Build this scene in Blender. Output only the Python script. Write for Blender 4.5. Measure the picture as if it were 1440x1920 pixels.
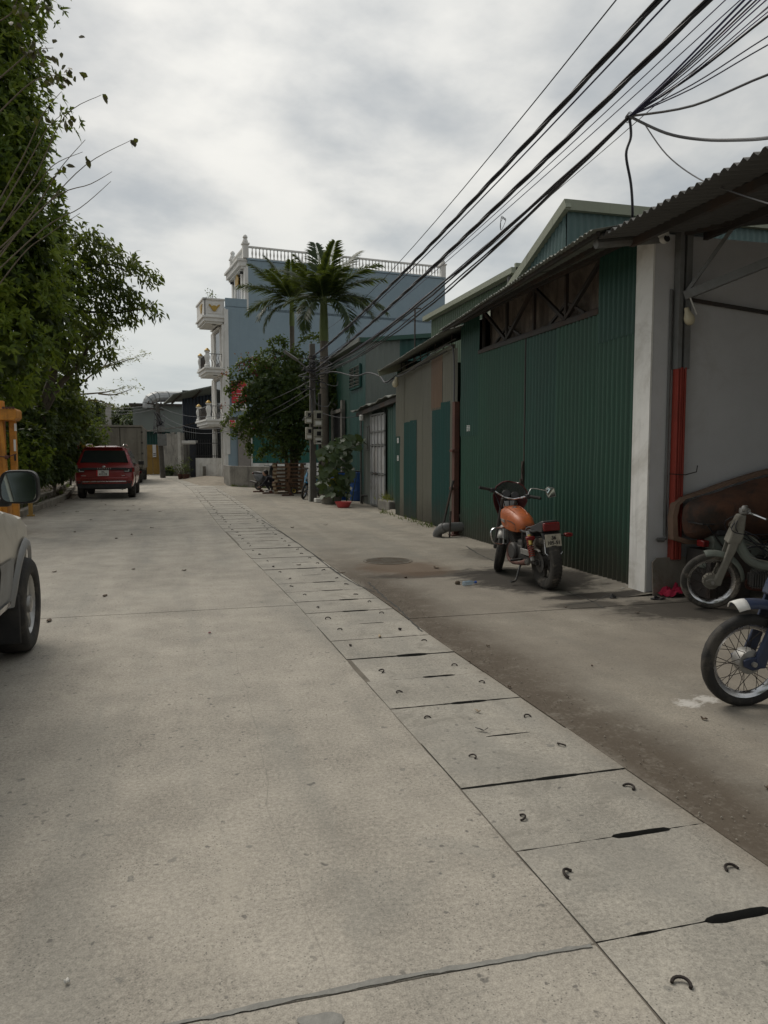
import bpy, bmesh, math, random
import numpy as np
from mathutils import Vector, Matrix, Euler
random.seed(7); rng = np.random.default_rng(11)
R = math.radians
for o in list(bpy.data.objects): bpy.data.objects.remove(o)
scn = bpy.context.scene
COL = scn.collection
# ---------------------------------------------------------------- camera
F = 1400.0; H = 1.55; PIT = R(4.49); YAW = R(15.2)
cam = bpy.data.cameras.new('camera'); camo = bpy.data.objects.new('camera', cam); COL.objects.link(camo)
cam.sensor_fit = 'VERTICAL'; cam.sensor_height = 36.0; cam.lens = F/1920*36.0
cam.clip_start = 0.05; cam.clip_end = 6000
camo.location = (0, 0, H); camo.rotation_euler = (R(90)-PIT, 0, -YAW)
scn.camera = camo
scn.render.resolution_x = 768; scn.render.resolution_y = 1024
fw = Vector((math.sin(YAW)*math.cos(PIT), math.cos(YAW)*math.cos(PIT), -math.sin(PIT)))
rt = Vector((math.cos(YAW), -math.sin(YAW), 0)); upv = rt.cross(fw)
CP = Vector((0, 0, H))
def ray(px, py): return fw*F + rt*(px-720) - upv*(py-960)
def gp(px, py, z=0.0): v = ray(px, py); return CP + v*((z-H)/v.z)
def at(px, py, Y): v = ray(px, py); return CP + v*(Y/v.y)
def atx(px, py, X): v = ray(px, py); return CP + v*(X/v.x)
# ---------------------------------------------------------------- world and sun
SUN_EL = 50; SUN_AZ = -28          # azimuth measured from +Y towards +X
w = bpy.data.worlds.new('World'); scn.world = w; w.use_nodes = True
class G:
    """small node-graph helper"""
    def __init__(s, tree): s.t = tree
    def n(s, typ, **kw):
        x = s.t.nodes.new(typ)
        for k, v in kw.items():
            if k.startswith('i_'):
                key = k[2:]; key = int(key) if key.isdigit() else key.replace('_', ' ')
                s.put(x.inputs[key], v)
            else: setattr(x, k, v)
        return x
    def put(s, sock, v):
        if isinstance(v, bpy.types.NodeSocket): s.t.links.new(v, sock)
        elif isinstance(v, (tuple, list)):
            sock.default_value = (tuple(v)+(1,))[:len(sock.default_value)] if len(v) < len(sock.default_value) else tuple(v)[:len(sock.default_value)]
        else: sock.default_value = v
    def m(s, op, a, b=0.0, c=None, clamp=False):
        x = s.t.nodes.new('ShaderNodeMath'); x.operation = op; x.use_clamp = clamp
        s.put(x.inputs[0], a); s.put(x.inputs[1], b)
        if c is not None: s.put(x.inputs[2], c)
        return x.outputs[0]
    def vm(s, op, a, b=(0, 0, 0)):
        x = s.t.nodes.new('ShaderNodeVectorMath'); x.operation = op
        s.put(x.inputs[0], a); s.put(x.inputs[1], b)
        return x.outputs['Value'] if op in ('DOT_PRODUCT', 'LENGTH', 'DISTANCE') else x.outputs[0]
    def noise(s, vec, scale, detail=4, rough=.55, dist=0.0, col=False):
        x = s.n('ShaderNodeTexNoise'); s.put(x.inputs['Vector'], vec)
        x.inputs['Scale'].default_value = scale; x.inputs['Detail'].default_value = detail
        x.inputs['Roughness'].default_value = rough; x.inputs['Distortion'].default_value = dist
        return x.outputs[1 if col else 0]
    def voro(s, vec, scale, feat='F1', out=0):
        x = s.n('ShaderNodeTexVoronoi', feature=feat); s.put(x.inputs['Vector'], vec); x.inputs['Scale'].default_value = scale
        return x.outputs[out]
    def step(s, v, lo, hi, a=0.0, b=1.0):
        x = s.t.nodes.new('ShaderNodeMapRange'); x.interpolation_type = 'SMOOTHSTEP'
        s.put(x.inputs[0], v); x.inputs[1].default_value = lo; x.inputs[2].default_value = hi
        x.inputs[3].default_value = a; x.inputs[4].default_value = b
        return x.outputs[0]
    def mix(s, f, a, b, mode='MIX'):
        x = s.t.nodes.new('ShaderNodeMix'); x.data_type = 'RGBA'; x.blend_type = mode
        s.put(x.inputs[0], f); s.put(x.inputs[6], a); s.put(x.inputs[7], b)
        return x.outputs[2]
    def map(s, vec, sc=(1, 1, 1), loc=(0, 0, 0), rot=(0, 0, 0)):
        x = s.n('ShaderNodeMapping'); s.put(x.inputs[0], vec); x.inputs['Scale'].default_value = sc
        x.inputs['Location'].default_value = loc; x.inputs['Rotation'].default_value = rot
        return x.outputs[0]
def build_world():
    t = w.node_tree; t.nodes.clear(); g = G(t)
    sky = g.n('ShaderNodeTexSky', sky_type='NISHITA'); sky.sun_disc = False
    sky.sun_elevation = R(SUN_EL); sky.sun_rotation = R(SUN_AZ); sky.dust_density = 3.0; sky.air_density = 1.2
    d = g.n('ShaderNodeTexCoord').outputs['Generated']
    sep = g.n('ShaderNodeSeparateXYZ'); g.put(sep.inputs[0], d)
    zz = g.m('ADD', g.m('MAXIMUM', sep.outputs[2], 0.0), 0.16)
    px = g.m('DIVIDE', sep.outputs[0], zz); py = g.m('DIVIDE', sep.outputs[1], zz)
    cmb = g.n('ShaderNodeCombineXYZ'); g.put(cmb.inputs[0], px); g.put(cmb.inputs[1], py)
    v = g.map(cmb.outputs[0], sc=(1.0, 0.95, 1), loc=(17.1, 10.4, 0), rot=(0, 0, R(-25)))
    big = g.noise(v, 0.95, 3, .5, .15)
    med = g.noise(v, 2.4, 6, .55, .12)
    tot = g.m('ADD', g.m('MULTIPLY', big, .55), g.m('MULTIPLY', med, .45))
    m = g.step(tot, .37, .62)
    # cloud sheet: grey-blue thick parts, cream thin parts; brighter towards the veiled sun
    sd = (math.cos(R(38))*math.sin(R(9)), math.cos(R(38))*math.cos(R(9)), math.sin(R(38)))
    near = g.m('MAXIMUM', g.vm('DOT_PRODUCT', d, sd), 0.0)
    near = g.m('POWER', near, 9.0)
    cloud = g.mix(m, (2.5, 2.68, 2.8), (4.35, 4.27, 4.0))
    gl = g.m('MULTIPLY', near, 2.5)
    cmb2 = g.n('ShaderNodeCombineXYZ')
    for i, k in enumerate((1.0, .97, .89)): g.put(cmb2.inputs[i], g.m('MULTIPLY', g.m('MULTIPLY', gl, k), g.m('ADD', g.m('MULTIPLY', m, .75), .25)))
    add = g.mix(1.0, cloud, cmb2.outputs[0], 'ADD')
    # the sheet is thicker away from the sun
    aw_ = g.step(g.vm('DOT_PRODUCT', d, sd), -.8, .75, .68, 1.0)
    add = g.mix(1.0, add, g.n('ShaderNodeCombineXYZ', i_0=aw_, i_1=aw_, i_2=aw_).outputs[0], 'MULTIPLY')
    # horizon: pale even veil
    hz = g.step(sep.outputs[2], -.02, .36, 1.0, 0.0)
    add = g.mix(g.m('MULTIPLY', hz, .8), add, (3.75, 4.1, 4.22))
    fin = g.mix(0.93, sky.outputs[0], add)
    bg = g.n('ShaderNodeBackground'); g.put(bg.inputs[0], fin); bg.inputs[1].default_value = 0.1
    out = g.n('ShaderNodeOutputWorld'); t.links.new(bg.outputs[0], out.inputs[0])
build_world()
sl = bpy.data.lights.new('sun', 'SUN'); sl.energy = 1.25; sl.angle = R(34); sl.color = (1.0, .94, .85)
so = bpy.data.objects.new('sun', sl); COL.objects.link(so)
sdir = Vector((math.cos(R(SUN_EL))*math.sin(R(SUN_AZ)), math.cos(R(SUN_EL))*math.cos(R(SUN_AZ)), math.sin(R(SUN_EL))))
so.rotation_euler = sdir.to_track_quat('Z', 'Y').to_euler(); so.location = (0, 0, 60)
vs = scn.view_settings; vs.view_transform = 'Standard'; vs.look = 'None'; vs.exposure = 0.62; vs.gamma = 1.0; vs.use_curve_mapping = False
# ---------------------------------------------------------------- mesh helpers
class MB:
    def __init__(s): s.v = []; s.f = []; s.mi = []; s.cur = 0
    def add(s, vs, fs, M=None):
        b = len(s.v)
        s.v += [tuple(M @ Vector(p)) if M is not None else tuple(p) for p in vs]
        s.f += [tuple(b+i for i in f) for f in fs]; s.mi += [s.cur]*len(fs)
        return s
    def box(s, c, d, M=None, rz=0, taper=1.0):
        x, y, z = d[0]/2, d[1]/2, d[2]/2
        k = taper
        vs = [(-x, -y, -z), (x, -y, -z), (x, y, -z), (-x, y, -z), (-x*k, -y*k, z), (x*k, -y*k, z), (x*k, y*k, z), (-x*k, y*k, z)]
        T = Matrix.Translation(c) @ Matrix.Rotation(rz, 4, 'Z')
        if M is not None: T = M @ T
        return s.add(vs, [(0, 3, 2, 1), (4, 5, 6, 7), (0, 1, 5, 4), (1, 2, 6, 5), (2, 3, 7, 6), (3, 0, 4, 7)], T)
    def bar(s, a, b, wd, ht=None, up=(0, 0, 1)):
        """rectangular bar from a to b"""
        a = Vector(a); b = Vector(b); ht = ht or wd
        d = (b-a).normalized(); u = Vector(up)
        if abs(d.dot(u)) > .98: u = Vector((1, 0, 0))
        x = d.cross(u).normalized(); z = x.cross(d)
        vs = []
        for p in (a, b):
            for i, j in ((-1, -1), (1, -1), (1, 1), (-1, 1)): vs.append(p + x*(i*wd/2) + z*(j*ht/2))
        return s.add(vs, [(0, 1, 2, 3), (7, 6, 5, 4), (0, 4, 5, 1), (1, 5, 6, 2), (2, 6, 7, 3), (3, 7, 4, 0)])
    def tube(s, pts, r, n=8, cap=True, closed=False):
        pts = [Vector(p) for p in pts]; k = len(pts)
        rs = r if isinstance(r, (list, tuple)) else [r]*k
        rings = []; prev = None
        for i, p in enumerate(pts):
            if closed: d = pts[(i+1) % k]-pts[i-1]
            else: d = pts[min(i+1, k-1)]-pts[max(i-1, 0)]
            d = d.normalized() if d.length > 1e-9 else Vector((0, 0, 1))
            if prev is None:
                u = Vector((0, 0, 1)) if abs(d.z) < .9 else Vector((1, 0, 0))
                x = d.cross(u).normalized()
            else:
                x = prev - d*prev.dot(d)
                x = x.normalized() if x.length > 1e-6 else d.orthogonal().normalized()
            prev = x; y = d.cross(x)
            rings.append([p + (x*math.cos(2*math.pi*j/n) + y*math.sin(2*math.pi*j/n))*rs[i] for j in range(n)])
        return s.loft(rings, cap=cap and not closed, loop=closed)
    def loft(s, rings, cap=True, loop=False, closed=True):
        n = len(rings[0]); k = len(rings); vs = [p for r in rings for p in r]; fs = []
        for i in range(k if loop else k-1):
            i2 = (i+1) % k
            for j in range(n if closed else n-1):
                j2 = (j+1) % n
                fs.append((i*n+j, i*n+j2, i2*n+j2, i2*n+j))
        if cap:
            fs.append(tuple(range(n))[::-1]); fs.append(tuple((k-1)*n+j for j in range(n)))
        return s.add(vs, fs)
    def lathe(s, prof, n=16, M=None, cap=True):
        rings = [[(r*math.cos(2*math.pi*j/n), r*math.sin(2*math.pi*j/n), z) for j in range(n)] for r, z in prof]
        if M is not None: rings = [[M @ Vector(p) for p in r] for r in rings]
        return s.loft(rings, cap=cap)
    def prism(s, poly, th, M=None):
        """poly in XY, extruded to z 0..th"""
        n = len(poly)
        vs = [(x, y, 0) for x, y in poly] + [(x, y, th) for x, y in poly]
        fs = [tuple(range(n))[::-1], tuple(range(n, 2*n))] + [(i, (i+1) % n, n+(i+1) % n, n+i) for i in range(n)]
        return s.add(vs, fs, M)
    def sphere(s, c, r, n=12, k=8, sc=(1, 1, 1)):
        rings = []
        for i in range(1, k):
            a = math.pi*i/k
            rings.append([(c[0]+r*sc[0]*math.sin(a)*math.cos(2*math.pi*j/n), c[1]+r*sc[1]*math.sin(a)*math.sin(2*math.pi*j/n), c[2]-r*sc[2]*math.cos(a)) for j in range(n)])
        return s.loft(rings)
    def torus(s, Rr, r, M=None, n=32, k=10, sq=1.0):
        """ring around local Y axis"""
        rings = []
        for i in range(n):
            a = 2*math.pi*i/n; ring = []
            for j in range(k):
                b = 2*math.pi*j/k; rr = Rr + r*math.cos(b)
                p = Vector((rr*math.cos(a), r*sq*math.sin(b), rr*math.sin(a)))
                ring.append(M @ p if M is not None else p)
            rings.append(ring)
        return s.loft(rings, cap=False, loop=True)
    def mesh(s, name, mat, ang=35):
        me = bpy.data.meshes.new(name); me.from_pydata(s.v, [], s.f)
        mats = mat if isinstance(mat, (list, tuple)) else [mat]
        for m_ in mats: me.materials.append(MAT[m_] if isinstance(m_, str) else m_)
        if len(mats) > 1: me.polygons.foreach_set('material_index', s.mi)
        bm = bmesh.new(); bm.from_mesh(me); bmesh.ops.recalc_face_normals(bm, faces=bm.faces); bm.to_mesh(me); bm.free()
        if ang:
            me.polygons.foreach_set('use_smooth', [True]*len(me.polygons)); me.set_sharp_from_angle(angle=R(ang))
        me.update(); return me
    def build(s, name, mat, parent=None, ang=35, bevel=0, loc=None):
        o = bpy.data.objects.new(name, s.mesh(name, mat, ang)); COL.objects.link(o)
        if parent is not None: o.parent = parent
        if loc is not None: o.location = loc
        if bevel:
            b = o.modifiers.new('bevel', 'BEVEL'); b.width = bevel; b.segments = 2; b.limit_method = 'ANGLE'; b.angle_limit = R(40)
        return o
def empty(name, loc=(0, 0, 0), rz=0, label=None, cat=None, group=None):
    o = bpy.data.objects.new(name, None); COL.objects.link(o); o.location = loc; o.rotation_euler = (0, 0, rz); o.empty_display_size = .1
    if label: tag(o, label, cat, group)
    return o
def tag(o, label=None, cat=None, group=None, kind=None):
    if label: o['label'] = label
    if cat: o['category'] = cat
    if group: o['group'] = group
    if kind: o['kind'] = kind
    return o
def inst(name, me, parent=None, loc=(0, 0, 0), rot=(0, 0, 0), sc=None):
    o = bpy.data.objects.new(name, me); COL.objects.link(o)
    if parent is not None: o.parent = parent
    o.location = loc; o.rotation_euler = rot
    if sc: o.scale = sc
    return o
def copy_tree(o, parent=None):
    c = o.copy(); COL.objects.link(c); c.parent = parent
    for ch in [x for x in o.children]: copy_tree(ch, c)
    return c
def lerp(a, b, t): return a+(b-a)*t
def interp(x, xs, ys): return float(np.interp(x, xs, ys))
def TR(loc=(0, 0, 0), rx=0, ry=0, rz=0): return Matrix.Translation(loc) @ Euler((rx, ry, rz)).to_matrix().to_4x4()
def bez(p0, p1, p2, p3, n=10):
    p0, p1, p2, p3 = map(Vector, (p0, p1, p2, p3)); out = []
    for i in range(n+1):
        t = i/n; u = 1-t; out.append(p0*u**3 + p1*3*u*u*t + p2*3*u*t*t + p3*t**3)
    return out
def smooth_path(pts, sub=6):
    P = [Vector(p) for p in pts]; out = []
    for i in range(len(P)-1):
        a = P[max(i-1, 0)]; b = P[i]; c = P[i+1]; d = P[min(i+2, len(P)-1)]
        for k in range(sub):
            t = k/sub; out.append(.5*((2*b) + (c-a)*t + (2*a-5*b+4*c-d)*t*t + (3*b-a-3*c+d)*t**3))
    out.append(P[-1]); return out
# ---------------------------------------------------------------- materials
MAT = {}
def newmat(name):
    m = bpy.data.materials.new(name); m.use_nodes = True; t = m.node_tree; t.nodes.clear(); g = G(t)
    out = g.n('ShaderNodeOutputMaterial'); b = g.n('ShaderNodeBsdfPrincipled'); t.links.new(b.outputs[0], out.inputs[0])
    MAT[name] = m; return m, g, b, out
def M(name, col, rough=.6, metal=0.0, var=.18, scale=3.0, bump=0.0, bscale=60, dirt=None, dirt_amt=.5, dirt_scale=1.5, streak=0.0, spec=.5, coat=0, alpha=None, fleck=0):
    """painted / plain surface with tonal variation, blotchy dirt, vertical streaks and fine relief"""
    m, g, b, out = newmat(name)
    pos = g.n('ShaderNodeNewGeometry').outputs['Position']
    n1 = g.noise(pos, scale, 5, .6); n2 = g.noise(pos, scale*7, 4, .6)
    k = g.m('ADD', g.m('MULTIPLY', g.m('SUBTRACT', n1, .5), var*2.2), g.m('MULTIPLY', g.m('SUBTRACT', n2, .5), var*1.0))
    hsv = g.n('ShaderNodeHueSaturation'); g.put(hsv.inputs['Color'], col); g.put(hsv.inputs['Value'], g.m('ADD', k, 1.0))
    c = hsv.outputs[0]; rg = rough
    if streak:
        sv = g.map(pos, sc=(9, 9, .5)); s1 = g.noise(sv, 1.0, 5, .65)
        c = g.mix(g.step(s1, .5, .74, 0, streak), c, tuple(x*.35 for x in (dirt or col)))
    if dirt:
        dn = g.noise(pos, dirt_scale, 8, .68, .5)
        mk = g.step(dn, .46, .66, 0, dirt_amt); c = g.mix(mk, c, dirt)
        rg = g.m('ADD', g.m('MULTIPLY', mk, .9-rough), rough)
    if fleck:
        fk = g.noise(pos, 45, 3, .6); c = g.mix(g.step(fk, .66, .72, 0, fleck), c, tuple(x*.3 for x in col))
    g.put(b.inputs['Base Color'], c); g.put(b.inputs['Roughness'], rg)
    b.inputs['Metallic'].default_value = metal; b.inputs['Specular IOR Level'].default_value = spec
    if coat: b.inputs['Coat Weight'].default_value = coat; b.inputs['Coat Roughness'].default_value = .12
    if alpha is not None: b.inputs['Alpha'].default_value = alpha
    if bump:
        bp = g.n('ShaderNodeBump'); bp.inputs['Strength'].default_value = bump; bp.inputs['Distance'].default_value = .01
        g.put(bp.inputs['Height'], g.noise(pos, bscale, 5, .6)); g.put(b.inputs['Normal'], bp.outputs[0])
    return m
def leafmat(name, c1, c2, c3=None, trans=.35, rough=.5):
    m, g, b, out = newmat(name)
    geo = g.n('ShaderNodeNewGeometry'); rnd = geo.outputs['Random Per Island']
    n1 = g.noise(geo.outputs['Position'], .9, 3, .5)
    c = g.mix(rnd, c1, c2)
    if c3: c = g.mix(g.step(n1, .45, .65), c, c3)
    g.put(b.inputs['Base Color'], c); b.inputs['Roughness'].default_value = rough; b.inputs['Specular IOR Level'].default_value = .35
    tr = g.n('ShaderNodeBsdfTranslucent'); g.put(tr.inputs[0], g.mix(.5, c, (.34, .42, .04), 'MIX'))
    mx = g.n('ShaderNodeMixShader'); mx.inputs[0].default_value = trans
    g.t.links.new(b.outputs[0], mx.inputs[1]); g.t.links.new(tr.outputs[0], mx.inputs[2]); g.t.links.new(mx.outputs[0], out.inputs[0])
    return m
def concrete(name, base, kind):
    """kind: road, slab, yard"""
    m, g, b, out = newmat(name)
    geo = g.n('ShaderNodeNewGeometry'); pos = geo.outputs['Position']
    sep = g.n('ShaderNodeSeparateXYZ'); g.put(sep.inputs[0], pos)
    x, y = sep.outputs[0], sep.outputs[1]
    big = g.noise(pos, .55, 6, .6, .3); mid = g.noise(pos, 2.6, 7, .62); fine = g.noise(pos, 55, 5, .7); grit = g.noise(pos, 190, 2, .6)
    k = g.m('ADD', g.m('MULTIPLY', g.m('SUBTRACT', big, .5), .7), g.m('MULTIPLY', g.m('SUBTRACT', mid, .5), .75))
    k = g.m('ADD', k, g.m('MULTIPLY', g.m('SUBTRACT', fine, .5), 1.3))
    k = g.m('ADD', k, g.m('MULTIPLY', g.m('SUBTRACT', grit, .5), 1.1))
    hsv = g.n('ShaderNodeHueSaturation'); g.put(hsv.inputs['Color'], base); g.put(hsv.inputs['Value'], g.m('ADD', k, 1.0))
    c = hsv.outputs[0]
    # pale worn tracks and darker traffic film, stretched along the road
    sv = g.map(pos, sc=(1.6, .16, 1)); s1 = g.noise(sv, 1.3, 5, .6)
    c = g.mix(g.step(s1, .46, .66, 0, .3), c, (.205, .205, .185))
    pt = g.noise(g.map(pos, sc=(1, .7, 1), loc=(9, 2, 0)), 1.7, 7, .7, .6); c = g.mix(g.step(pt, .54, .66, 0, .24), c, (.215, .215, .195)); c = g.mix(g.step(pt, .42, .32, 0, .3), c, (.46, .42, .35))
    tr_ = g.noise(g.map(pos, sc=(2.2, 26, 1), rot=(0, 0, .25)), 1.0, 4, .6); c = g.mix(g.step(tr_, .62, .74, 0, .28), c, (.17, .165, .15))
    c = g.mix(g.step(s1, .5, .3, 0, .22), c, (.45, .42, .36))
    # pits and small spots
    gate = g.step(g.noise(pos, 1.6, 4, .6), .38, .56)
    pv = g.n('ShaderNodeTexVoronoi', feature='F1'); g.put(pv.inputs['Vector'], g.vm('ADD', pos, g.vm('MULTIPLY', g.noise(pos, 30, 2, .5, 0, True), (.05, .05, .05))))
    pv.inputs['Scale'].default_value = 15
    pit = g.m('MULTIPLY', g.step(pv.outputs[0], .2, .1), gate)
    pc = g.step(g.n('ShaderNodeSeparateColor', i_0=pv.outputs[1]).outputs[0], .35, .42)
    pit = g.m('MULTIPLY', pit, pc)
    c = g.mix(g.m('MULTIPLY', pit, .75), c, (.12, .115, .105))
    pv2 = g.voro(pos, 62); gate2 = g.step(g.noise(pos, 3.3, 4, .6), .40, .56)
    c = g.mix(g.m('MULTIPLY', g.m('MULTIPLY', g.step(pv2, .24, .1), gate2), .75), c, (.11, .105, .095))
    # irregular dark drips
    dn = g.noise(pos, 11, 2, .5); dmask = g.m('MULTIPLY', g.step(dn, .70, .73), .5)
    c = g.mix(dmask, c, (.14, .14, .13))
    if kind in ('yard',):
        warp = g.m('MULTIPLY', g.m('SUBTRACT', g.noise(pos, 1.1, 6, .65), .5), 1.4)
        # soil washed against the drain edge
        dx = g.m('ADD', x, g.m('MULTIPLY', warp, .45))
        soil = g.m('MULTIPLY', g.step(dx, 1.85, 2.1), g.step(dx, 2.85, 2.2))
        soil = g.m('MULTIPLY', soil, g.step(y, 13, 8)); soil = g.m('MULTIPLY', soil, g.step(g.m('ADD', g.m('MULTIPLY', g.noise(pos, 6, 7, .72), .6), g.m('MULTIPLY', g.noise(pos, 38, 3, .6), .4)), .34, .52, .5, 1.0))
        # general yard grime, brown, nearer part
        gr = g.m('MULTIPLY', g.step(g.m('ADD', y, g.m('MULTIPLY', warp, 3)), 14, 8), g.step(g.noise(pos, .9, 8, .7), .25, .62))
        c = g.mix(g.m('MULTIPLY', gr, .6), c, (.19, .167, .138))
        # pale scuffs
        sc = g.noise(g.map(pos, sc=(5, 1.1, 1), rot=(0, 0, .5)), 3.2, 6, .75)
        c = g.mix(g.m('MULTIPLY', g.step(sc, .60, .72), .5), c, (.42, .39, .34))
        c = g.mix(g.m('MULTIPLY', soil, .88), c, (.085, .066, .048))
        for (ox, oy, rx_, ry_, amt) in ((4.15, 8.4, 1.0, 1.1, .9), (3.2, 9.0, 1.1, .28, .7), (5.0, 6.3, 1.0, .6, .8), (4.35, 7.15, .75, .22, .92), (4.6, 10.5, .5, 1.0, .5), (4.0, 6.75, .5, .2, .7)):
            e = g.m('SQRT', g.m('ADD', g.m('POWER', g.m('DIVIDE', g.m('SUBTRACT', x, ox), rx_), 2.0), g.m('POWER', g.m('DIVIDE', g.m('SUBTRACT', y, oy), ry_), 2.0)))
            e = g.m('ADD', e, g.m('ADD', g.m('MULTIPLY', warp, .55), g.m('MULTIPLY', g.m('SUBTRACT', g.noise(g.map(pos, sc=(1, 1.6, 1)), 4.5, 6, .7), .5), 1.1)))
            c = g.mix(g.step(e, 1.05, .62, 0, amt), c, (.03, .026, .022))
        e = g.m('SQRT', g.m('ADD', g.m('POWER', g.m('DIVIDE', g.m('SUBTRACT', x, 2.95), .75), 2.0), g.m('POWER', g.m('DIVIDE', g.m('SUBTRACT', y, 9.6), .8), 2.0)))
        c = g.mix(g.step(g.m('ADD', e, warp), 1.1, .5, 0, .7), c, (.12, .075, .045))
        for (ox, oy, rr) in ((3.02, 3.88, .1), (3.18, 3.92, .09)):   # spilled white powder
            e = g.m('SQRT', g.m('ADD', g.m('POWER', g.m('SUBTRACT', x, ox), 2.0), g.m('POWER', g.m('SUBTRACT', y, oy), 2.0)))
            e = g.m('ADD', e, g.m('MULTIPLY', g.m('SUBTRACT', g.noise(pos, 26, 5, .7), .5), .22))
            c = g.mix(g.step(e, rr, rr*.35, 0, .75), c, (.62, .6, .56))
    if kind == 'road':
        wob = g.m('MULTIPLY', g.m('SUBTRACT', g.noise(pos, .9, 3, .5), .5), .25)
        cr = g.m('ABSOLUTE', g.m('SUBTRACT', g.m('ADD', x, wob), .37))
        cm = g.m('MULTIPLY', g.step(cr, .0045, .001), g.m('MULTIPLY', g.step(y, 6.6, 6.2), .2))
        c = g.mix(cm, c, (.1, .095, .085))
        # fine dust and leaf dirt along the left edge
        le = g.m('ADD', x, g.m('MULTIPLY', g.m('SUBTRACT', g.noise(pos, 1.2, 5, .6), .5), 1.2))
        c = g.mix(g.step(le, -2.7, -3.9, 0, .65), c, (.16, .13, .1))
    if kind == 'slab':
        c = g.mix(g.step(g.noise(pos, 1.9, 6, .65), .42, .7, 0, .5), c, (.275, .262, .232)); c = g.mix(g.step(g.noise(g.vm('ADD', pos, (7, 3, 1)), 2.6, 8, .75, .8), .52, .64, 0, .45), c, (.19, .178, .152))
        c = g.mix(g.step(g.m('ADD', x, g.m('MULTIPLY', mid, .25)), 2.05, 2.3, 0, .5), c, (.16, .125, .09))
    g.put(b.inputs['Base Color'], c); b.inputs['Roughness'].default_value = .85; b.inputs['Specular IOR Level'].default_value = .25
    bp = g.n('ShaderNodeBump'); bp.inputs['Strength'].default_value = .45; bp.inputs['Distance'].default_value = .006
    hh = g.m('ADD', g.m('MULTIPLY', fine, .6), g.m('MULTIPLY', grit, .4)); hh = g.m('SUBTRACT', hh, g.m('MULTIPLY', pit, .5))
    g.put(bp.inputs['Height'], hh); g.put(b.inputs['Normal'], bp.outputs[0])
concrete('road_concrete', (.355, .326, .278), 'road')
concrete('slab_concrete', (.36, .335, .288), 'slab')
concrete('yard_concrete', (.30, .272, .225), 'yard')
M('joint', (.06, .058, .052), .95, var=.4, scale=9)
M('joint_dirt', (.15, .132, .106), .95, var=.5, scale=9)
M('tar', (.235, .23, .21), .9, var=.4, scale=14, bump=.4)
M('soil', (.105, .08, .055), .95, var=.55, scale=2.2, bump=1.0, bscale=14, dirt=(.2, .165, .12), dirt_scale=2.4)
M('kerb', (.25, .225, .185), .9, var=.4, scale=2.5, bump=.5, bscale=35, dirt=(.12, .095, .07), dirt_amt=.7)
M('old_concrete', (.22, .21, .185), .9, var=.45, scale=1.6, bump=.4, bscale=30, dirt=(.085, .08, .07), dirt_amt=.75, streak=.55)
M('pale_concrete', (.36, .35, .32), .9, var=.3, scale=2, bump=.3, bscale=30, dirt=(.18, .165, .14), dirt_amt=.6, streak=.4)
def sheetmat(name, col, rough=.3, rust=.35, low=None):
    """weathered prepainted sheet: soft sheen, chalky fading, scratches and grime rising from the foot"""
    m, g, b, out = newmat(name)
    pos = g.n('ShaderNodeNewGeometry').outputs['Position']; sep = g.n('ShaderNodeSeparateXYZ'); g.put(sep.inputs[0], pos)
    ch = g.noise(g.map(pos, sc=(1, 1, .35)), 1.1, 6, .6); fn = g.noise(pos, 18, 5, .7)
    hsv = g.n('ShaderNodeHueSaturation'); g.put(hsv.inputs['Color'], col)
    g.put(hsv.inputs['Value'], g.m('ADD', .72, g.m('ADD', g.m('MULTIPLY', ch, .42), g.m('MULTIPLY', fn, .2))))
    g.put(hsv.inputs['Saturation'], g.m('ADD', .8, g.m('MULTIPLY', ch, .35)))
    c = hsv.outputs[0]
    st = g.noise(g.map(pos, sc=(12, 12, .8)), 1.0, 6, .7)
    c = g.mix(g.step(st, .56, .76, 0, rust), c, (.05, .045, .035))
    sc = g.noise(g.map(pos, sc=(30, 30, 6)), 1.0, 3, .6)
    c = g.mix(g.step(sc, .74, .78, 0, .6), c, (.25, .27, .25))
    if low:
        gz = g.m('ADD', sep.outputs[2], g.m('MULTIPLY', g.noise(pos, 2.2, 6, .65), -.8))
        c = g.mix(g.step(gz, .45, -.45, 0, low), c, (.07, .06, .045))
    g.put(b.inputs['Base Color'], c); g.put(b.inputs['Roughness'], g.m('ADD', rough, g.m('MULTIPLY', fn, .25)))
    b.inputs['Specular IOR Level'].default_value = .4
    bp = g.n('ShaderNodeBump'); bp.inputs['Strength'].default_value = .25; bp.inputs['Distance'].default_value = .01
    g.put(bp.inputs['Height'], g.noise(pos, 7, 3, .5)); g.put(b.inputs['Normal'], bp.outputs[0])
sheetmat('sheet_green', (.036, .096, .064), low=.85)
sheetmat('sheet_green_b', (.032, .088, .066), low=.85)
sheetmat('sheet_teal', (.020, .078, .068), low=.7)
sheetmat('sheet_tan', (.195, .19, .15), low=.6)
sheetmat('sheet_orange', (.20, .135, .09))
sheetmat('sheet_grey', (.17, .19, .175))
sheetmat('sheet_bluegreen', (.075, .13, .125))
sheetmat('sheet_olive', (.10, .145, .095))
sheetmat('roof_sheet', (.15, .16, .14), .5, .6)
sheetmat('roof_dark', (.085, .085, .082), .55, .6)
sheetmat('roof_trim', (.27, .29, .22), .5, .7)
sheetmat('sheet_navy', (.025, .03, .042))
M('brown_board', (.20, .165, .135), .85, var=.35, scale=2, streak=.6, dirt=(.06, .045, .035), dirt_amt=.6)
M('dark_steel', (.045, .04, .036), .6, var=.3, scale=6, dirt=(.09, .05, .03), dirt_amt=.5)
M('rust_steel', (.11, .045, .032), .75, var=.4, scale=5, dirt=(.05, .03, .025), dirt_amt=.6)
M('red_steel', (.30, .042, .026), .6, var=.22, scale=3, dirt=(.12, .03, .02), dirt_amt=.35, streak=.4)
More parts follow.
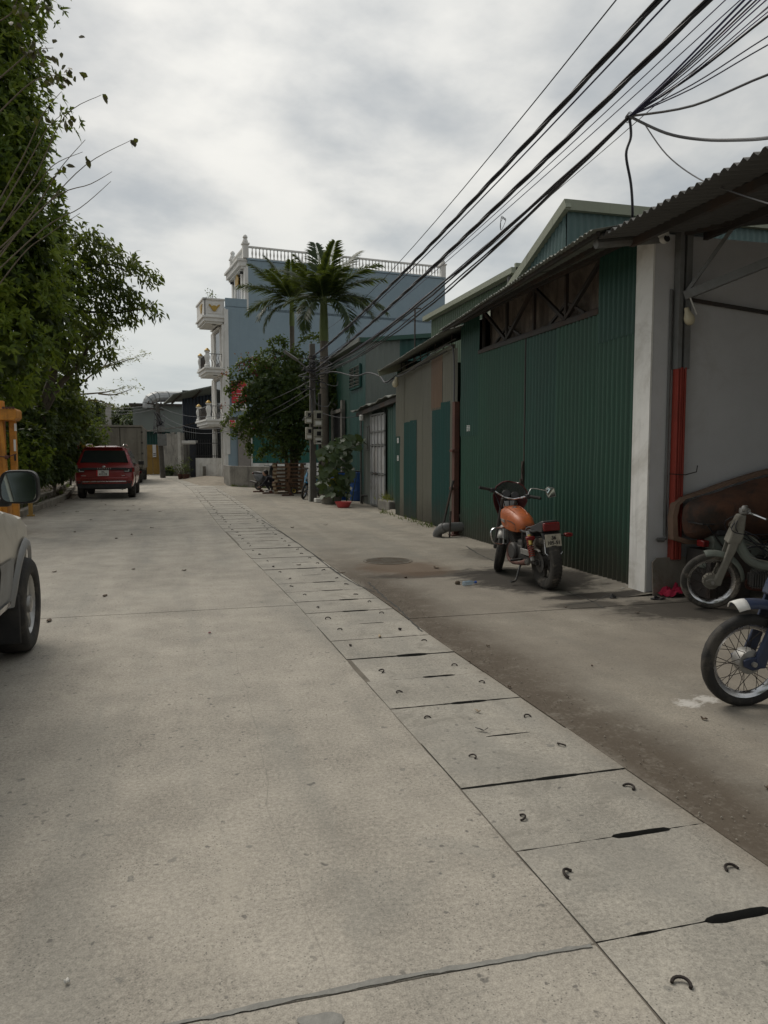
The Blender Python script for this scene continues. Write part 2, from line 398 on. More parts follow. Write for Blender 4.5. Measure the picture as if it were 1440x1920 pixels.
M('grey_steel', (.2, .205, .2), .5, metal=.3, var=.25, scale=4, dirt=(.12, .1, .08), dirt_amt=.4)
M('grey_plaster', (.56, .562, .568), .9, var=.1, scale=.9, bump=.25, bscale=70, dirt=(.44, .43, .415), dirt_amt=.4)
M('white_plaster', (.78, .77, .735), .85, var=.12, scale=2, bump=.2, bscale=60, dirt=(.36, .33, .27), dirt_amt=.45, streak=.25)
M('white_trim', (.74, .73, .70), .7, var=.1, scale=2, dirt=(.5, .48, .43), dirt_amt=.3, streak=.15)
M('gold', (.42, .27, .055), .5, metal=.3, var=.25, scale=8)
M('blue_paint', (.27, .355, .415), .85, var=.08, scale=.5, bump=.1, bscale=40, dirt=(.225, .315, .375), dirt_amt=.4, dirt_scale=.6, streak=.10)
M('beige_paint', (.29, .265, .245), .85, var=.12, dirt=(.24, .22, .2))
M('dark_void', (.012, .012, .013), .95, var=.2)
M('black_rubber', (.022, .021, .02), .8, var=.35, scale=12, dirt=(.12, .105, .085), dirt_amt=.45, dirt_scale=5, bump=.4, bscale=90)
M('dusty_rubber', (.05, .046, .04), .88, var=.35, scale=12, dirt=(.27, .235, .19), dirt_amt=.95, dirt_scale=4, bump=.4, bscale=90)
M('black_plastic', (.02, .02, .021), .5, var=.25, scale=10, dirt=(.08, .07, .06), dirt_amt=.4, dirt_scale=6)
M('black_cable', (.014, .014, .02), .45, var=.1)
M('navy_cable', (.03, .032, .085), .45, var=.1)
M('grey_cable', (.14, .14, .145), .6, var=.1)
M('chrome', (.65, .65, .66), .18, metal=1, var=.15, scale=14, dirt=(.3, .27, .23), dirt_amt=.5, dirt_scale=8)
M('dull_alloy', (.33, .325, .31), .5, metal=.6, var=.3, scale=12, dirt=(.17, .145, .11), dirt_amt=.75, dirt_scale=5)
M('engine_metal', (.09, .088, .085), .6, metal=.5, var=.4, scale=10, dirt=(.1, .085, .065), dirt_amt=.6, dirt_scale=5)
M('black_frame', (.02, .02, .02), .5, var=.3, scale=9, dirt=(.09, .075, .06), dirt_amt=.5, dirt_scale=6)
M('orange_paint', (.43, .105, .025), .45, var=.25, scale=9, dirt=(.19, .07, .03), dirt_amt=.75, dirt_scale=7, coat=.08, fleck=.5)
M('maroon_paint', (.10, .012, .014), .3, var=.2, scale=6, dirt=(.09, .05, .04), dirt_amt=.3, coat=.3)
M('red_lens', (.17, .012, .012), .2, var=.1)
M('red_spring', (.30, .05, .03), .5, var=.2)
M('gold_can', (.5, .36, .09), .4, metal=.5, var=.2)
M('smoke_screen', (.10, .11, .105), .25, var=.1, alpha=.72)
M('dust_grey', (.205, .195, .165), .85, var=.3, scale=6, dirt=(.115, .1, .075), dirt_amt=.6, dirt_scale=5, bump=.2, bscale=80)
M('dust_green', (.16, .18, .155), .8, var=.3, scale=6, dirt=(.12, .105, .08), dirt_amt=.5, dirt_scale=5)
M('navy_paint', (.022, .034, .075), .38, var=.15, scale=6, dirt=(.07, .07, .075), dirt_amt=.35, dirt_scale=6)
M('cub_blue', (.07, .32, .55), .35, var=.1, dirt=(.2, .25, .28), dirt_amt=.3, coat=.2)
M('scooter_black', (.03, .032, .034), .3, var=.15, dirt=(.1, .09, .08), dirt_amt=.3, coat=.2)
M('white_paint', (.72, .71, .68), .5, var=.1, dirt=(.5, .47, .42), dirt_amt=.3)
M('plate_white', (.70, .70, .66), .5, var=.1)
M('plate_dirty', (.50, .46, .37), .7, var=.25, scale=20, dirt=(.28, .24, .18), dirt_amt=.6, dirt_scale=15)
M('ink', (.02, .02, .022), .7, var=.1)
M('plate_red', (.5, .02, .025), .5, var=.1)
M('car_red', (.25, .016, .016), .3, metal=.25, var=.07, scale=2, dirt=(.16, .05, .04), dirt_amt=.25, coat=.9)
M('car_silver', (.56, .52, .445), .42, metal=.2, var=.07, scale=1.5, dirt=(.36, .32, .26), dirt_amt=.45, dirt_scale=2.2, coat=.25)
M('car_clad', (.27, .275, .275), .5, metal=.1, var=.1, scale=2, dirt=(.22, .2, .17), dirt_amt=.5)
M('car_glass', (.018, .022, .024), .06, var=.05, spec=.7)
M('mirror_glass', (.55, .62, .60), .04, metal=1, var=.0)
M('lamp_clear', (.5, .5, .5), .15, var=.1)
M('alloy', (.42, .42, .41), .35, metal=.7, var=.15, dirt=(.2, .18, .15), dirt_amt=.5, dirt_scale=6)
M('truck_box', (.17, .155, .125), .65, var=.1, scale=1.2, dirt=(.1, .085, .065), dirt_amt=.4, streak=.35)
M('machine_yellow', (.55, .225, .022), .5, var=.2, scale=4, dirt=(.22, .1, .03), dirt_amt=.55, dirt_scale=3, streak=.5)
M('gate_yellow', (.36, .215, .05), .7, var=.2, scale=3, dirt=(.2, .13, .05), dirt_amt=.4, streak=.4)
M('door_grey', (.42, .425, .43), .5, var=.15, scale=3, dirt=(.2, .17, .13), dirt_amt=.55, streak=.45)
M('barrel_blue', (.012, .075, .28), .45, var=.15, scale=3, dirt=(.03, .06, .13), dirt_amt=.4)
M('basin_red', (.55, .07, .075), .5, var=.12, dirt=(.35, .1, .09), dirt_amt=.3)
M('foam_white', (.68, .67, .64), .8, var=.15, scale=14, bump=.3)
M('pallet_wood', (.20, .115, .065), .85, var=.4, scale=6, dirt=(.09, .055, .035), dirt_amt=.5, streak=.5)
M('pallet_wood_pale', (.42, .33, .22), .85, var=.35, scale=6, dirt=(.2, .14, .09), dirt_amt=.4)
M('bark', (.095, .078, .058), .95, var=.5, scale=5, bump=.9, bscale=18, dirt=(.05, .042, .03), dirt_amt=.6)
M('bark_pale', (.17, .14, .105), .95, var=.4, scale=5, bump=.7, bscale=18)
M('palm_trunk', (.15, .13, .105), .95, var=.35, scale=4, bump=.7, bscale=15)
M('palm_shaft', (.15, .195, .065), .6, var=.2, scale=3, dirt=(.2, .2, .1), dirt_amt=.4)
M('pole_concrete', (.10, .092, .08), .9, var=.4, scale=4, bump=.4, bscale=30, streak=.4, dirt=(.05, .045, .04))
M('meter_box', (.36, .345, .28), .6, var=.2, scale=6, dirt=(.17, .15, .11), dirt_amt=.5, streak=.5)
M('pvc_grey', (.13, .132, .13), .55, var=.2, scale=6, dirt=(.09, .08, .065), dirt_amt=.5)
M('duct', (.42, .43, .43), .45, metal=.5, var=.2, scale=.8, dirt=(.25, .23, .2), dirt_amt=.5)
M('skin', (.42, .25, .18), .6, var=.08)
M('hair', (.015, .012, .011), .6, var=.2)
M('dark_cloth', (.012, .013, .020), .9, var=.3, scale=9, bump=.3, bscale=50)
M('red_cloth', (.34, .012, .045), .9, var=.3, scale=9, bump=.3, bscale=60)
M('rusty_hull', (.11, .048, .026), .85, var=.4, scale=2.5, bump=.5, bscale=22, dirt=(.028, .022, .018), dirt_amt=1.0, dirt_scale=1.6)
M('hull_rim', (.20, .125, .085), .8, var=.3, scale=4, bump=.3, bscale=30, dirt=(.1, .07, .05), dirt_amt=.6)
M('stainless', (.33, .30, .26), .38, metal=.55, var=.25, scale=2.5, dirt=(.2, .16, .12), dirt_amt=.75, dirt_scale=3)
M('bulb', (.52, .47, .33), .4, var=.1)
M('cam_white', (.62, .61, .57), .4, var=.08)
M('sign_red', (.52, .018, .035), .5, var=.1)
M('sign_white', (.72, .71, .7), .5, var=.1)
M('green_shutter', (.010, .10, .075), .6, var=.12, streak=.2)
M('blue_tank', (.05, .13, .32), .5)
M('litter', (.08, .055, .035), .9, var=.5, scale=40)
M('litter_pale', (.6, .58, .53), .8, var=.2, scale=30)
M('pet_bottle', (.35, .5, .62), .2, var=.1, alpha=.45)
M('bottle_blue', (.03, .1, .45), .4)
M('wire_hook', (.035, .028, .024), .7, metal=.4, var=.4, scale=40)
M('iron', (.17, .15, .12), .75, metal=.3, var=.4, scale=18, dirt=(.12, .075, .045), dirt_amt=.6, dirt_scale=8)
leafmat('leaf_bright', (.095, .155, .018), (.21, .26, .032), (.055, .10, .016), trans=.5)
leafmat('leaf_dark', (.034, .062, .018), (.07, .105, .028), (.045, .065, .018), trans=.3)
leafmat('leaf_mango', (.03, .05, .02), (.06, .085, .028), trans=.35)
leafmat('leaf_pale', (.16, .17, .05), (.24, .22, .07), trans=.4)
leafmat('leaf_brown', (.035, .026, .016), (.06, .042, .022), trans=.2)
leafmat('leaf_far', (.045, .066, .038), (.075, .10, .055), trans=.25)
leafmat('leaf_boug', (.03, .062, .018), (.075, .12, .028), (.024, .05, .018), trans=.32)
leafmat('bract_pink', (.25, .03, .09), (.36, .06, .13), trans=.35)
leafmat('leaf_palm', (.014, .030, .012), (.032, .058, .020), trans=.2)
leafmat('leaf_round', (.040, .068, .034), (.07, .105, .055), trans=.2)
leafmat('leaf_yellow', (.4, .33, .05), (.45, .36, .07), trans=.3)
leafmat('leaf_red', (.16, .012, .022), (.26, .02, .04), trans=.35)
# ================================================================ SETTING
from mathutils import noise as mn
def edgeL(y): return interp(y, [-6, 2, 3.7, 7.4, 11, 15.8, 22, 32, 40, 50, 66], [1.25, 1.24, 1.21, 1.13, .98, .79, .65, .43, .05, -1.0, -4.2])
def edgeR(y): return edgeL(y) + interp(y, [-6, 6, 10, 16, 22, 40, 66], [.86, .87, .95, 1.1, 1.22, 1.25, 1.2])
def kerbX(y): return interp(y, [-10, 12, 18, 27.5, 36, 45, 56, 70], [-3.95, -3.9, -3.78, -3.75, -4.6, -6.2, -9.5, -15])
g_ = MB(); S = 2500
g_.add([(-S, -S, -.14), (S, -S, -.14), (S, S, -.14), (-S, S, -.14)], [(0, 1, 2, 3)])
tag(g_.build('ground', 'soil', ang=0), kind='structure')
# road bed (seen only down the joints) and its slabs
def strip(f0, f1, y0, y1, z, step=2.0):
    n = max(2, int((y1-y0)/step)); ys = [y0+(y1-y0)*i/n for i in range(n+1)]
    return [(f0(y), y, z) for y in ys], [(f1(y), y, z) for y in ys]
def band(mb, f0, f1, y0, y1, zt, zb, step=1.0):
    """solid slab between two edge curves"""
    a, b = strip(f0, f1, y0, y1, zt, step); n = len(a)
    vs = a+b+[(x, y, zb) for x, y, _ in a]+[(x, y, zb) for x, y, _ in b]; fs = []
    for i in range(n-1):
        fs += [(i, n+i, n+i+1, i+1), (i, i+1, 2*n+i+1, 2*n+i), (n+i, 3*n+i, 3*n+i+1, n+i+1)]
    fs += [(0, 2*n, 3*n, n), (n-1, 2*n-1, 4*n-1, 3*n-1)]
    mb.add(vs, fs)
rb = MB(); band(rb, lambda y: kerbX(y)-.05, lambda y: edgeL(y)-.02, -6, 70, -.03, -.13, 2)
road = tag(rb.build('road', 'joint', ang=0), kind='structure')
yj = [-6, 2.0, 7.53, 13.0, 18.4, 23.9, 29.4, 34.9, 40.4, 46, 52, 58, 64, 70]
for i in range(len(yj)-1):
    for (u0, u1) in ((0, 1),):
        mb = MB(); gap = .003
        f0 = (lambda y: kerbX(y)+.004); f1 = (lambda y: edgeL(y)-.002+.004*math.sin(y*9)*math.sin(y*3.3))
        band(mb, f0, f1, yj[i]+gap, yj[i+1]-gap, random.uniform(-.002, .002), -.028, .12 if i < 3 else .9)
        mb.build('concrete_slab', 'road_concrete', road, ang=20, bevel=.003)
# bitumen run along the joint
def ribbon(path, wfun, z=.0045):
    vs = []; fs = []
    for i, (x, y) in enumerate(path):
        a = path[max(i-1, 0)]; b = path[min(i+1, len(path)-1)]; d = Vector((b[0]-a[0], b[1]-a[1])).normalized()
        nx, ny = -d.y, d.x; wd = wfun(i); w2 = wfun(i+77)
        vs += [(x+nx*wd, y+ny*wd, z), (x-nx*w2, y-ny*w2, z)]
        if i: fs.append((2*i-2, 2*i-1, 2*i+1, 2*i))
    return vs, fs
jit = [random.random() for _ in range(400)]
p_ = [(x, 2.0+.012*math.sin(x*3.1)) for x in np.linspace(-2.6, 1.22, 230)]
vs_, fs_ = ribbon(p_, lambda i: max(.003, .0085+.009*mn.noise((i*.11, i*.0013, 3))+.006*mn.noise((i*.43, 2, 1))+.02*max(0, mn.noise((i*.045, 7, 4))-.3)))
tb = MB(); tb.add(vs_, fs_)
blob = [(.33+.055*math.cos(a)*(1+.35*math.sin(3*a+1)), 1.89+.06*math.sin(a)*(1+.3*math.cos(2*a)), .0047) for a in np.linspace(0, 2*math.pi, 20)[:-1]]
tb.add(blob, [tuple(range(19))]); tb.v = [(x, y, .0028) for x, y, z in tb.v]
tb.build('joint_seal', 'tar', road, ang=0)
def crackline(pts, wd, parent, mat='joint', z=.004):
    pts = smooth_path([(x, y, 0) for x, y in pts], 14); P = [(p.x+random.uniform(-.008, .008), p.y+random.uniform(-.008, .008)) for p in pts]
    vs, fs = ribbon(P, lambda i: wd*(.35+.9*jit[(i*7) % 400]), z); mb = MB(); mb.add(vs, fs); return mb.build('crack', mat, parent, ang=0)
# right-hand yard paving
yb = MB(); band(yb, lambda y: edgeR(y)+.01, lambda y: 10.5 if y < 36 else interp(y, [36, 70], [10.5, 3]), -6, 70, -.03, -.13, 2)
yard = tag(yb.build('yard_pavement', 'joint', ang=0), kind='structure')
yy = [-6, .9, 6.62, 12.6, 18.6, 24.6, 30.6, 37, 44, 52, 60, 70]
for i in range(len(yy)-1):
    f0 = (lambda y: edgeR(y)+.006); f1 = (lambda y: 10.45 if y < 36 else interp(y, [36, 70], [10.45, 2.95]))
    mb = MB(); band(mb, f0, f1, yy[i]+.004, yy[i+1]-.004, random.uniform(-.002, .002), -.028, .6)
    mb.build('concrete_slab', 'yard_concrete', yard, ang=20, bevel=.003)
crackline([gp(1065, 1110)[:2], gp(1110, 1128)[:2], gp(1130, 1140)[:2]], .012, yard)
crackline([gp(1060, 1135)[:2], gp(1110, 1128)[:2], gp(1150, 1112)[:2]], .009, yard)
crackline([gp(820, 990)[:2], gp(850, 1008)[:2], gp(890, 1035)[:2], gp(925, 1052)[:2]], .016, yard)
crackline([gp(690, 1092)[:2], gp(720, 1120)[:2], gp(745, 1140)[:2], gp(790, 1185)[:2]], .012, yard)
crackline([gp(490, 975)[:2], gp(560, 1020)[:2], gp(640, 1080)[:2], gp(700, 1110)[:2]], .012, yard)
# raised apron strip in front of the patched garage
ap = MB(); ys = np.linspace(12.95, 18.4, 14); ra = []; rb_ = []
for y in ys: ra.append((4.15+.1*math.sin(y*2)+.06*random.random(), y, .004)); rb_.append((5.25, y, .10*min(1, (y-12.95)/2)+.012))
n = len(ys); ap.add(ra+rb_, [(i, n+i, n+i+1, i+1) for i in range(n-1)])
ap.build('apron', 'yard_concrete', yard, ang=60)
ap = MB(); ys = np.linspace(7.0, 12.9, 14); ra = []; rb_ = []
for y in ys: ra.append((4.55+.05*math.sin(y*3)+.05*random.random(), y, .004)); rb_.append((5.25, y, .05))
ap.add(ra+rb_, [(i, n+i, n+i+1, i+1) for i in range(n-1)])
ap.build('apron', 'yard_concrete', yard, ang=60)
# covered drain
db = MB()
ys = list(np.linspace(-6, 66, 60)); rings = []
for y in ys:
    a, b = edgeL(y)-.01, edgeR(y)+.01
    rings.append([(a, y, -.09), (a+.04, y, -.12), (a+.04, y, -.6), (b-.04, y, -.6), (b-.04, y, -.12), (b, y, -.09)])
db.loft(rings, cap=False, closed=False)
drain = tag(db.build('drain', 'dark_void', ang=0), kind='structure')
# silt packed into the joints
jf = MB(); band(jf, lambda y: edgeL(y)-.03, lambda y: edgeL(y)+.035, -6, 40, -.003, -.05, .6); jf.build('joint_silt', 'joint_dirt', drain, ang=0)
lm = MB(); lp = [(.023*math.cos(a), .018*math.sin(a)+.012, .005+.008*max(0, math.sin(a))) for a in np.linspace(-.35, math.pi+.15, 10)]
lm.tube(lp, .0048, 6); loop_me = lm.mesh('lifting_loop', 'wire_hook')
PITCH = .567; y = 2.0-PITCH*5; k = 0
while y < 62:
    y2 = y+PITCH
    if k > 62 : y2 = y+PITCH*2
    a0, a1, b0, b1 = edgeL(y)+.002+random.uniform(-.001, .003), edgeL(y2)+.002+random.uniform(-.001, .003), edgeR(y)-.006, edgeR(y2)-.006
    t = random.uniform(-.004, .005); gp_ = random.uniform(.003, .006)
    has0 = (k % 9 != 3); has1 = ((k+1) % 9 != 3)
    def notch(xa, xb, yv, sgn, has, kk):
        rr = random.Random(kk); c0 = .46+rr.uniform(-.05, .07); c1 = c0+.27+rr.uniform(-.04, .04); dp = (.019+rr.uniform(-.006, .005))*sgn*(1 if rr.random() > .12 else .4)
        L_ = xb-xa; jj = lambda: rr.uniform(-.007, .004)*sgn*-1
        q = [(xa, yv)] + [(xa+L_*c0*f, yv+jj()*.6) for f in (.08, .25, .4, .5, .62, .75, .88)]
        if has: q += [(xa+L_*c0-.012, yv), (xa+L_*c0+.006, yv+dp*rr.uniform(.5, .9)), (xa+L_*(c0*.8+c1*.2), yv+dp*rr.uniform(.8, 1.1)), (xa+L_*(c0*.55+c1*.45), yv+dp*rr.uniform(.75, 1.1)), (xa+L_*(c0*.25+c1*.75), yv+dp*rr.uniform(.7, 1.1)), (xa+L_*c1-.012, yv+dp*rr.uniform(.5, .9)), (xa+L_*c1+.008, yv)]
        else: q += [(xa+L_*.5, yv+jj()), (xa+L_*.7, yv+jj())]
        q += [(xa+L_*lerp(c1, 1, f), yv+jj()*.6) for f in (.2, .4, .55, .75, .9)] + [(xb, yv)]
        return q
    poly = notch(a0, b0, y+gp_, 1, has0, k) + notch(a1, b1, y2-gp_, -1, has1, k+1)[::-1]
    mb = MB(); mb.prism(poly, .085, TR((0, 0, -.085+t))); mb.mi = [1 if i_ != 1 else 0 for i_ in range(len(mb.f))]
    s_ = mb.build('drain_slab', ['slab_concrete', 'joint'], drain, ang=20)
    jf = MB()
    for f0_, f1_ in ((.0, .40), (.84, 1.0)): jf.box((lerp(a0, b0, (f0_+f1_)/2), y, -.0275), ((b0-a0)*(f1_-f0_), .03, .045))
    jf.build('joint_silt', 'joint_dirt', s_, ang=0)
    if k < 60:
        for fx in (.17, .83):
            ox = lerp(a0, b0, fx)+random.uniform(-.03, .03); oy = y+PITCH*(.5+random.uniform(-.16, .16))
            inst('lifting_loop', loop_me, s_, (ox, oy, t), (random.uniform(-.1, .1), 0, random.uniform(-1.5, 1.5)+(3.14 if random.random() < .3 else 0)), (random.uniform(.8, 1.15),)*3)
    y = y2; k += 1
# left kerb: stones, and the low retaining course behind
kb = MB(); band(kb, lambda y: kerbX(y)-.34, lambda y: kerbX(y)-.03, -4, 62, .05, -.12, 2)
kerb = tag(kb.build('kerb', 'joint', ang=0), kind='structure')
y = -4.0
while y < 60:
    L_ = 1.0; mb = MB(); dz = random.uniform(-.012, .012)
    x0, x1 = kerbX(y), kerbX(y+L_)
    mb.prism([(x0-.18, y+.006), (x0, y+.006), (x1, y+L_-.006), (x1-.18, y+L_-.006)], .25, TR((0, 0, -.1+dz)))
    mb.build('kerb_stone', 'kerb', kerb, bevel=.02)
    if 13 < y < 46:
        e = interp(y, [13, 20, 36, 46], [.42, .45, .3, .3]); hh = interp(y, [13, 20, 34, 46], [.20, .3, .26, .1])
        mb = MB(); mb.prism([(x0-e-.16, y+.01), (x0-e, y+.01), (x1-e, y+L_-.01), (x1-e-.16, y+L_-.01)], hh+dz+.1, TR((0, 0, -.1)))
        mb.build('retaining_block', 'kerb', kerb, bevel=.02)
    y += L_
# earth bank under the trees
bk = MB(); ys = list(np.linspace(-6, 90, 97)); us = [0, .25, .6, 1.2, 2, 3.2, 5, 8, 14, 30]
zs = [.02, .1, .22, .42, .7, 1.05, 1.3, 1.5, 1.7, 1.8]
vs = []
for y in ys:
    for u, z in zip(us, zs):
        x = kerbX(y)-.16-u
        vs.append((x, y, z + (.22*mn.noise((x*1.3, y*1.3, 2)) + .12*mn.noise((x*4, y*4, 5)))*min(1, u*1.5)))
nu = len(us); bk.add(vs, [(i*nu+j, i*nu+j+1, (i+1)*nu+j+1, (i+1)*nu+j) for i in range(len(ys)-1) for j in range(nu-1)])
tag(bk.build('earth_bank', 'soil', ang=80), kind='structure')
# dirt ramp up to the house plot
rp = MB(); P = []
nx, ny = 16, 12; c0 = Vector((1.2, 37.0)); 
for i in range(nx+1):
    for j in range(ny+1):
        x = .7+5.6*i/nx; yv = 36.8+9.5*j/ny
        e = min(i/4, (nx-i)/3+.2, j/3, (ny-j)/2+.5, 1)
        P.append((x-(yv-37)*.10, yv, -.03+.26*max(0, e)+.05*mn.noise((x*1.5, yv*1.5, 0))*e))
rp.add(P, [(i*(ny+1)+j, (i+1)*(ny+1)+j, (i+1)*(ny+1)+j+1, i*(ny+1)+j+1) for i in range(nx) for j in range(ny)])
M('pale_dirt', (.26, .225, .175), .95, var=.4, scale=2.0, bump=.8, bscale=12, dirt=(.14, .115, .085))
tag(rp.build('dirt_ramp', 'pale_dirt', ang=80), kind='structure')
# manhole cover set in the yard
mc = gp(727, 1052); me_ = empty('manhole_cover', (mc.x, mc.y, .004), label='round ribbed iron manhole cover set in the yard concrete', cat='manhole cover')
mb = MB(); mb.lathe([(.36, 0), (.36, .004), (.33, .006), (.32, .003)], 28); mb.build('rim', 'iron', me_)
mb = MB()
for q in np.linspace(-.28, .28, 11):
    L_ = math.sqrt(max(.01, .315**2-q*q)); mb.box((0, q, .004), (2*L_, .026, .006), rz=0)
mb.build('rib', 'iron', me_)
# ================================================================ RIGHT SIDE: corrugated garages and workshop
def corr(mb, o, du, dv, wu, wv, pitch=.1, amp=.011, nrm=None, seg=8, nv=1, trap=False, dent=0):
    """corrugated sheet: ribs run along dv, waves along du"""
    o = Vector(o); du = Vector(du).normalized(); dv = Vector(dv).normalized(); nm = Vector(nrm).normalized() if nrm else du.cross(dv)
    n = max(2, int(round(wu/pitch*seg))); vs = []; fs = []
    for j in range(nv+1):
        for i in range(n+1):
            u = wu*i/n; ph = (u/pitch) % 1.0
            if trap: h = amp if ph < .30 else (amp*(1-(ph-.30)/.12) if ph < .42 else (-amp if False else (0 if ph < .88 else amp*(ph-.88)/.12)))
            else: h = amp*math.sin(2*math.pi*ph)
            q_ = o + du*u + dv*(wv*j/nv)
            if dent: h += dent*mn.noise((q_.x*1.7, q_.y*1.7, q_.z*1.3))+dent*.6*mn.noise((q_.x*5, q_.y*5, q_.z*4)); q_ += dv*(.02*mn.noise((q_.y*2, q_.x, 5)) if j in (0, nv) else 0)
            vs.append(q_ + nm*h)
    for j in range(nv):
        for i in range(n): fs.append((j*(n+1)+i, j*(n+1)+i+1, (j+1)*(n+1)+i+1, (j+1)*(n+1)+i))
    mb.add(vs, fs); return mb
def wall_sheet(parent, y0, y1, z0, z1, mat, X=5.0, pitch=.1, amp=.024, name='wall_sheet', dx=0):
    mb = MB(); corr(mb, (X+dx, y0, z0), (0, 1, 0), (0, 0, 1), y1-y0, z1-z0, pitch, amp, nrm=(-1, 0, 0), nv=max(2, int((z1-z0)*4)), dent=.009)
    return mb.build(name, mat, parent, ang=70)
# ---- near green warehouse
W = empty('warehouse', (5, 10, 0), label='long green corrugated warehouse with sliding doors and a truss clerestory under its eave', cat='warehouse')
Wl = Vector((5, 10, 0))
def shift(o, root):
    o.location = Vector(o.location)-Vector(root.location); return o
def wp(mb, name, mat, root=None, **k):
    root = root or W; o = mb.build(name, mat, root, **k); o.location = -Vector(root.location); return o
def wsheet(root, *a, **k):
    o = wall_sheet(root, *a, **k); o.location = -Vector(root.location); return o
wsheet(W, 7.44, 8.30, .0, 2.95, 'sheet_green'); wsheet(W, 7.44, 8.30, 2.90, 4.05, 'sheet_green_b', dx=-.014)
yb_ = [8.31, 9.36, 10.29]
for a, b in zip(yb_[:-1], yb_[1:]): wsheet(W, a-.02, b+.02, .03, 3.27, 'sheet_green' if a < 9 else 'sheet_green_b', name='door_sheet', dx=-.008 if a < 9 else 0)
yb_ = [10.33, 11.2, 12.1]
for a, b in zip(yb_[:-1], yb_[1:]): wsheet(W, a-.02, b+.02, .03, 3.27, 'sheet_green', name='door_sheet', dx=-.01 if a < 11 else -.002)
wsheet(W, 12.1, 12.98, .0, 1.9, 'sheet_green'); wsheet(W, 12.1, 12.98, 1.86, 4.0, 'sheet_green_b', dx=-.014)
mb = MB(); mb.bar((4.985, 8.28, 3.28), (4.985, 12.12, 3.28), .05, .06); mb.bar((4.99, 10.31, .04), (4.99, 10.31, 3.26), .03, .03); wp(mb, 'door_rail', 'dark_steel')
mb = MB(); mb.box((4.965, 10.31, 1.28), (.03, .05, .30)); mb.box((4.95, 10.33, 1.12), (.04, .035, .10)); mb.tube([(4.95, 10.28, 1.2), (4.93, 10.28, 1.3), (4.95, 10.28, 1.4)], .008, 6); wp(mb, 'latch', 'dark_steel')
# clerestory: brown boarding set back, truss in front
mb = MB(); corr(mb, (5.22, 8.2, 3.1), (0, 1, 0), (0, 0, 1), 4.0, 1.1, .16, .012, nrm=(-1, 0, 0)); wp(mb, 'inner_board', 'brown_board')
mb = MB(); mb.bar((5.06, 8.25, 3.33), (5.06, 12.15, 3.33), .05); mb.bar((5.06, 8.25, 3.98), (5.06, 12.15, 3.98), .05); wp(mb, 'truss_chord', 'dark_steel')
tb_ = [8.3, 9.25, 10.2, 11.15, 12.1]
for i in range(4):
    a, b = tb_[i], tb_[i+1]
    mb = MB(); mb.bar((5.06, b, 3.33), (5.06, b, 3.98), .045); wp(mb, 'truss_post', 'dark_steel')
    mb = MB()
    if i % 2 == 0: mb.bar((5.05, b, 3.35), (5.05, a, 3.97), .05)
    else: mb.bar((5.05, a, 3.35), (5.05, b, 3.97), .05)
    wp(mb, 'truss_diagonal', 'dark_steel')
    mb = MB(); m_ = (a+b)/2
    if i % 2 == 0: mb.bar((5.07, b-.05, 3.55), (5.07, m_, 3.36), .035)
    else: mb.bar((5.07, a+.05, 3.55), (5.07, m_, 3.36), .035)
    wp(mb, 'truss_diagonal', 'dark_steel')
# eave roof sheets, tapering overhang; ribs run down the slope
def eave_roof(root, ya, xa, za, yb, xb, zb, zw_a, zw_b, mat, pitch=.1, amp=.014, back=3.4, nsh=6):
    for i in range(nsh):
        t0, t1 = i/nsh, (i+1)/nsh; vs = []; fs = []
        n = int(abs(yb-ya)/nsh/pitch*4)
        for k in range(n+1):
            t = lerp(t0, t1, k/n) + (0.004 if k == n and i < nsh-1 else 0); yv = lerp(ya, yb, t); h = amp*math.sin(2*math.pi*yv/pitch)+.004*(i % 2)
            xe = lerp(xa, xb, t); ze = lerp(za, zb, t); zw = lerp(zw_a, zw_b, t); sl = (zw-ze)/(5.0-xe)
            for xx in (xe+.012*random.uniform(-1, 1), 5.0, 5.0+back): vs.append((xx, yv, ze+sl*(xx-xe)+h))
        for k in range(n):
            for j in range(2): fs.append((k*3+j, k*3+j+1, (k+1)*3+j+1, (k+1)*3+j))
        mb = MB(); mb.add(vs, fs); o = wp(mb, 'roof_sheet', mat, root, ang=70)
        so_ = o.modifiers.new('thick', 'SOLIDIFY'); so_.thickness = .003
eave_roof(W, 6.75, 3.96, 3.75, 12.85, 4.52, 3.74, 3.99, 3.97, 'roof_sheet')
for f in (.12, .5, .9):
    mb = MB(); mb.bar((lerp(3.96, 5, f), 6.85, lerp(3.75, 3.99, f)-.035), (lerp(4.52, 5, f), 12.8, lerp(3.74, 3.97, f)-.035), .04, .05); wp(mb, 'purlin', 'dark_steel')
# back of the shell
mb = MB(); mb.box((8.4, 10.2, 2.2), (.06, 5.5, 4.5)); mb.box((6.7, 12.97, 2.0), (3.4, .05, 4.0)); wp(mb, 'rear_wall', 'dark_void')
# white number plates on the wall
for (px, py, nm) in ((878, 803, 'a'),):
    p = atx(px, py, 4.965); mb = MB(); mb.box((p.x, p.y, p.z), (.006, .15, .10)); o = wp(mb, 'stencil', 'sign_white')
    mb = MB()
    for i in range(3):
        for j in range(3): mb.box((p.x-.005, p.y-.05+.05*i, p.z-.03+.03*j), (.003, .03, .012 if (i+j) % 2 else .02))
    wp(mb, 'stencil_ink', 'sheet_green')
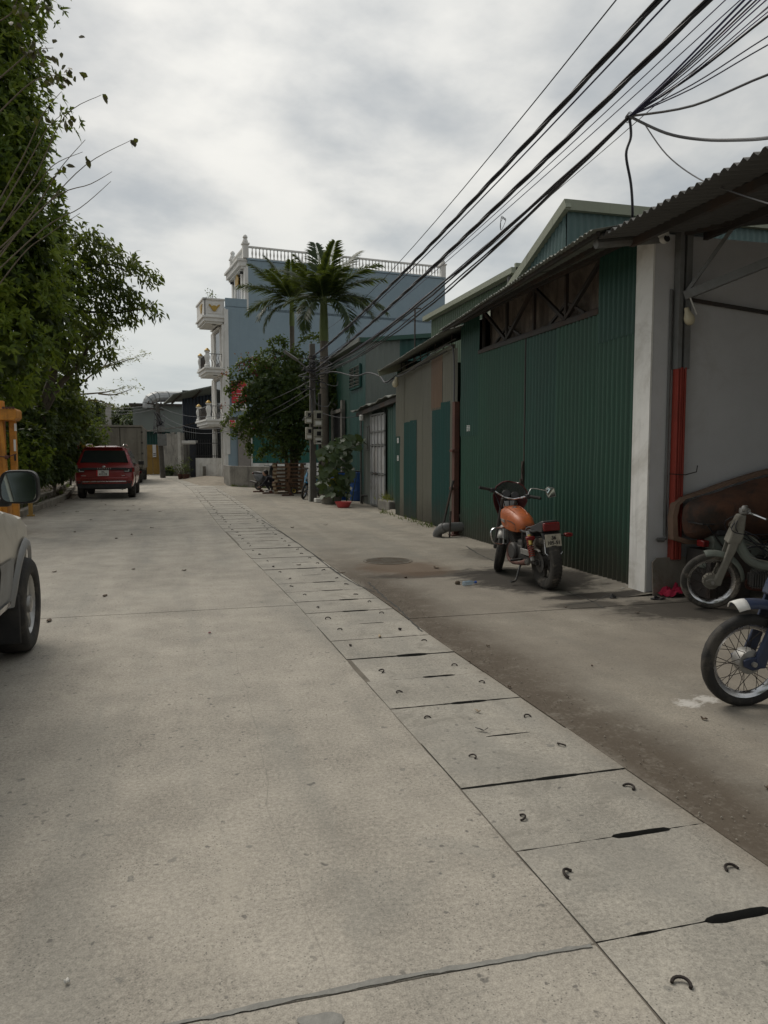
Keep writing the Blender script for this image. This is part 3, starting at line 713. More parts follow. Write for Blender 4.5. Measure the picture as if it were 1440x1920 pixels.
# ---- patched garage beyond it
V = empty('garage', (5, 15.2, 0), label='garage clad in patched tan and teal corrugated sheets with one orange patch', cat='garage')
VZ = .08
wsheet(V, 13.18, 13.55, VZ, 3.5, 'sheet_tan')
def vs_(y0, y1, z0, z1, mat, dx=0): return wsheet(V, y0, y1, z0, z1, mat, pitch=.085, amp=.019, dx=dx)
vs_(13.55, 14.06, VZ, 2.55, 'sheet_teal', -.012); vs_(13.55, 13.98, 2.5, 3.5, 'sheet_tan'); vs_(14.0, 14.62, 2.42, 3.5, 'sheet_orange', -.006)
vs_(14.04, 14.62, VZ, 2.46, 'sheet_teal', -.004); vs_(14.60, 15.22, VZ, 3.42, 'sheet_tan', -.002)
vs_(15.2, 15.75, VZ, 3.40, 'sheet_tan', -.012); vs_(15.60, 16.1, VZ+.02, 2.28, 'sheet_teal', -.026); vs_(16.08, 16.58, VZ+.02, 2.25, 'sheet_teal', -.018)
vs_(15.74, 16.6, VZ, 3.38, 'sheet_tan', 0); vs_(16.58, 16.9, VZ, 3.36, 'sheet_tan', -.01); vs_(16.88, 17.25, VZ, 1.95, 'sheet_green_b', -.014); vs_(16.88, 17.25, 1.9, 3.36, 'sheet_tan', -.004)
mb = MB(); mb.bar((4.97, 13.3, 3.55), (4.97, 17.0, 3.37), .05, .07); wp(mb, 'lintel', 'sheet_tan', V)
for i in range(8):
    yv = 13.5+i*.48; z0 = lerp(3.57, 3.40, i/8); mb = MB(); mb.bar((5.0, yv, z0), (5.0, yv, z0+.22), .02); wp(mb, 'vent_bar', 'dark_steel', V)
mb = MB(); mb.bar((5.0, 13.3, 3.68), (5.0, 17.1, 3.52), .02, .02); wp(mb, 'vent_rail', 'grey_steel', V)
eave_roof(V, 12.8, 4.52, 3.70, 17.25, 4.53, 3.47, 3.86, 3.66, 'roof_sheet', nsh=4)
mb = MB(); mb.bar((4.54, 17.22, 3.44), (5.2, 17.22, 3.62), .03, .16); wp(mb, 'barge_board', 'roof_trim', V)
mb = MB(); mb.box((6.7, 17.24, 1.9), (3.4, .04, 3.7)); mb.box((8.4, 15.1, 2.0), (.05, 4.2, 4.0)); wp(mb, 'side_wall', 'sheet_green_b', V)
for (px, py) in ((746, 826), (746, 859)):
    p = atx(px, py, 4.965); mb = MB(); mb.box((p.x, p.y, p.z), (.006, .12, .12)); wp(mb, 'stencil', 'sign_white', V)
    mb = MB()
    for i in range(2):
        for j in range(3): mb.box((p.x-.005, p.y-.025+.05*i, p.z-.035+.035*j), (.003, .03, .015))
    wp(mb, 'stencil_ink', 'sheet_green', V)
# conduit cables slung under that eave, flood bulb at its far end
def cable(name, pts, r, mat, label, cat='cable', group=None, n=6, sub=6):
    mb = MB(); mb.tube(smooth_path(pts, sub), r, n); o = mb.build(name, mat); tag(o, label, cat, group); return o
cable('cable', [(4.93, 13.1, .9), (4.92, 13.15, 2.2), (4.93, 13.2, 3.3), (4.9, 13.4, 3.58), (4.86, 14.4, 3.5), (4.84, 15.6, 3.35), (4.8, 16.6, 3.27), (4.78, 17.1, 3.2)], .016, 'grey_cable', 'grey cable slung below the patched garage eave and down the brown post')
cable('cable', [(4.9, 13.5, 3.48), (4.86, 14.6, 3.4), (4.86, 15.8, 3.36), (4.84, 16.9, 3.33), (4.9, 17.2, 3.2)], .012, 'black_cable', 'thin black cable clipped above the patched garage doors')
def bulb(loc, tilt, label, s=1.0):
    e = empty('lamp', loc, label=label, cat='lamp')
    T = Matrix.Rotation(tilt, 4, 'Y')
    mb = MB(); mb.lathe([(.012*s, .13*s), (.035*s, .12*s), (.04*s, .06*s), (.055*s, .04*s), (.058*s, .02*s)], 14, T); mb.build('socket', 'bulb', e)
    mb = MB(); mb.lathe([(.058*s, .02*s), (.075*s, -.01*s), (.08*s, -.05*s), (.072*s, -.09*s), (.05*s, -.125*s), (.02*s, -.14*s)], 14, T); mb.build('bulb', 'bulb', e)
    return e
p = atx(742, 716, 4.75); bulb(p, .2, 'small pale bulb lamp under the far end of the patched garage eave', .9)
# brown steel post between the two, with leaning pipe, and the elbow drainpipe
pst = MB(); pst.box((4.93, 13.07, 1.25), (.10, .13, 2.5)); pst.box((4.9, 13.07, 1.6), (.13, .16, .05)); pst.box((4.9, 13.07, .9), (.13, .16, .05)); pst.box((4.93, 13.07, .02), (.2, .24, .04))
tag(pst.build('post', 'rust_steel', bevel=.006), 'rust brown steel post between green warehouse and patched garage', 'post')
dp = MB(); p0 = gp(856, 992)
dp.tube(smooth_path([(5.0, 12.86, .20), (4.78, 12.87, .20), (4.64, 12.92, .18), (4.58, 13.02, .10), (4.57, 13.06, .02)], 4), .085, 12)
dp.tube([(4.66, 12.9, .19), (4.61, 12.95, .155)], .098, 12)
tag(dp.build('drainpipe', 'pvc_grey'), 'fat grey plastic elbow drainpipe coming out at the green wall foot', 'pipe')
lp_ = MB(); lp_.tube([(4.6, 12.95, 0.01), (4.86, 13.0, 1.05)], .022, 8); lp_.tube([(4.72, 12.80, 0), (4.74, 12.80, .5)], .018, 8); tag(lp_.build('scrap_rod', 'dark_steel'), 'thin iron rods leaning on the brown steel post', 'rod')
# ---- open workshop: grey party wall, roof, posts and truss
K = empty('workshop', (5, 7, 0), label='open grey-walled workshop with dark corrugated roof and steel truss', cat='workshop')
mb = MB(); mb.box((7.6, 7.24, 1.94), (5.36, .30, 3.88)); wp(mb, 'wall', 'grey_plaster', K)
mb = MB(); mb.box((4.905, 7.24, 1.93), (.022, .305, 3.86)); wp(mb, 'pilaster', 'white_plaster', K)
mb = MB(); mb.box((10.2, 1.0, 2.4), (.2, 12.8, 4.8)); wp(mb, 'rear_wall', 'grey_plaster', K)
def shed_z(x): return 3.72+.15*(x-4.05)
for i in range(8):
    ya = 6.98-i*.86; yb2 = ya-.88; n = int(.88/.105*5); vs = []; fs = []
    for k in range(n+1):
        yv = lerp(ya, yb2, k/n); h = .02*math.sin(2*math.pi*yv/.105); xe = 4.12-.03*(6.98-yv)/2.5+random.uniform(-.006, .006)
        for xx in (xe, 6.5, 10.3): vs.append((xx, yv, shed_z(xx)+h+.003*(i % 2)))
    for k in range(n):
        for j in range(2): fs.append((k*3+j, k*3+j+1, (k+1)*3+j+1, (k+1)*3+j))
    mb = MB(); mb.add(vs, fs); o = wp(mb, 'roof_sheet', 'roof_dark', K, ang=70); o.modifiers.new('t', 'SOLIDIFY').thickness = .004
mb = MB(); mb.tube([(4.17, 7.03, 3.70), (5.0, 7.03, 3.82)], .05, 10); wp(mb, 'roof_end_roll', 'grey_steel', K)
for xx in (4.6, 5.5, 6.6, 8.0):
    mb = MB(); mb.bar((xx, 7.05, shed_z(xx)-.06), (xx, .2, shed_z(xx)-.06), .05, .08); wp(mb, 'purlin', 'dark_steel', K)
# steel post standing against the wall: grey channel above, red lagging below
def pk(px, py, Y=7.0): return at(px, py, Y)
xp = 5.21
mb = MB(); mb.box((xp-.035, 7.03, 3.18), (.05, .10, 1.45)); mb.box((xp+.055, 7.03, 3.18), (.07, .10, 1.45)); wp(mb, 'post_channel', 'grey_steel', K)
mb = MB()
for k in range(4): mb.box((xp-.038+.028*k, 7.02, 1.43), (.02, .08+.012*(k % 2), 2.08))
mb.box((xp+.003, 7.04, 1.43), (.11, .06, 2.08)); wp(mb, 'post_cladding', 'red_steel', K, bevel=.004)
mb = MB(); mb.tube([(xp-.14, 6.95, .98+.35), (xp+.02, 6.9, .97+.35), (xp+.19, 6.94, 1.0+.35), (xp+.2, 6.94, 1.07+.35)], .006, 6); wp(mb, 'wire_tie', 'wire_hook', K)
j = Vector((xp, 6.98, 3.22))
mb = MB(); mb.bar(j, at(1440, 478, 6.3)+Vector((.8, -.55, .28)), .06, .09); wp(mb, 'truss_chord', 'grey_steel', K)
mb = MB(); mb.bar(j+Vector((.02, -.02, .05)), at(1420, 372, 6.5)+Vector((0, 0, .05)), .035); wp(mb, 'truss_diagonal', 'grey_steel', K)
mb = MB(); mb.bar((xp+.1, 7.04, 3.20), (6.9, 7.04, 3.06), .035); wp(mb, 'wall_rail', 'dark_steel', K)
mb = MB(); mb.bar((xp, 7.0, 3.9), (xp+1.6, 5.0, 4.05), .06, .10); wp(mb, 'rafter', 'dark_steel', K)
mb = MB(); mb.tube([(xp+.03, 6.93, 3.20), (xp+.1, 6.9, 3.02)], .008, 6); wp(mb, 'conduit_stub', 'cam_white', K)
mb = MB(); mb.tube([(5.115, 7.07, 3.3), (5.115, 7.07, .66), (5.11, 7.04, .62), (5.06, 7.02, .61), (4.98, 7.02, .61)], .017, 8); mb.tube([(5.07, 7.02, .61), (5.0, 7.02, .61)], .026, 8); wp(mb, 'wall_pipe', 'pvc_grey', K)
bulb(at(1291, 592, 6.93), -.35, 'cream bulb lamp hanging on the grey workshop post', .72)
# CCTV dome
c = at(1244, 442, 6.9); e = empty('security_camera', c, label='white dome security camera under the dark workshop roof', cat='camera')
mb = MB(); mb.box((-.01, .04, .06), (.12, .10, .05)); mb.build('bracket', 'cam_white', e, bevel=.008)
mb = MB(); mb.lathe([(.02, .05), (.055, .045), (.058, .0), (.05, -.01)], 16); mb.build('body', 'cam_white', e)
mb = MB(); mb.sphere((.0, -.015, -.035), .05, 16, 10); mb.build('ball', 'cam_white', e)
mb = MB(); mb.lathe([(.036, 0), (.034, .008), (.01, .012)], 16, TR((.0, -.058, -.045), R(75))); mb.build('lens', 'black_plastic', e)
# ---- taller buildings behind
B = empty('tall_warehouse', (6.4, 9.5, 0), label='tall green warehouse with slanting roofline rising behind the truss eave', cat='warehouse')
X1 = 6.4
ptop = atx(1063, 390, X1); pfar = atx(985, 505, X1)
Yn, Zt = ptop.y, ptop.z
sl_ = (pfar.z-Zt)/(pfar.y-Yn); Yf = Yn+4.2
vs = []; fs = []; n = int((Yf-Yn)/.13*4)
for k in range(n+1):
    yv = lerp(Yn, Yf, k/n); h = .014*math.sin(2*math.pi*yv/.13)
    vs += [(X1-h, yv, 3.2), (X1-h, yv, max(3.25, Zt+sl_*(yv-Yn)))]
    if k: fs.append((2*k-2, 2*k-1, 2*k+1, 2*k))
mb = MB(); mb.add(vs, fs); wp(mb, 'side_wall', 'sheet_bluegreen', B, ang=70)
pr_ = at(1195, 408, Yn)
mb = MB(); n = int(6/.13*4); vs = []; fs = []
for k in range(n+1):
    xv = X1+6*k/n; h = .014*math.sin(2*math.pi*xv/.13); vs += [(xv, Yn-h, 3.2), (xv, Yn-h, Zt-.01)]
    if k: fs.append((2*k-2, 2*k-1, 2*k+1, 2*k))
mb.add(vs, fs); wp(mb, 'front_wall', 'sheet_bluegreen', B, ang=70)
mb = MB(); mb.bar((X1-.08, Yn-.05, Zt+.03), (X1+6, Yn-.05, Zt+.03), .10, .17); wp(mb, 'ridge_trim', 'roof_trim', B)
mb = MB(); mb.bar((X1-.04, Yn-.1, Zt+.05), (X1-.04, Yf, Zt+sl_*(Yf-Yn)+.05), .16, .10, up=(1, 0, 0)); wp(mb, 'verge_trim', 'roof_trim', B)
mb = MB(); mb.add([(X1, Yn, Zt), (X1+6, Yn, Zt), (X1+6, Yf, Zt+sl_*(Yf-Yn)), (X1, Yf, Zt+sl_*(Yf-Yn))], [(0, 1, 2, 3)]); wp(mb, 'roof', 'roof_sheet', B)
B2 = empty('long_warehouse', (6.8, 16, 0), label='olive green warehouse with gutter seen above the patched garage roof', cat='warehouse')
X2 = 6.8; pn = atx(972, 500, X2); pf = atx(808, 607, X2); ze = (pn.z+pf.z)/2
mb = MB(); corr(mb, (X2, pn.y, 2.8), (0, 1, 0), (0, 0, 1), pf.y-pn.y, ze-2.85, .14, .014, nrm=(-1, 0, 0)); wp(mb, 'side_wall', 'sheet_olive', B2, ang=70)
mb = MB(); corr(mb, (X2, pn.y, 2.8), (1, 0, 0), (0, 0, 1), 5, ze-2.8+.1, .14, .014, nrm=(0, -1, 0)); wp(mb, 'front_wall', 'sheet_olive', B2, ang=70)
mb = MB(); mb.bar((X2-.12, pn.y-.1, ze+.02), (X2-.12, pf.y+.15, ze+.02), .16, .12); wp(mb, 'gutter', 'roof_trim', B2)
mb = MB(); mb.box((X2+2.4, pn.y-.06, ze+.06), (5, .08, .22)); wp(mb, 'front_trim', 'roof_trim', B2)
mb = MB(); mb.box((X2+2.5, (pn.y+pf.y)/2, ze+.0), (5, pf.y-pn.y, .06)); mb.box((X2+2.5, pf.y, 3.2), (5, .08, ze-2.3)); wp(mb, 'roof', 'roof_sheet', B2)
mb = MB(); mb.tube(smooth_path([(X2-.12, pn.y+.15, ze-.02), (X2-.12, pn.y+.15, ze-.3), (X2-.05, pn.y+.1, ze-.5), (X2-.05, pn.y-.2, ze-.62)], 4), .05, 10); wp(mb, 'downpipe', 'pvc_grey', B2)
# ================================================================ MIDDLE DISTANCE, RIGHT
def lp2(root, mb, name, mat, **k):
    o = mb.build(name, mat, root, **k); o.location = -Vector(root.location); return o
# ---- green building with the louvre
Gb = empty('green_building', (5.6, 25, 0), label='dark green metal building with a louvre vent behind the meter pole', cat='building')
Yg = 22.8; zt = 4.98
for i in range(6):
    mb = MB(); corr(mb, (5.6, Yg+i*1.13, 0), (0, 1, 0), (0, 0, 1), 1.13, zt, .19, .012, nrm=(-1, 0, 0)); lp2(Gb, mb, 'wall_sheet', 'sheet_teal' if i < 2 else 'sheet_green_b', ang=60)
xs = 5.6
zr = at(800, 634, Yg).z
def gz(x): return zt+(zr-zt)*(x-5.6)/(at(800, 634, Yg).x-5.6)
for i in range(4):
    x0 = 5.6+i*1.1; mt = 'sheet_grey' if i < 1 else 'sheet_teal'
    n = 24; vs = []; fs = []
    for k in range(n+1):
        xv = x0+1.1*k/n; h = .014*math.sin(2*math.pi*xv/.19); vs += [(xv, Yg-h, 2.6 if i else 0), (xv, Yg-h, gz(xv))]
        if k: fs.append((2*k-2, 2*k-1, 2*k+1, 2*k))
    mb = MB(); mb.add(vs, fs); lp2(Gb, mb, 'wall_sheet', mt, ang=60)
mb = MB(); corr(mb, (6.7, Yg-.03, 2.6), (1, 0, 0), (0, 0, 1), 1.4, 1.15, .19, .012, nrm=(0, -1, 0)); lp2(Gb, mb, 'wall_sheet', 'sheet_grey', ang=60)
mb = MB(); mb.bar((5.5, Yg-.15, zt+.06), (5.5, 29.7, zt+.06), .30, .14); lp2(Gb, mb, 'eave_trim', 'roof_sheet')
mb = MB(); mb.bar((5.4, Yg-.08, zt+.04), (10, Yg-.08, gz(10)+.06), .2, .13); lp2(Gb, mb, 'verge_trim', 'sheet_green_b')
mb = MB(); mb.add([(5.5, Yg, zt), (10, Yg, gz(10)), (10, 29.6, gz(10)), (5.5, 29.6, zt)], [(0, 1, 2, 3)]); mb.box((7.7, 29.6, 2.5), (4.2, .06, 5)); lp2(Gb, mb, 'roof', 'roof_sheet')
a = atx(676, 724, 5.56); b = atx(657, 692, 5.56)
lv = MB(); y0, y1, z0, z1 = a.y, b.y, a.z, b.z
for (c, d) in (((y0+y1)/2, .04), (y0, .05), (y1, .05)): lv.box((5.55, c, (z0+z1)/2), (.07, d, z1-z0))
lv.box((5.55, (y0+y1)/2, z0), (.07, y1-y0, .05)); lv.box((5.55, (y0+y1)/2, z1), (.07, y1-y0, .05)); f = lp2(Gb, lv, 'louvre_frame', 'sheet_teal')
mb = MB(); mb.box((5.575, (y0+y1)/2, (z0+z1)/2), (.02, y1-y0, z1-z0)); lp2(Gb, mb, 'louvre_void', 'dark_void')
for i in range(6):
    mb = MB(); zc = z0+(z1-z0)*(i+.5)/6; mb.box((0, 0, 0), (.10, y1-y0-.06, .012), TR((5.54, (y0+y1)/2, zc), 0, R(40))); lp2(Gb, mb, 'louvre_blade', 'sheet_grey')
# window and brick pier half hidden by plants
mb = MB(); mb.box((5.52, 26.6, 2.35), (.06, 1.5, 1.2)); lp2(Gb, mb, 'window', 'dark_void')
mb = MB(); mb.box((5.5, 25.75, 1.9), (.12, .22, 3.0)); mb.box((5.5, 27.4, 1.9), (.12, .3, 3.0)); mb.box((5.48, 26.6, 3.05), (.14, 1.8, .12)); lp2(Gb, mb, 'window_frame', 'old_concrete')
# ---- lean-to with the folding gate
L = empty('lean_to', (5.5, 20.8, 0), label='low lean-to wall between green building and patched garage with a ragged roof edge', cat='shed')
mb = MB(); corr(mb, (5.5, 21.62, 0), (0, 1, 0), (0, 0, 1), 1.1, 2.8, .19, .01, nrm=(-1, 0, 0)); lp2(L, mb, 'wall_sheet', 'sheet_grey', ang=60)
mb = MB(); corr(mb, (5.5, 17.3, 0), (0, 1, 0), (0, 0, 1), 2.55, 2.8, .19, .01, nrm=(-1, 0, 0)); lp2(L, mb, 'wall_sheet', 'sheet_green_b', ang=60)
mb = MB(); mb.box((5.46, 18.8, 1.5), (.05, .5, 2.9)); lp2(L, mb, 'side_panel', 'sheet_teal')
mb = MB(); mb.box((5.43, 18.35, .8), (.04, .25, 1.4)); lp2(L, mb, 'loose_board', 'beige_paint')
mb = MB(); n = 30; vs = []; fs = []
for k in range(n+1):
    yv = 18.0+5.2*k/n; zz = lerp(3.06, 2.86, k/n)+.03*math.sin(yv*3)+.02*math.sin(yv*9)
    vs += [(5.2, yv, zz), (7.5, yv, zz+.4), (5.2, yv, zz-.025), (7.5, yv, zz+.375)]
    if k: fs += [(4*k-4, 4*k-3, 4*k+1, 4*k), (4*k-2, 4*k-1, 4*k+3, 4*k+2), (4*k-4, 4*k, 4*k+2, 4*k-2)]
mb.add(vs, fs); lp2(L, mb, 'roof', 'roof_sheet')
mb = MB(); mb.bar((5.3, 18.0, 2.92), (5.3, 22.7, 2.74), .06, .12); lp2(L, mb, 'fascia', 'dark_steel')
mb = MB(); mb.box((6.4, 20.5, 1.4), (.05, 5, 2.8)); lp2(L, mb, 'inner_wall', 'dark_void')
mb = MB(); mb.tube([(5.42, 22.68, 0), (5.42, 22.68, 2.85)], .035, 8); lp2(L, mb, 'downpipe', 'grey_steel')
mb = MB(); mb.lathe([(.03, 0), (.07, .02), (.07, .16), (.05, .18)], 10, TR((5.25, 21.9, 2.52))); lp2(L, mb, 'porch_lamp', 'cam_white')
mb = MB()
for (c, d) in (((5.44, 21.95, 2.0), (.03, .03, .75)), ((5.44, 21.68, 2.0), (.03, .03, .75)), ((5.44, 21.82, 2.36), (.03, .3, .03)), ((5.44, 21.82, 1.64), (.03, .3, .03))): mb.box(c, d)
lp2(L, mb, 'wall_frame', 'grey_steel')
Gt = empty('folding_gate', (5.44, 20.72, .02), label='pale grey folding steel gate of upright bars in the lean-to', cat='gate')
for i in range(5):
    yv = -.76+.38*i
    mb = MB(); mb.box((0, yv, 1.33), (.045, .05, 2.64)); mb.build('stile', 'door_grey', Gt, bevel=.004)
for i in range(4):
    yv = -.57+.38*i
    for (z0, z1) in ((.05, .9), (.98, 1.72), (1.8, 2.12), (2.18, 2.6)):
        mb = MB(); mb.box((.015, yv, (z0+z1)/2), (.015, .31, z1-z0)); mb.build('panel', 'door_grey', Gt)
for zc in (.02, .94, 1.76, 2.15, 2.64):
    mb = MB(); mb.box((-.004, 0, zc), (.05, 1.58, .045)); mb.build('rail', 'grey_steel', Gt)
mb = MB(); mb.box((-.04, .1, .95), (.03, .5, .03)); mb.build('bolt', 'dark_steel', Gt)
# ---- planter block and weeds by the gate
p = gp(722, 958)
mb = MB(); mb.box((p.x+.25, p.y+.1, .14), (.55, 1.2, .28)); tag(mb.build('planter_block', 'old_concrete', bevel=.03), 'mossy broken concrete block by the folding gate', 'block')
mb = MB(); mb.box((p.x+.35, p.y-.7, .05), (.7, .55, .07)); tag(mb.build('step_slab', 'yard_concrete', bevel=.01), 'thin concrete step slab beside the mossy block', 'slab')
# ---- barrel, basin, foam, stool
p = gp(684, 938); br = empty('barrel', (p.x-.22, p.y-.15, 0), label='blue plastic drum standing among the round leaves', cat='barrel')
mb = MB(); mb.lathe([(.26, 0), (.30, .03), (.305, .3), (.315, .32), (.305, .34), (.305, .62), (.315, .64), (.305, .66), (.30, .92), (.26, .96), (.25, .95)], 24); mb.build('body', 'barrel_blue', br)
mb = MB(); mb.lathe([(.27, .955), (.28, .985), (.05, .99)], 24); mb.build('lid', 'dark_steel', br)
for dx, dy, nm in ((-.5, .75, 'darker blue drum behind the bright blue one'),):
    c2 = copy_tree(br); c2.location = br.location+Vector((dx, dy, -.05)); c2['label'] = nm
p = gp(645, 952); mb = MB(); mb.lathe([(.16, 0), (.19, .06), (.235, .15), (.25, .16), (.24, .15), (.18, .03), (.02, .02)], 24, TR((p.x, p.y+.1, .005))); tag(mb.build('basin', 'basin_red'), 'red plastic basin on the ground under the round leaves', 'basin')
p = gp(602, 942); mb = MB(); mb.box((p.x, p.y, .07), (.42, .2, .13), rz=.2); mb.box((p.x+.16, p.y-.05, .05), (.2, .16, .09), rz=-.4); tag(mb.build('foam_block', 'foam_white', bevel=.02), 'broken white foam blocks at the foot of the concrete pole', 'foam')
p = gp(690, 945); st = empty('stool', (p.x-.05, p.y+.1, 0), label='small dark stool between the red basin and the folding gate', cat='stool')
mb = MB(); mb.box((0, 0, .25), (.3, .26, .03)); mb.build('seat', 'black_plastic', st, bevel=.006)
for sx in (-1, 1):
    for sy in (-1, 1): mb = MB(); mb.bar((sx*.12, sy*.1, 0), (sx*.10, sy*.08, .24), .03); mb.build('leg', 'black_plastic', st)
p = gp(613, 946); pl = empty('planter', (p.x+.2, p.y+.35, 0), label='dark round plant tub under the round leaves', cat='planter')
mb = MB(); mb.lathe([(.3, 0), (.36, .3), (.38, .32), (.33, .31), (.3, .26)], 20); mb.build('tub', 'old_concrete', pl)
mb = MB(); mb.lathe([(.33, .24), (.02, .27)], 16); mb.build('soil', 'soil', pl)
# ---- concrete service pole with meters and lamp
PX, PY = 4.12, 23.9
po = empty('utility_pole', (PX, PY, 0), label='square concrete pole carrying meter boxes and a tangle of cables', cat='utility pole')
mb = MB(); mb.box((0, 0, 2.5), (.20, .20, 5.06), taper=.82); mb.build('shaft', 'pole_concrete', po, bevel=.01)
mb = MB(); mb.tube([(-.14, -.06, 0), (-.13, -.06, 1.1)], .03, 8); mb.build('ground_pipe', 'cam_white', po)
mb = MB(); mb.box((0, -.01, 4.62), (.24, .26, .06)); mb.box((0, -.01, 4.15), (.25, .26, .05)); mb.build('clamp', 'dark_steel', po)
mb = MB(); mb.tube(smooth_path([(.02, -.1, 4.05), (-.3, -.3, 4.28), (-.62, -.5, 4.48)], 4), .02, 8); mb.build('lamp_arm', 'grey_steel', po)
mb = MB(); mb.loft([[(-.56+u*-.42+v*.05, -.46-u*.3-v*.06, 4.44+u*.2+w_) for v, w_ in ((-1, 0), (0, .07), (1, 0), (0, -.035))] for u in (0, .25, .7, 1)]); mb.build('lamp_head', 'grey_steel', po)
def meter(name, px0, py0, px1, py1, Y, torn=False):
    a = at(px0, py0, Y); b = at(px1, py1, Y); cx, cz = (a.x+b.x)/2-PX, (a.z+b.z)/2; wx, hz = abs(b.x-a.x), abs(a.z-b.z)
    mb = MB(); mb.box((cx, Y-PY, cz), (wx, .16, hz)); o = mb.build(name, 'meter_box', po, bevel=.015)
    mb = MB(); mb.box((cx+.02, Y-PY-.085, cz+hz*.18), (wx*.5, .01, hz*.32)); mb.build('dial_window', 'dark_void', o)
    mb = MB(); mb.box((cx, Y-PY-.086, cz-hz*.28), (wx*.7, .012, hz*.22)); mb.build('label_plate', 'cam_white', o)
    mb = MB(); mb.box((cx, Y-PY-.083, cz-hz*.05), (wx*1.02, .01, .012)); mb.build('seam', 'dark_steel', o)
meter('meter_box', 588, 770, 604, 800, 23.68); meter('meter_box', 588, 805, 604, 830, 23.68)
meter('meter_box', 572, 771, 585, 794, 23.8); meter('meter_box', 573, 801, 585, 824, 23.8); meter('meter_box', 589, 825, 603, 833, 23.66)
# tangle of coiled cable at the pole head
for i in range(9):
    rr = random.Random(i); c0 = Vector((PX+rr.uniform(-.15, .2), PY-.16, 4.0+rr.uniform(-.4, .45))); pts = []
    a0 = rr.uniform(0, 6)
    for k in range(12): a = a0+k*.62; r_ = rr.uniform(.12, .42); pts.append(c0+Vector((r_*math.cos(a)*1.2, -.05-.1*rr.random(), r_*math.sin(a)*.7)))
    mb = MB(); mb.tube(smooth_path(pts, 4), .012, 5); o = mb.build('cable_coil', 'black_cable' if i % 3 else 'grey_cable', po); o.location = (-PX, -PY, 0)
for i, (x0, z0, x1, z1) in enumerate(((.05, 3.6, .45, 3.05), (-.05, 3.3, .25, 2.7), (.1, 4.5, .7, 3.7), (-.1, 3.5, -.35, 2.6))):
    mb = MB(); mb.tube(smooth_path([(x0, -.13, z0), (x0+.03, -.2, (z0+z1)/2-.2), (x1, -.16, z1), (x1+.1, -.16, z1+.15)], 5), .012, 5); mb.build('loose_cable', 'grey_cable', po)
mb = MB(); mb.tube([(0, 0, 0), (0, 0, 3.5)], .05, 8); o = mb.build('stay_post', 'dark_steel'); o.location = (PX+.32, PY+.5, 0); tag(o, 'thin dark steel post just behind the concrete meter pole', 'post')
# ---- pallets
def make_pallet():
    e = empty('pallet', label='worn brown wooden pallet stacked beside the crouching person', cat='pallet', group='stacked wooden pallets')
    for i in range(7): mb = MB(); mb.box((0, -.45+.15*i, .132), (1.2, .11, .02)); mb.build('deck_board', 'pallet_wood', e)
    for j in range(3): mb = MB(); mb.box((-.53+.53*j, 0, .112), (.11, 1.0, .02)); mb.build('stringer_board', 'pallet_wood', e)
    for i in range(3):
        for j in range(3): mb = MB(); mb.box((-.53+.53*i, -.44+.44*j, .062), (.13, .10, .08)); mb.build('block', 'pallet_wood_pale' if (i+j) % 3 == 0 else 'pallet_wood', e)
    for j in range(3): mb = MB(); mb.box((0, -.44+.44*j, .011), (1.2, .1, .022)); mb.build('base_board', 'pallet_wood', e)
    return e
pp = gp(546, 926); pal0 = make_pallet()
for i in range(8):
    e = pal0 if i == 0 else copy_tree(pal0)
    e.location = (pp.x+random.uniform(-.05, .05), pp.y+.55+random.uniform(-.04, .04), .146*i+.002); e.rotation_euler = (0, 0, R(-8)+random.uniform(-.06, .06))
# ---- low concrete wall
A = gp(432, 912); Bp = Vector((5.3, 31.0, 0)); Cc = gp(418, 908); Cc = A+(Cc-A).normalized()*2.2
lw = MB(); d1 = (Bp-A).normalized(); th = .18
q = [A, Bp, Bp+Vector((.1, .2, 0)), A+Vector((.12, .22, 0)), Cc+Vector((.2, 0, 0)), Cc]
lw.prism([(v.x, v.y) for v in q], .98, TR((0, 0, -.02))); tag(lw.build('low_wall', 'old_concrete', ang=20, bevel=.01), 'low weathered bare concrete wall behind the dark scooter', 'wall')
# ---- blue house
O = at(428, 890, 44.0); O.z = .1
az = R(83); U = Vector((math.sin(az), math.cos(az), 0)); Vv = Vector((-U.y, U.x, 0))
HM = Matrix(((U.x, Vv.x, 0, O.x), (U.y, Vv.y, 0, O.y), (0, 0, 1, 0), (0, 0, 0, 1)))
Hh = empty('blue_house', (O.x, O.y, 0), math.atan2(U.y, U.x), label='tall pale blue house with white balconies and gold ornaments', cat='house')
FW = 4.0; UL = 13.9
mb = MB(); mb.box((UL/2, FW/2, 4.95), (UL, FW, 9.9)); mb.box(((1.3+UL)/2, FW/2, 11.15), (UL-1.3, FW, 2.8)); mb.box((.65, .06, 10.1), (1.32, .12, .5)); mb.build('wall', 'blue_paint', Hh, ang=20)
def hb(name, c, d, mat='white_trim', parent=None, bevel=.01): mb = MB(); mb.box(c, d); return mb.build(name, mat, parent or Hh, bevel=bevel)
# facade skin and pilasters
hb('facade', (-.03, FW/2, 4.95), (.10, FW+.02, 9.6), 'white_trim')
for zc, zh in ((1.7, 3.1), (4.8, 2.5), (7.65, 2.4)):
    for v in (.14, .85, FW-.85, FW-.14): hb('pilaster', (-.13, v, zc), (.16, .26, zh))
    d = hb('door', (-.09, FW/2, zc-.05), (.06, 1.7, zh*.9), 'black_plastic')
    for k in range(4): hb('pane', (-.125, FW/2-.60+.40*k, zc+.1), (.015, .34, zh*.72), 'car_glass', d, 0)
    hb('lintel', (-.16, FW/2, zc+zh/2-.04), (.24, 2.3, .14)); hb('lintel', (-.19, FW/2, zc+zh/2+.10), (.32, 2.6, .10))
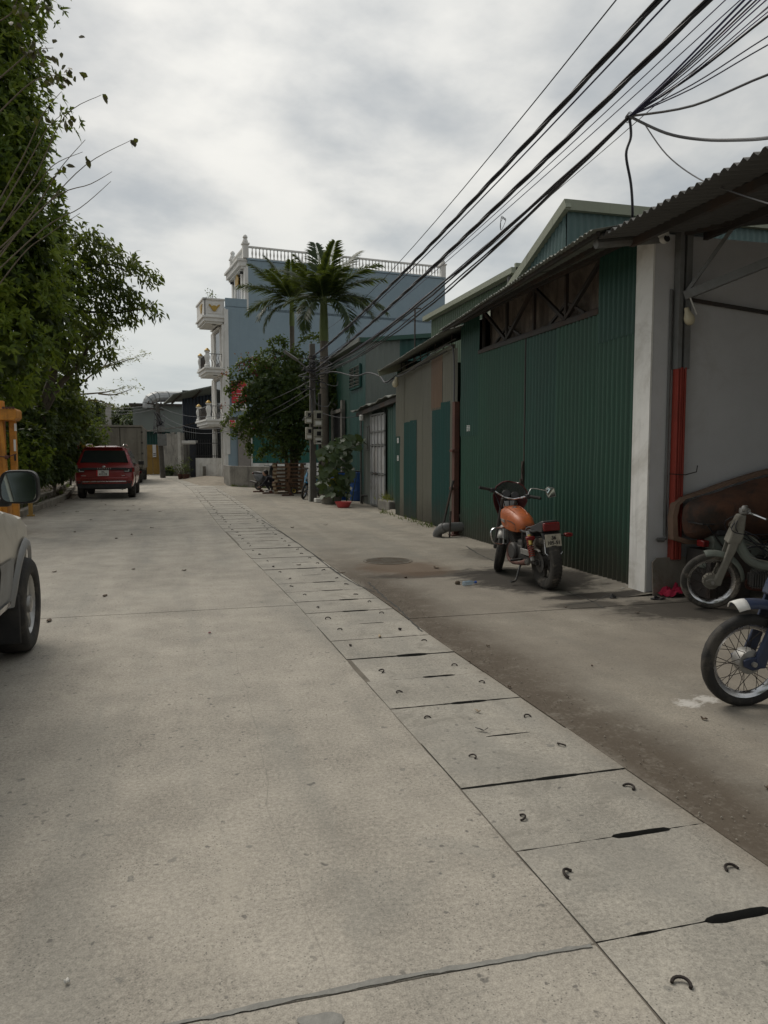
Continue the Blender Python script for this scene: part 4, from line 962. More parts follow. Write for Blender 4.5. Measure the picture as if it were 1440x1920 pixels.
# balconies
def balcony(z, out, v0, v1, kind):
    s = hb('balcony', (-out/2-.05, (v0+v1)/2, z), (out, v1-v0, .22)); 
    hb('moulding', (-out/2-.06, (v0+v1)/2, z+.14), (out+.16, v1-v0+.16, .10), parent=s); hb('moulding', (-out/2-.04, (v0+v1)/2, z-.16), (out-.18, v1-v0-.2, .12), parent=s)
    mb = MB(); mb.lathe([(.14, 0), (.13, -.02)], 14, TR((-out*.5, v0+.45, z-.225))); mb.build('ceiling_light', 'grey_steel', s)
    if kind == 'solid':
        zc = z+.62
        hb('parapet', (-out/2-.05, v0+.06, zc), (out, .12, .92), parent=s); hb('parapet', (-out-.0, (v0+v1)/2, zc), (.12, v1-v0, .92), parent=s)
        hb('coping', (-out/2-.05, v0+.06, zc+.5), (out+.12, .24, .10), parent=s); hb('coping', (-out, (v0+v1)/2, zc+.5), (.24, v1-v0+.12, .10), parent=s)
        hb('panel', (-out/2-.05, v0-.012, zc), (out*.62, .03, .62), 'white_trim', s)
        mb = MB(); cz = zc+.02; cx = -out/2-.05
        mb.prism([(-.07, -.2), (.07, -.2), (.16, -.05), (.32, .13), (.27, .2), (.13, .07), (.06, .12), (-.06, .12), (-.13, .07), (-.27, .2), (-.32, .13), (-.16, -.05)], .05, TR((cx, v0-.03, cz), R(90)))
        mb.build('ornament', 'gold', s)
        mb = MB(); mb.prism([(-.1, -.22), (.1, -.22), (.3, .1), (.45, .25), (.2, .2), (0, .28), (-.2, .2), (-.45, .25), (-.3, .1)], .05, Matrix.Translation((-out-.06, v0+.8, cz)) @ Matrix.Rotation(R(-90), 4, 'Z') @ Matrix.Rotation(R(90), 4, 'X')); mb.build('ornament', 'gold', s)
    else:
        def post(u, v):
            mb = MB(); mb.lathe([(.17, 0), (.17, .12), (.12, .16), (.10, .3), (.15, .5), (.16, .62), (.11, .74), (.10, .8), (.17, .86), (.17, .9)], 12, TR((u, v, z+.19))); o = mb.build('baluster_post', 'white_trim', s)
            mb = MB(); mb.lathe([(.15, .9), (.16, .95), (.10, 1.0), (.06, 1.06), (.01, 1.08)], 12, TR((u, v, z+.19))); mb.build('cap', 'gold', s)
        post(-out+.06, v0+.12); post(-out+.06, v1-.12)
        r = MB(); r.tube([(-out+.06, v0+.12, z+.95), (-.05, v0+.12, z+.95)], .025, 6); r.tube([(-out+.06, v0+.12, z+.95), (-out+.06, v1-.12, z+.95)], .025, 6); r.build('hand_rail', 'grey_steel', s)
        r = MB()
        for k in range(7):
            u = lerp(-out+.15, -.05, k/6); r.tube(smooth_path([(u, v0+.12, z+.2), (u+.05, v0+.12, z+.42), (u-.05, v0+.12, z+.68), (u, v0+.12, z+.95)], 3), .013, 5)
        for k in range(20):
            v = lerp(v0+.25, v1-.25, k/19); r.tube(smooth_path([(-out+.06, v, z+.2), (-out+.06, v+.07, z+.42), (-out+.06, v-.07, z+.68), (-out+.06, v, z+.95)], 3), .013, 5)
        r.build('railing', 'dark_steel', s)
balcony(9.12, 1.15, .1, 2.7, 'solid'); balcony(6.25, 1.1, .1, 2.9, 'open'); balcony(3.3, 1.1, -.05, FW-.05, 'open')
# penthouse front, cornice and roof balustrade
hb('penthouse_front', (1.27, FW/2, 11.0), (.10, FW+.02, 2.6))
d = hb('door', (1.2, FW/2, 10.85), (.06, 1.2, 2.2), 'black_plastic')
for k in range(2): hb('pane', (1.165, FW/2-.29+.58*k, 10.9), (.015, .5, 1.9), 'car_glass', d, 0)
for v in (.2, 1.05, FW-1.05, FW-.2): hb('pilaster', (1.19, v, 10.95), (.14, .36, 2.4))
mb = MB(); mb.prism([(-.35, 0), (.35, 0), (.5, .35), (.25, .5), (.1, .85), (-.1, .85), (-.25, .5), (-.5, .35)], .06, Matrix.Translation((1.1, FW/2, 11.5)) @ Matrix.Rotation(R(-90), 4, 'Z') @ Matrix.Rotation(R(90), 4, 'X')); mb.build('ornament', 'gold', Hh)
for v in (.55, FW-.55): mb = MB(); mb.lathe([(.08, 0), (.08, .3)], 10, TR((.95, v, 11.95), 0, R(90))); mb.build('wall_lamp', 'black_plastic', Hh)
hb('cornice', (1.12, FW/2+.1, 12.37), (.62, FW, .28)); hb('cornice', (1.08, FW/2+.1, 12.58), (.76, FW+.1, .14)); hb('cornice', (1.18, FW/2+.1, 12.17), (.44, FW-.1, .12))
hb('roof_slab', ((1.3+UL)/2, FW/2, 12.62), (UL-1.2, FW+.06, .10), 'blue_paint')
bm_ = MB(); bm_.lathe([(.055, 0), (.055, .04), (.03, .07), (.05, .2), (.055, .27), (.03, .42), (.028, .5), (.045, .54), (.055, .56)], 8); bal = bm_.mesh('baluster', 'white_trim')
zb = 12.67
nb = 58
for k in range(nb): inst('baluster', bal, Hh, (lerp(1.6, UL-.25, k/(nb-1)), .12, zb+.06))
for k in range(16): inst('baluster', bal, Hh, (1.2, lerp(.4, FW-.4, k/15), zb+.06))
hb('balustrade_base', (UL/2+.7, .12, zb+.02), (UL-1.4, .2, .07)); hb('balustrade_rail', (UL/2+.7, .12, zb+.66), (UL-1.4, .2, .09))
hb('balustrade_base', (1.2, FW/2, zb+.02), (.2, FW-.2, .07)); hb('balustrade_rail', (1.2, FW/2, zb+.66), (.2, FW-.2, .09))
for (u, v) in ((1.2, .12), (1.2, FW-.12), (UL-.12, .12)):
    mb = MB(); mb.box((u, v, zb+.38), (.32, .32, .76)); mb.box((u, v, zb+.8), (.42, .42, .09)); mb.lathe([(.12, .84), (.17, .92), (.13, 1.05), (.09, 1.08), (.15, 1.16), (.12, 1.25), (.05, 1.32)], 12, TR((u, v, zb))); mb.build('corner_pier', 'white_trim', Hh, bevel=.01)
# side wall, street level
hb('corner_strip', (.02, -.03, 5.6), (.22, .08, 8.2), 'white_trim')
hb('side_panel', (.95, -.07, 1.55), (.75, .10, 3.1), 'beige_paint')
hb('side_trim', (1.36, -.10, 1.55), (.08, .1, 3.1), 'white_trim')
hb('shutter', (4.4, -.09, 2.1), (6.0, .10, 2.2), 'green_shutter', bevel=0)
sr = MB()
for k in range(30): sr.box((1.5+.2*k, -.15, 2.1), (.03, .02, 2.18))
sr.build('shutter_rib', 'green_shutter', Hh)
hb('plinth', (4.4, -.12, .55), (6.0, .14, .85), 'white_plaster')
# signboards (lettering in a script hand, unreadable at this distance)
sg = hb('sign_board', (.68, -.08, 5.05), (.85, .06, 1.25), 'sign_red', bevel=0)
def strokes(parent, lst, v, mat, r):
    mb = MB()
    for pts in lst: mb.tube([(x, v, z) for x, z in pts], r, 5)
    mb.build('lettering', mat, parent)
strokes(sg, [[(.42, 5.15), (.5, 5.4), (.52, 5.15), (.6, 5.42)], [(.62, 5.2), (.68, 5.33), (.74, 5.2), (.66, 5.2)], [(.8, 5.2), (.8, 5.36), (.86, 5.26), (.9, 5.38), (.92, 5.2)]], -.118, 'sign_white', .018)
strokes(sg, [[(.36, 4.98), (1.0, 4.98)], [(.36, 4.82), (1.0, 4.82)], [(.5, 4.68), (.9, 4.68)]], -.118, 'sign_white', .014)
sg2 = hb('sign_board', (.68, -.08, 4.2), (.85, .06, .4), 'sign_white', bevel=0)
strokes(sg2, [[(.36, 4.3), (1.0, 4.3)], [(.36, 4.16), (.95, 4.16)]], -.118, 'green_shutter', .018)
# awning and its small red and white board
aw = MB(); aw.add([(-.1, -.1, 3.6), (2.2, -.1, 3.75), (2.2, -1.1, 3.25), (-.1, -1.1, 3.1), (-.1, -.1, 3.55), (2.2, -.1, 3.7), (2.2, -1.1, 3.2), (-.1, -1.1, 3.05)], [(0, 1, 2, 3), (7, 6, 5, 4), (0, 3, 7, 4), (1, 5, 6, 2), (2, 6, 7, 3)]); aw.build('awning', 'dark_steel', Hh)
s3 = hb('sign_board', (.2, -1.16, 3.2), (.62, .05, .42), 'sign_white', bevel=0); hb('sign_field', (.05, -1.19, 3.2), (.28, .02, .40), 'sign_red', s3, 0); hb('sign_field', (.2, -1.19, 3.02), (.6, .02, .05), 'sign_red', s3, 0)
strokes(s3, [[(-.05, 3.12), (-.05, 3.3)], [(-.05, 3.2), (.03, 3.3)], [(-.05, 3.2), (.03, 3.12)], [(.08, 3.12), (.08, 3.26)], [(.08, 3.26), (.15, 3.26)]], -1.205, 'sign_white', .012)
strokes(s3, [[(.24, 3.32), (.48, 3.32)], [(.24, 3.24), (.48, 3.24)], [(.24, 3.14), (.48, 3.14)]], -1.19, 'sign_red', .012)
mb = MB(); mb.lathe([(.02, .1), (.09, .06), (.09, -.03), (.03, -.08)], 10, TR((1.0, -1.0, 3.6))); mb.build('flood_lamp', 'cam_white', Hh)
# potted sapling on the top balcony
# ---- walled forecourt, gate and neighbours
Fw = empty('fence_wall', (at(400, 880, 46).x, 46, 0), label='white rendered boundary wall with dark spear railing', cat='wall')
a = at(369, 890, 46.6); b = at(428, 890, 44.6); a.z = b.z = 0; dd = (b-a).normalized()
mb = MB(); mb.bar(a+Vector((0, 0, .62)), b+Vector((0, 0, .62)), .14, 1.3); lp2(Fw, mb, 'wall', 'white_plaster')
ln = (b-a).length; nr = 14
for k in range(nr+1):
    q = a+dd*(ln*k/nr); mb = MB(); mb.tube([q+Vector((0, 0, 1.27)), q+Vector((0, 0, 2.33)), q+Vector((0, 0, 2.42))], [.02, .02, .003], 6); lp2(Fw, mb, 'railing_bar', 'black_plastic')
mb = MB(); mb.bar(a+Vector((0, 0, 1.4)), b+Vector((0, 0, 1.4)), .03, .04); mb.bar(a+Vector((0, 0, 2.15)), b+Vector((0, 0, 2.15)), .03, .04); lp2(Fw, mb, 'railing_rail', 'black_plastic')
p = at(383, 882, 45.7); mb = MB(); mb.box((p.x, p.y, .42), (.18, .18, .75)); tag(mb.build('bollard', 'old_concrete', bevel=.01), 'short dark stone bollard in front of the white boundary wall', 'bollard')
# carport shade behind the railing
Cp = empty('carport', (2.2, 49, 0), label='dark carport recess behind the spear railing', cat='carport')
a2 = at(372, 800, 50.5); b2 = at(428, 800, 49.5)
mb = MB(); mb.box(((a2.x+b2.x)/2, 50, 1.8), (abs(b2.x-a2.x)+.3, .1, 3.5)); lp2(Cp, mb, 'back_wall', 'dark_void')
mb = MB(); mb.box((at(412, 800, 47).x, 47.0, 1.6), (.16, .16, 3.2)); lp2(Cp, mb, 'column', 'white_trim'); mb = MB(); mb.box((at(418, 800, 47).x, 47.0, 3.0), (1.1, .3, .18)); lp2(Cp, mb, 'column_head', 'white_trim')
# gate piers
Gp = empty('entrance_gate', (at(360, 880, 47).x, 47, 0), label='narrow dark blue gate leaf between two capped grey piers', cat='gate')
for (x0, x1, Y, mt) in ((344, 356, 47.6, 'old_concrete'), (356.5, 368, 46.9, 'sheet_navy')):
    a = at(x0, 860, Y); b = at(x1, 860, Y); c = (a.x+b.x)/2
    mb = MB(); mb.box((c, Y, 1.08), (b.x-a.x, .38, 2.2)); lp2(Gp, mb, 'pier' if mt != 'sheet_navy' else 'leaf', mt, bevel=.01)
    mb = MB(); mb.box((c, Y, 2.24), (b.x-a.x+.16, .56, .16)); mb.box((c, Y, 2.14), (b.x-a.x+.06, .46, .08)); lp2(Gp, mb, 'cap', 'white_trim', bevel=.01)
for k in range(5): mb = MB(); c = at(362, 860, 46.7); mb.bar((c.x-.16, 46.69, .2+.4*k), (c.x+.16, 46.69, .45+.4*k), .02); lp2(Gp, mb, 'scrollwork', 'dark_steel')
# dark neighbour with canopy roof
Dh = empty('dark_house', (at(380, 800, 53).x, 53, 0), label='black corrugated house with a broad tilted canopy roof', cat='house')
a = at(343, 780, 53); b = at(430, 780, 53); zt_ = at(400, 733, 53).z
mb = MB(); corr(mb, (a.x, 53, 0), (1, 0, 0), (0, 0, 1), b.x-a.x, zt_, .22, .02, nrm=(0, -1, 0)); lp2(Dh, mb, 'wall', 'sheet_navy', ang=60)
mb = MB(); corr(mb, (a.x, 53, 0), (0, 1, 0), (0, 0, 1), 6, zt_, .22, .02, nrm=(-1, 0, 0)); lp2(Dh, mb, 'wall', 'sheet_navy', ang=60)
e0, e1, e2, e3 = at(324, 741, 50.2), at(432, 718, 49.4), at(412, 738, 53.2), at(306, 758, 54.5)
mb = MB(); n = 20; up_ = Vector((0, 0, .08)); mb.add([e0, e1, e2, e3, e0+up_, e1+up_, e2+up_, e3+up_], [(0, 3, 2, 1), (4, 5, 6, 7), (0, 1, 5, 4), (1, 2, 6, 5), (2, 3, 7, 6), (3, 0, 4, 7)]); lp2(Dh, mb, 'canopy_roof', 'roof_sheet')
for t in (.15, .5, .85):
    mb = MB(); mb.bar(e0.lerp(e1, t)-Vector((0, 0, .08)), e3.lerp(e2, t)-Vector((0, 0, .08)), .08, .10); lp2(Dh, mb, 'canopy_beam', 'dark_steel')
for (x0, x1) in ((346, 355), (359, 367)):
    c0 = at(x0, 803, 52.9); c1 = at(x1, 823, 52.9); w_ = MB(); w_.box(((c0.x+c1.x)/2, 52.93, (c0.z+c1.z)/2), (c1.x-c0.x, .06, c0.z-c1.z)); f = lp2(Dh, w_, 'window', 'dark_void')
    fr = MB()
    for sx in (c0.x, (c0.x+c1.x)/2, c1.x): fr.box((sx, 52.89, (c0.z+c1.z)/2), (.03, .04, c0.z-c1.z))
    o = fr.build('frame', 'grey_steel', f)
mb = MB(); mb.bar(at(342, 799, 52), at(370, 792, 52), .9, .05); lp2(Dh, mb, 'window_hood', 'dark_steel')
mb = MB(); mb.box((at(405, 718, 54).x+.15, 54, at(405, 720, 54).z+.1), (.5, .5, .9)); lp2(Dh, mb, 'water_tank', 'blue_tank')
# grey shed with extractor duct
Gs = empty('grey_shed', (at(300, 800, 63).x, 63, 0), label='pale grey flat walled shed with a fat extractor duct on top', cat='shed')
a = at(249, 780, 63); b = at(352, 780, 63); z_ = at(300, 760, 63).z
mb = MB(); mb.box(((a.x+b.x)/2, 66, z_/2), (b.x-a.x, 6, z_)); lp2(Gs, mb, 'wall', 'sheet_grey')
mb = MB(); mb.box(((a.x+b.x)/2, 65.8, z_+.04), (b.x-a.x+.5, 6.6, .14)); lp2(Gs, mb, 'roof_edge', 'dark_steel')
dpts = [at(277, 765, 62.5), at(279, 752, 62.5), at(287, 746, 62.6), at(300, 744, 63), at(340, 744, 64)]
rr_ = []
for i in range(len(dpts)-1): pass
mb = MB(); sp = smooth_path(dpts, 3); mb.tube(sp, .42, 12); lp2(Gs, mb, 'duct', 'duct', ang=15)
for i in range(2, len(sp)-1, 2):
    mb = MB(); d = (sp[i+1]-sp[i-1]).normalized(); mb.tube([sp[i]-d*.03, sp[i]+d*.03], .445, 12); lp2(Gs, mb, 'duct_band', 'grey_steel')
# weathered boundary boards, yellow sheet gate
Cf = empty('board_fence', (at(322, 850, 54).x, 54, 0), label='weathered grey concrete board fence right of the yellow gate', cat='fence')
a = at(302, 880, 55.5); b = at(347, 880, 52.5); a.z = b.z = 0
zt2 = at(322, 812, 54).z
for k in range(8):
    q0 = a.lerp(b, k/8); q1 = a.lerp(b, (k+.97)/8); mb = MB(); hh = zt2*random.uniform(.95, 1.02); mb.bar(q0+Vector((0, 0, hh/2-.1)), q1+Vector((0, 0, hh/2-.1)), .10, hh+.2); lp2(Cf, mb, 'board', 'old_concrete' if k != 6 else 'pale_concrete')
Yg_ = empty('sheet_gate', (at(286, 860, 58).x, 58, 0), label='dull yellow sheet metal gate with a white notice', cat='gate')
a = at(274, 860, 58); b = at(299, 860, 58); z1_ = at(286, 834, 58).z
for k in range(2):
    mb = MB(); mb.box((lerp(a.x, b.x, .25+.5*k), 58, z1_/2), ((b.x-a.x)/2-.02, .06, z1_)); lp2(Yg_, mb, 'leaf', 'gate_yellow')
mb = MB(); mb.box(((a.x+b.x)/2, 57.95, z1_*.55), (b.x-a.x, .04, .05)); lp2(Yg_, mb, 'rail', 'gate_yellow')
c0 = at(286, 834, 57.9); c1 = at(293, 857, 57.9); mb = MB(); mb.box(((c0.x+c1.x)/2, 57.92, (c0.z+c1.z)/2), (c1.x-c0.x, .03, c0.z-c1.z)); f = lp2(Yg_, mb, 'notice', 'sign_white')
mb = MB()
for k in range(2): mb.box(((c0.x+c1.x)/2, 57.9, c1.z+.14+.12*k), (.18, .012, .05))
mb.build('notice_text', 'ink', f)
mb = MB(); corr(mb, (a.x-.1, 58.05, z1_+.02), (1, 0, 0), (0, 0, 1), b.x-a.x+.9, .95, .2, .015, nrm=(0, -1, 0)); lp2(Yg_, mb, 'head_sheet', 'sheet_teal')
mb = MB(); mb.bar(at(240, 812, 58), at(345, 800, 58), 1.0, .07); lp2(Yg_, mb, 'canopy', 'pale_concrete')
c0 = at(272, 860, 58.2); mb = MB(); mb.box((c0.x-.25, 58.2, 1.3), (.35, .3, 2.6)); lp2(Yg_, mb, 'pier', 'pale_concrete'); mb = MB(); mb.box((c0.x-2.2, 58.3, 1.1), (3.6, .15, 2.2)); lp2(Yg_, mb, 'side_wall', 'sheet_navy')
# far pole with cross-arms and meter cabinet
q = gp(302, 896); fp = empty('power_pole', (q.x, q.y, 0), label='far leaning power pole with cross-arms and meter cabinet', cat='utility pole')
zt3 = at(298, 756, q.y).z
mb = MB(); mb.tube([(0.12, 0, 0), (.0, 0, zt3*.5), (-.13, 0, zt3)], [.17, .15, .12], 8); mb.build('shaft', 'pole_concrete', fp)
for dz in (.12, .42): mb = MB(); mb.bar((-.75, 0, zt3-dz+.1), (.25, 0, zt3-dz), .08); mb.build('cross_arm', 'dark_steel', fp)
for k in range(4): mb = MB(); mb.lathe([(.03, 0), (.06, .05), (.03, .1), (.05, .14), (.01, .18)], 8, TR((-.65+.25*k, 0, zt3-.05))); mb.build('insulator', 'dark_steel', fp)
mb = MB(); mb.box((.12, -.22, at(303, 825, q.y).z), (.55, .3, .75)); mb.build('meter_cabinet', 'grey_steel', fp, bevel=.02)
mb = MB(); mb.box((.1, -.2, at(303, 805, q.y).z), (.4, .26, .35)); mb.build('meter_cabinet', 'grey_steel', fp, bevel=.02)
for i in range(7):
    rr = random.Random(i+50); pts = [(rr.uniform(-.4, .3), -.15-.1*rr.random(), zt3-.3-rr.random()*1.6) for _ in range(6)]
    mb = MB(); mb.tube(smooth_path(pts, 4), .02, 5); mb.build('cable_coil', 'black_cable' if i % 2 else 'grey_cable', fp)
# ================================================================ VEGETATION
def rand_unit(n):
    v = rng.normal(size=(n, 3)); return v/np.linalg.norm(v, axis=1, keepdims=True)
def leaf_mesh(name, C, D, Nn, Ln, Wd, mat, fold=.18, droop=.0):
    """C centres(base), D direction, Nn approx normal, Ln length, Wd width; six-vertex folded leaves"""
    C = np.asarray(C, float); D = np.asarray(D, float); n = len(C)
    D /= np.linalg.norm(D, axis=1, keepdims=True)+1e-9
    S_ = np.cross(D, Nn); S_ /= np.linalg.norm(S_, axis=1, keepdims=True)+1e-9
    Nn = np.cross(S_, D); Ln = np.broadcast_to(Ln, (n,))[:, None]; Wd = np.broadcast_to(Wd, (n,))[:, None]
    tip = C+D*Ln-np.array([0, 0, 1])*Ln*droop
    m1 = C+D*Ln*.32; m2 = C+D*Ln*.68-np.array([0, 0, 1])*Ln*droop*.4
    lift = Nn*Wd*fold
    V = np.stack([C, m1+S_*Wd*.5+lift, m1-S_*Wd*.5+lift, m2+S_*Wd*.38+lift, m2-S_*Wd*.38+lift, tip], 1).reshape(-1, 3)
    base = (np.arange(n)*6)[:, None]
    tri = np.concatenate([base+np.array(t) for t in ((0, 1, 2), (1, 3, 4), (1, 4, 2), (3, 5, 4))], 1).reshape(-1)
    me = bpy.data.meshes.new(name); me.vertices.add(len(V)); me.vertices.foreach_set('co', V.astype(np.float32).ravel())
    nt = n*4; me.loops.add(nt*3); me.loops.foreach_set('vertex_index', tri.astype(np.int32)); me.polygons.add(nt)
    me.polygons.foreach_set('loop_start', np.arange(0, nt*3, 3, dtype=np.int32)); me.polygons.foreach_set('loop_total', np.full(nt, 3, np.int32))
    me.materials.append(MAT[mat]); me.update(calc_edges=True); me.validate(); return me
def blob_pts(blobs, n, shell=.75):
    """points spread through blobs (x,y,z,rx,ry,rz), denser towards the skin, edge broken by noise"""
    vol = np.array([b[3]*b[4]*b[5] for b in blobs])**.75; pick = rng.choice(len(blobs), n, p=vol/vol.sum()); B_ = np.array(blobs)[pick]
    u = rand_unit(n); r = shell+(1-shell)*rng.random(n)**.5; r *= 1-.6*(rng.random(n) < .22)*rng.random(n)
    nz = np.array([mn.noise((u[i, 0]*2.2+pick[i]*3.1, u[i, 1]*2.2, u[i, 2]*2.2)) for i in range(n)]); r *= 1+.34*nz
    P = B_[:, :3]+u*r[:, None]*B_[:, 3:]; return P, u
def rosettes(P, u, k, spread=.55):
    """k leaves radiating about the outward direction at each point"""
    n = len(P); C = np.repeat(P, k, 0); ax = np.repeat(u, k, 0); D = rand_unit(n*k)
    D = D-ax*np.sum(D*ax, 1, keepdims=True); D /= np.linalg.norm(D, axis=1, keepdims=True)+1e-9
    D = D*spread*1.4+ax*(1-spread)+rng.normal(size=D.shape)*.18; return C, D, ax+rng.normal(size=ax.shape)*.25
def limb(mb, pts, r0, r1, n=8, sub=5):
    q = smooth_path(pts, sub); k = len(q); mb.tube(q, [lerp(r0, r1, i/(k-1)) for i in range(k)], n)
def bl(px, py, Y, r, sy=1.0, sx=1.0): p = at(px, py, Y); return (p.x, p.y, p.z, r*sx, r*1.15, r*sy)
def tree(name, root, label, cat, trunk_parts, crown_sets, group=None):
    e = empty(name, root, label=label, cat=cat, group=group)
    for nm, mb, mat in trunk_parts: o = mb.build(nm, mat, e); o.location = -Vector(root)
    for nm, me in crown_sets: inst(nm, me, e, -Vector(root))
    return e
# --- big bright-leaved tree on the left
def big_tree():
    Y = 21.0; base = Vector((-8.2, 21.5, 1.1))
    blobs = [bl(-120, 30, Y, 2.0), bl(-35, 120, 20.5, 1.2), bl(-50, 230, 20.5, 1.6), bl(22, 295, 20, .95), bl(-40, 380, 20.5, 1.8), bl(52, 400, 20.5, .95), bl(95, 425, 20.2, .35), bl(62, 262, 20.2, .4), bl(100, 345, 20.3, .3), bl(25, 165, 20.3, .45), bl(20, 60, 20.3, .4), bl(20, 480, 20, 1.35),
             bl(-30, 560, 20, 1.5), bl(50, 590, 20.8, 1.3), bl(-10, 670, 19.5, 1.3), bl(-90, 150, 22, 2.6), bl(-110, 450, 22.5, 2.8), bl(-60, -120, 22, 2.4), bl(85, 520, 22.5, 1.1), bl(-45, 45, 20.2, .9), bl(38, 205, 20.6, .55)]
    P, u = blob_pts(blobs, 8200, .74); C, D, Nn = rosettes(P, u*.7+np.array([.1, -.25, .45]), 7)
    me1 = leaf_mesh('crown', C, D, Nn, np.clip(rng.normal(.19, .05, len(C)), .09, .32), rng.uniform(.045, .085, len(C)), 'leaf_bright', droop=.15)
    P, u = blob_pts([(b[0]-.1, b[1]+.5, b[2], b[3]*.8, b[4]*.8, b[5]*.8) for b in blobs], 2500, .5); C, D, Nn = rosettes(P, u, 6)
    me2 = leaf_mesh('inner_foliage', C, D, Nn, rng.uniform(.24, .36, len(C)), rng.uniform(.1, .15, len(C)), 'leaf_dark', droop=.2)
    tr = MB(); limb(tr, [base, base+Vector((.3, -.2, 2.5)), base+Vector((1.0, -.3, 5)), base+Vector((1.6, -.5, 8)), base+Vector((1.7, -.6, 11.5))], .26, .07, 10)
    for (px, py) in ((15, 480), (45, 310), (-20, 240), (20, 130), (-30, 560)):
        t = at(px, py, 20.7); s = base+Vector((1.0, -.3, 4.2+max(0, (t.z-7)*.35))); limb(tr, [s, s.lerp(t, .5)+Vector((0, 0, .5)), t], .10, .02, 6)
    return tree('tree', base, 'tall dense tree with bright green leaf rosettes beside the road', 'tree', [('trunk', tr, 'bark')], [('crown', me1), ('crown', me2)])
bt0 = big_tree()
for (dx, dy, lab) in ((.5, -34, 'leafy roadside tree whose reflection darkens the beige car mirror'), (-1.5, -44, 'farther leafy tree in the roadside row of the car mirror reflection'), (10.5, -46, 'leafy tree at the road end in the car mirror reflection')):
    c_ = copy_tree(bt0); c_.location = Vector(bt0.location)+Vector((dx, dy, 0)); c_['label'] = lab
# --- mango-like tree leaning over the road
def mango():
    Y = 24.5; base = at(55, 850, 24.8); base.z = .55
    S = lambda px, py, Yv=24.5: at(px, py, Yv)
    tr = MB()
    limb(tr, [base, S(72, 790), S(100, 700), S(108, 640), S(114, 570), S(118, 530)], .17, .05, 8)
    limb(tr, [S(72, 790), S(110, 725), S(150, 680), S(165, 650, 24)], .12, .035, 7)
    limb(tr, [S(104, 665), S(140, 640, 24), S(190, 625, 23.7)], .07, .02, 6)
    limb(tr, [S(118, 535), S(150, 505, 24.2), S(200, 495, 24), S(250, 515, 23.6)], .05, .015, 6)
    limb(tr, [S(114, 580), S(170, 585, 24), S(230, 585, 23.7), S(285, 575, 23.5)], .05, .012, 6)
    limb(tr, [S(118, 530), S(130, 480), S(165, 435)], .045, .012, 6)
    limb(tr, [S(60, 830), S(85, 770, 25), S(95, 700, 25.4), S(80, 620, 25.6)], .12, .04, 7)
    spots = [(160, 440, .5), (135, 475, .6), (175, 475, .65), (205, 465, .35), (120, 520, .55), (160, 515, .65), (200, 510, .6), (235, 490, .4), (255, 500, .35), (275, 515, .3), (290, 525, .22), (185, 550, .55), (225, 545, .5), (245, 560, .3),
             (150, 560, .5), (255, 580, .35), (280, 572, .25), (290, 590, .2), (235, 590, .35), (205, 590, .4), (195, 640, .35), (205, 665, .25), (215, 680, .15), (150, 620, .6), (130, 670, .5), (175, 610, .5), (165, 680, .35), (110, 600, .6), (95, 660, .6)]
    blobs = [bl(px, py, 24+random.uniform(-.5, .4), r) for px, py, r in spots]
    P, u = blob_pts(blobs, 850, .4); k = 6; C = np.repeat(P, k, 0)+rng.normal(size=(len(P)*k, 3))*.07
    D = rng.normal(size=C.shape)*.6+np.array([.35, -.1, -.75]); Nn = rng.normal(size=C.shape)
    me = leaf_mesh('crown', C, D, Nn, rng.uniform(.14, .24, len(C)), rng.uniform(.05, .075, len(C)), 'leaf_mango', droop=.1)
    # lower right yellowish mass
    P, u = blob_pts([bl(170, 605, 25.5, .6), bl(140, 660, 25.6, .75), bl(100, 710, 25.8, .9)], 380, .5); C, D, Nn = rosettes(P, u, 6)
    me2 = leaf_mesh('crown', C, D, Nn, rng.uniform(.13, .22, len(C)), rng.uniform(.06, .09, len(C)), 'leaf_dark')
    tree('tree', base, 'leaning multi-stemmed tree with drooping dark leaves against the sky', 'tree', [('trunk', tr, 'bark')], [('crown', me), ('crown', me2)])
mango()
# --- thin half-bare tree with pale flat leaf sprays
def bare():
    base = at(138, 850, 31); base.z = .5; S = lambda px, py, Y=31.: at(px, py, Y)
    tr = MB(); limb(tr, [base, S(139, 790), S(142, 720), S(146, 670)], .11, .04, 7)
    ends = [((140, 730), (190, 690), (240, 672)), ((142, 740), (200, 735), (235, 725)), ((144, 700), (185, 660), (230, 655)), ((146, 680), (170, 640), (215, 620)), ((139, 760), (175, 750), (215, 762)),
            ((190, 690), (225, 680), (262, 668)), ((180, 700), (200, 680), (215, 640)), ((185, 738), (215, 740), (250, 728)), ((146, 670), (160, 630), (170, 600))]
    C = []; tips = []
    for a, b, c in ends: limb(tr, [S(*a), S(*b, 30.5), S(*c, 30.2)], .04, .008, 5); tips += [S(*c, 30.2), S(*b, 30.5), S((b[0]+c[0])/2, (b[1]+c[1])/2+3, 30.3)]
    for t in tips:
        for k in range(24): C.append(t+Vector((random.gauss(.05, .16), random.gauss(0, .16), random.gauss(.0, .05))))
    for px, py in ((275, 664), (268, 660), (255, 672), (222, 630), (250, 713), (225, 713), (248, 725), (205, 655), (190, 730), (208, 748)):
        for k in range(16): C.append(S(px, py, 30.2)+Vector((random.gauss(0, .14), random.gauss(0, .14), random.gauss(0, .035))))
    C = np.array([tuple(c) for c in C]); D = rng.normal(size=C.shape)*np.array([1, 1, .25]); Nn = np.tile([0, 0, 1.], (len(C), 1))+rng.normal(size=C.shape)*.3
    me = leaf_mesh('leaves', C, D, Nn, rng.uniform(.09, .17, len(C)), rng.uniform(.03, .05, len(C)), 'leaf_pale')
    tree('tree', base, 'slender half-bare tree with sparse pale yellow leaf sprays', 'tree', [('trunk', tr, 'bark_pale')], [('leaves', me)])
bare()
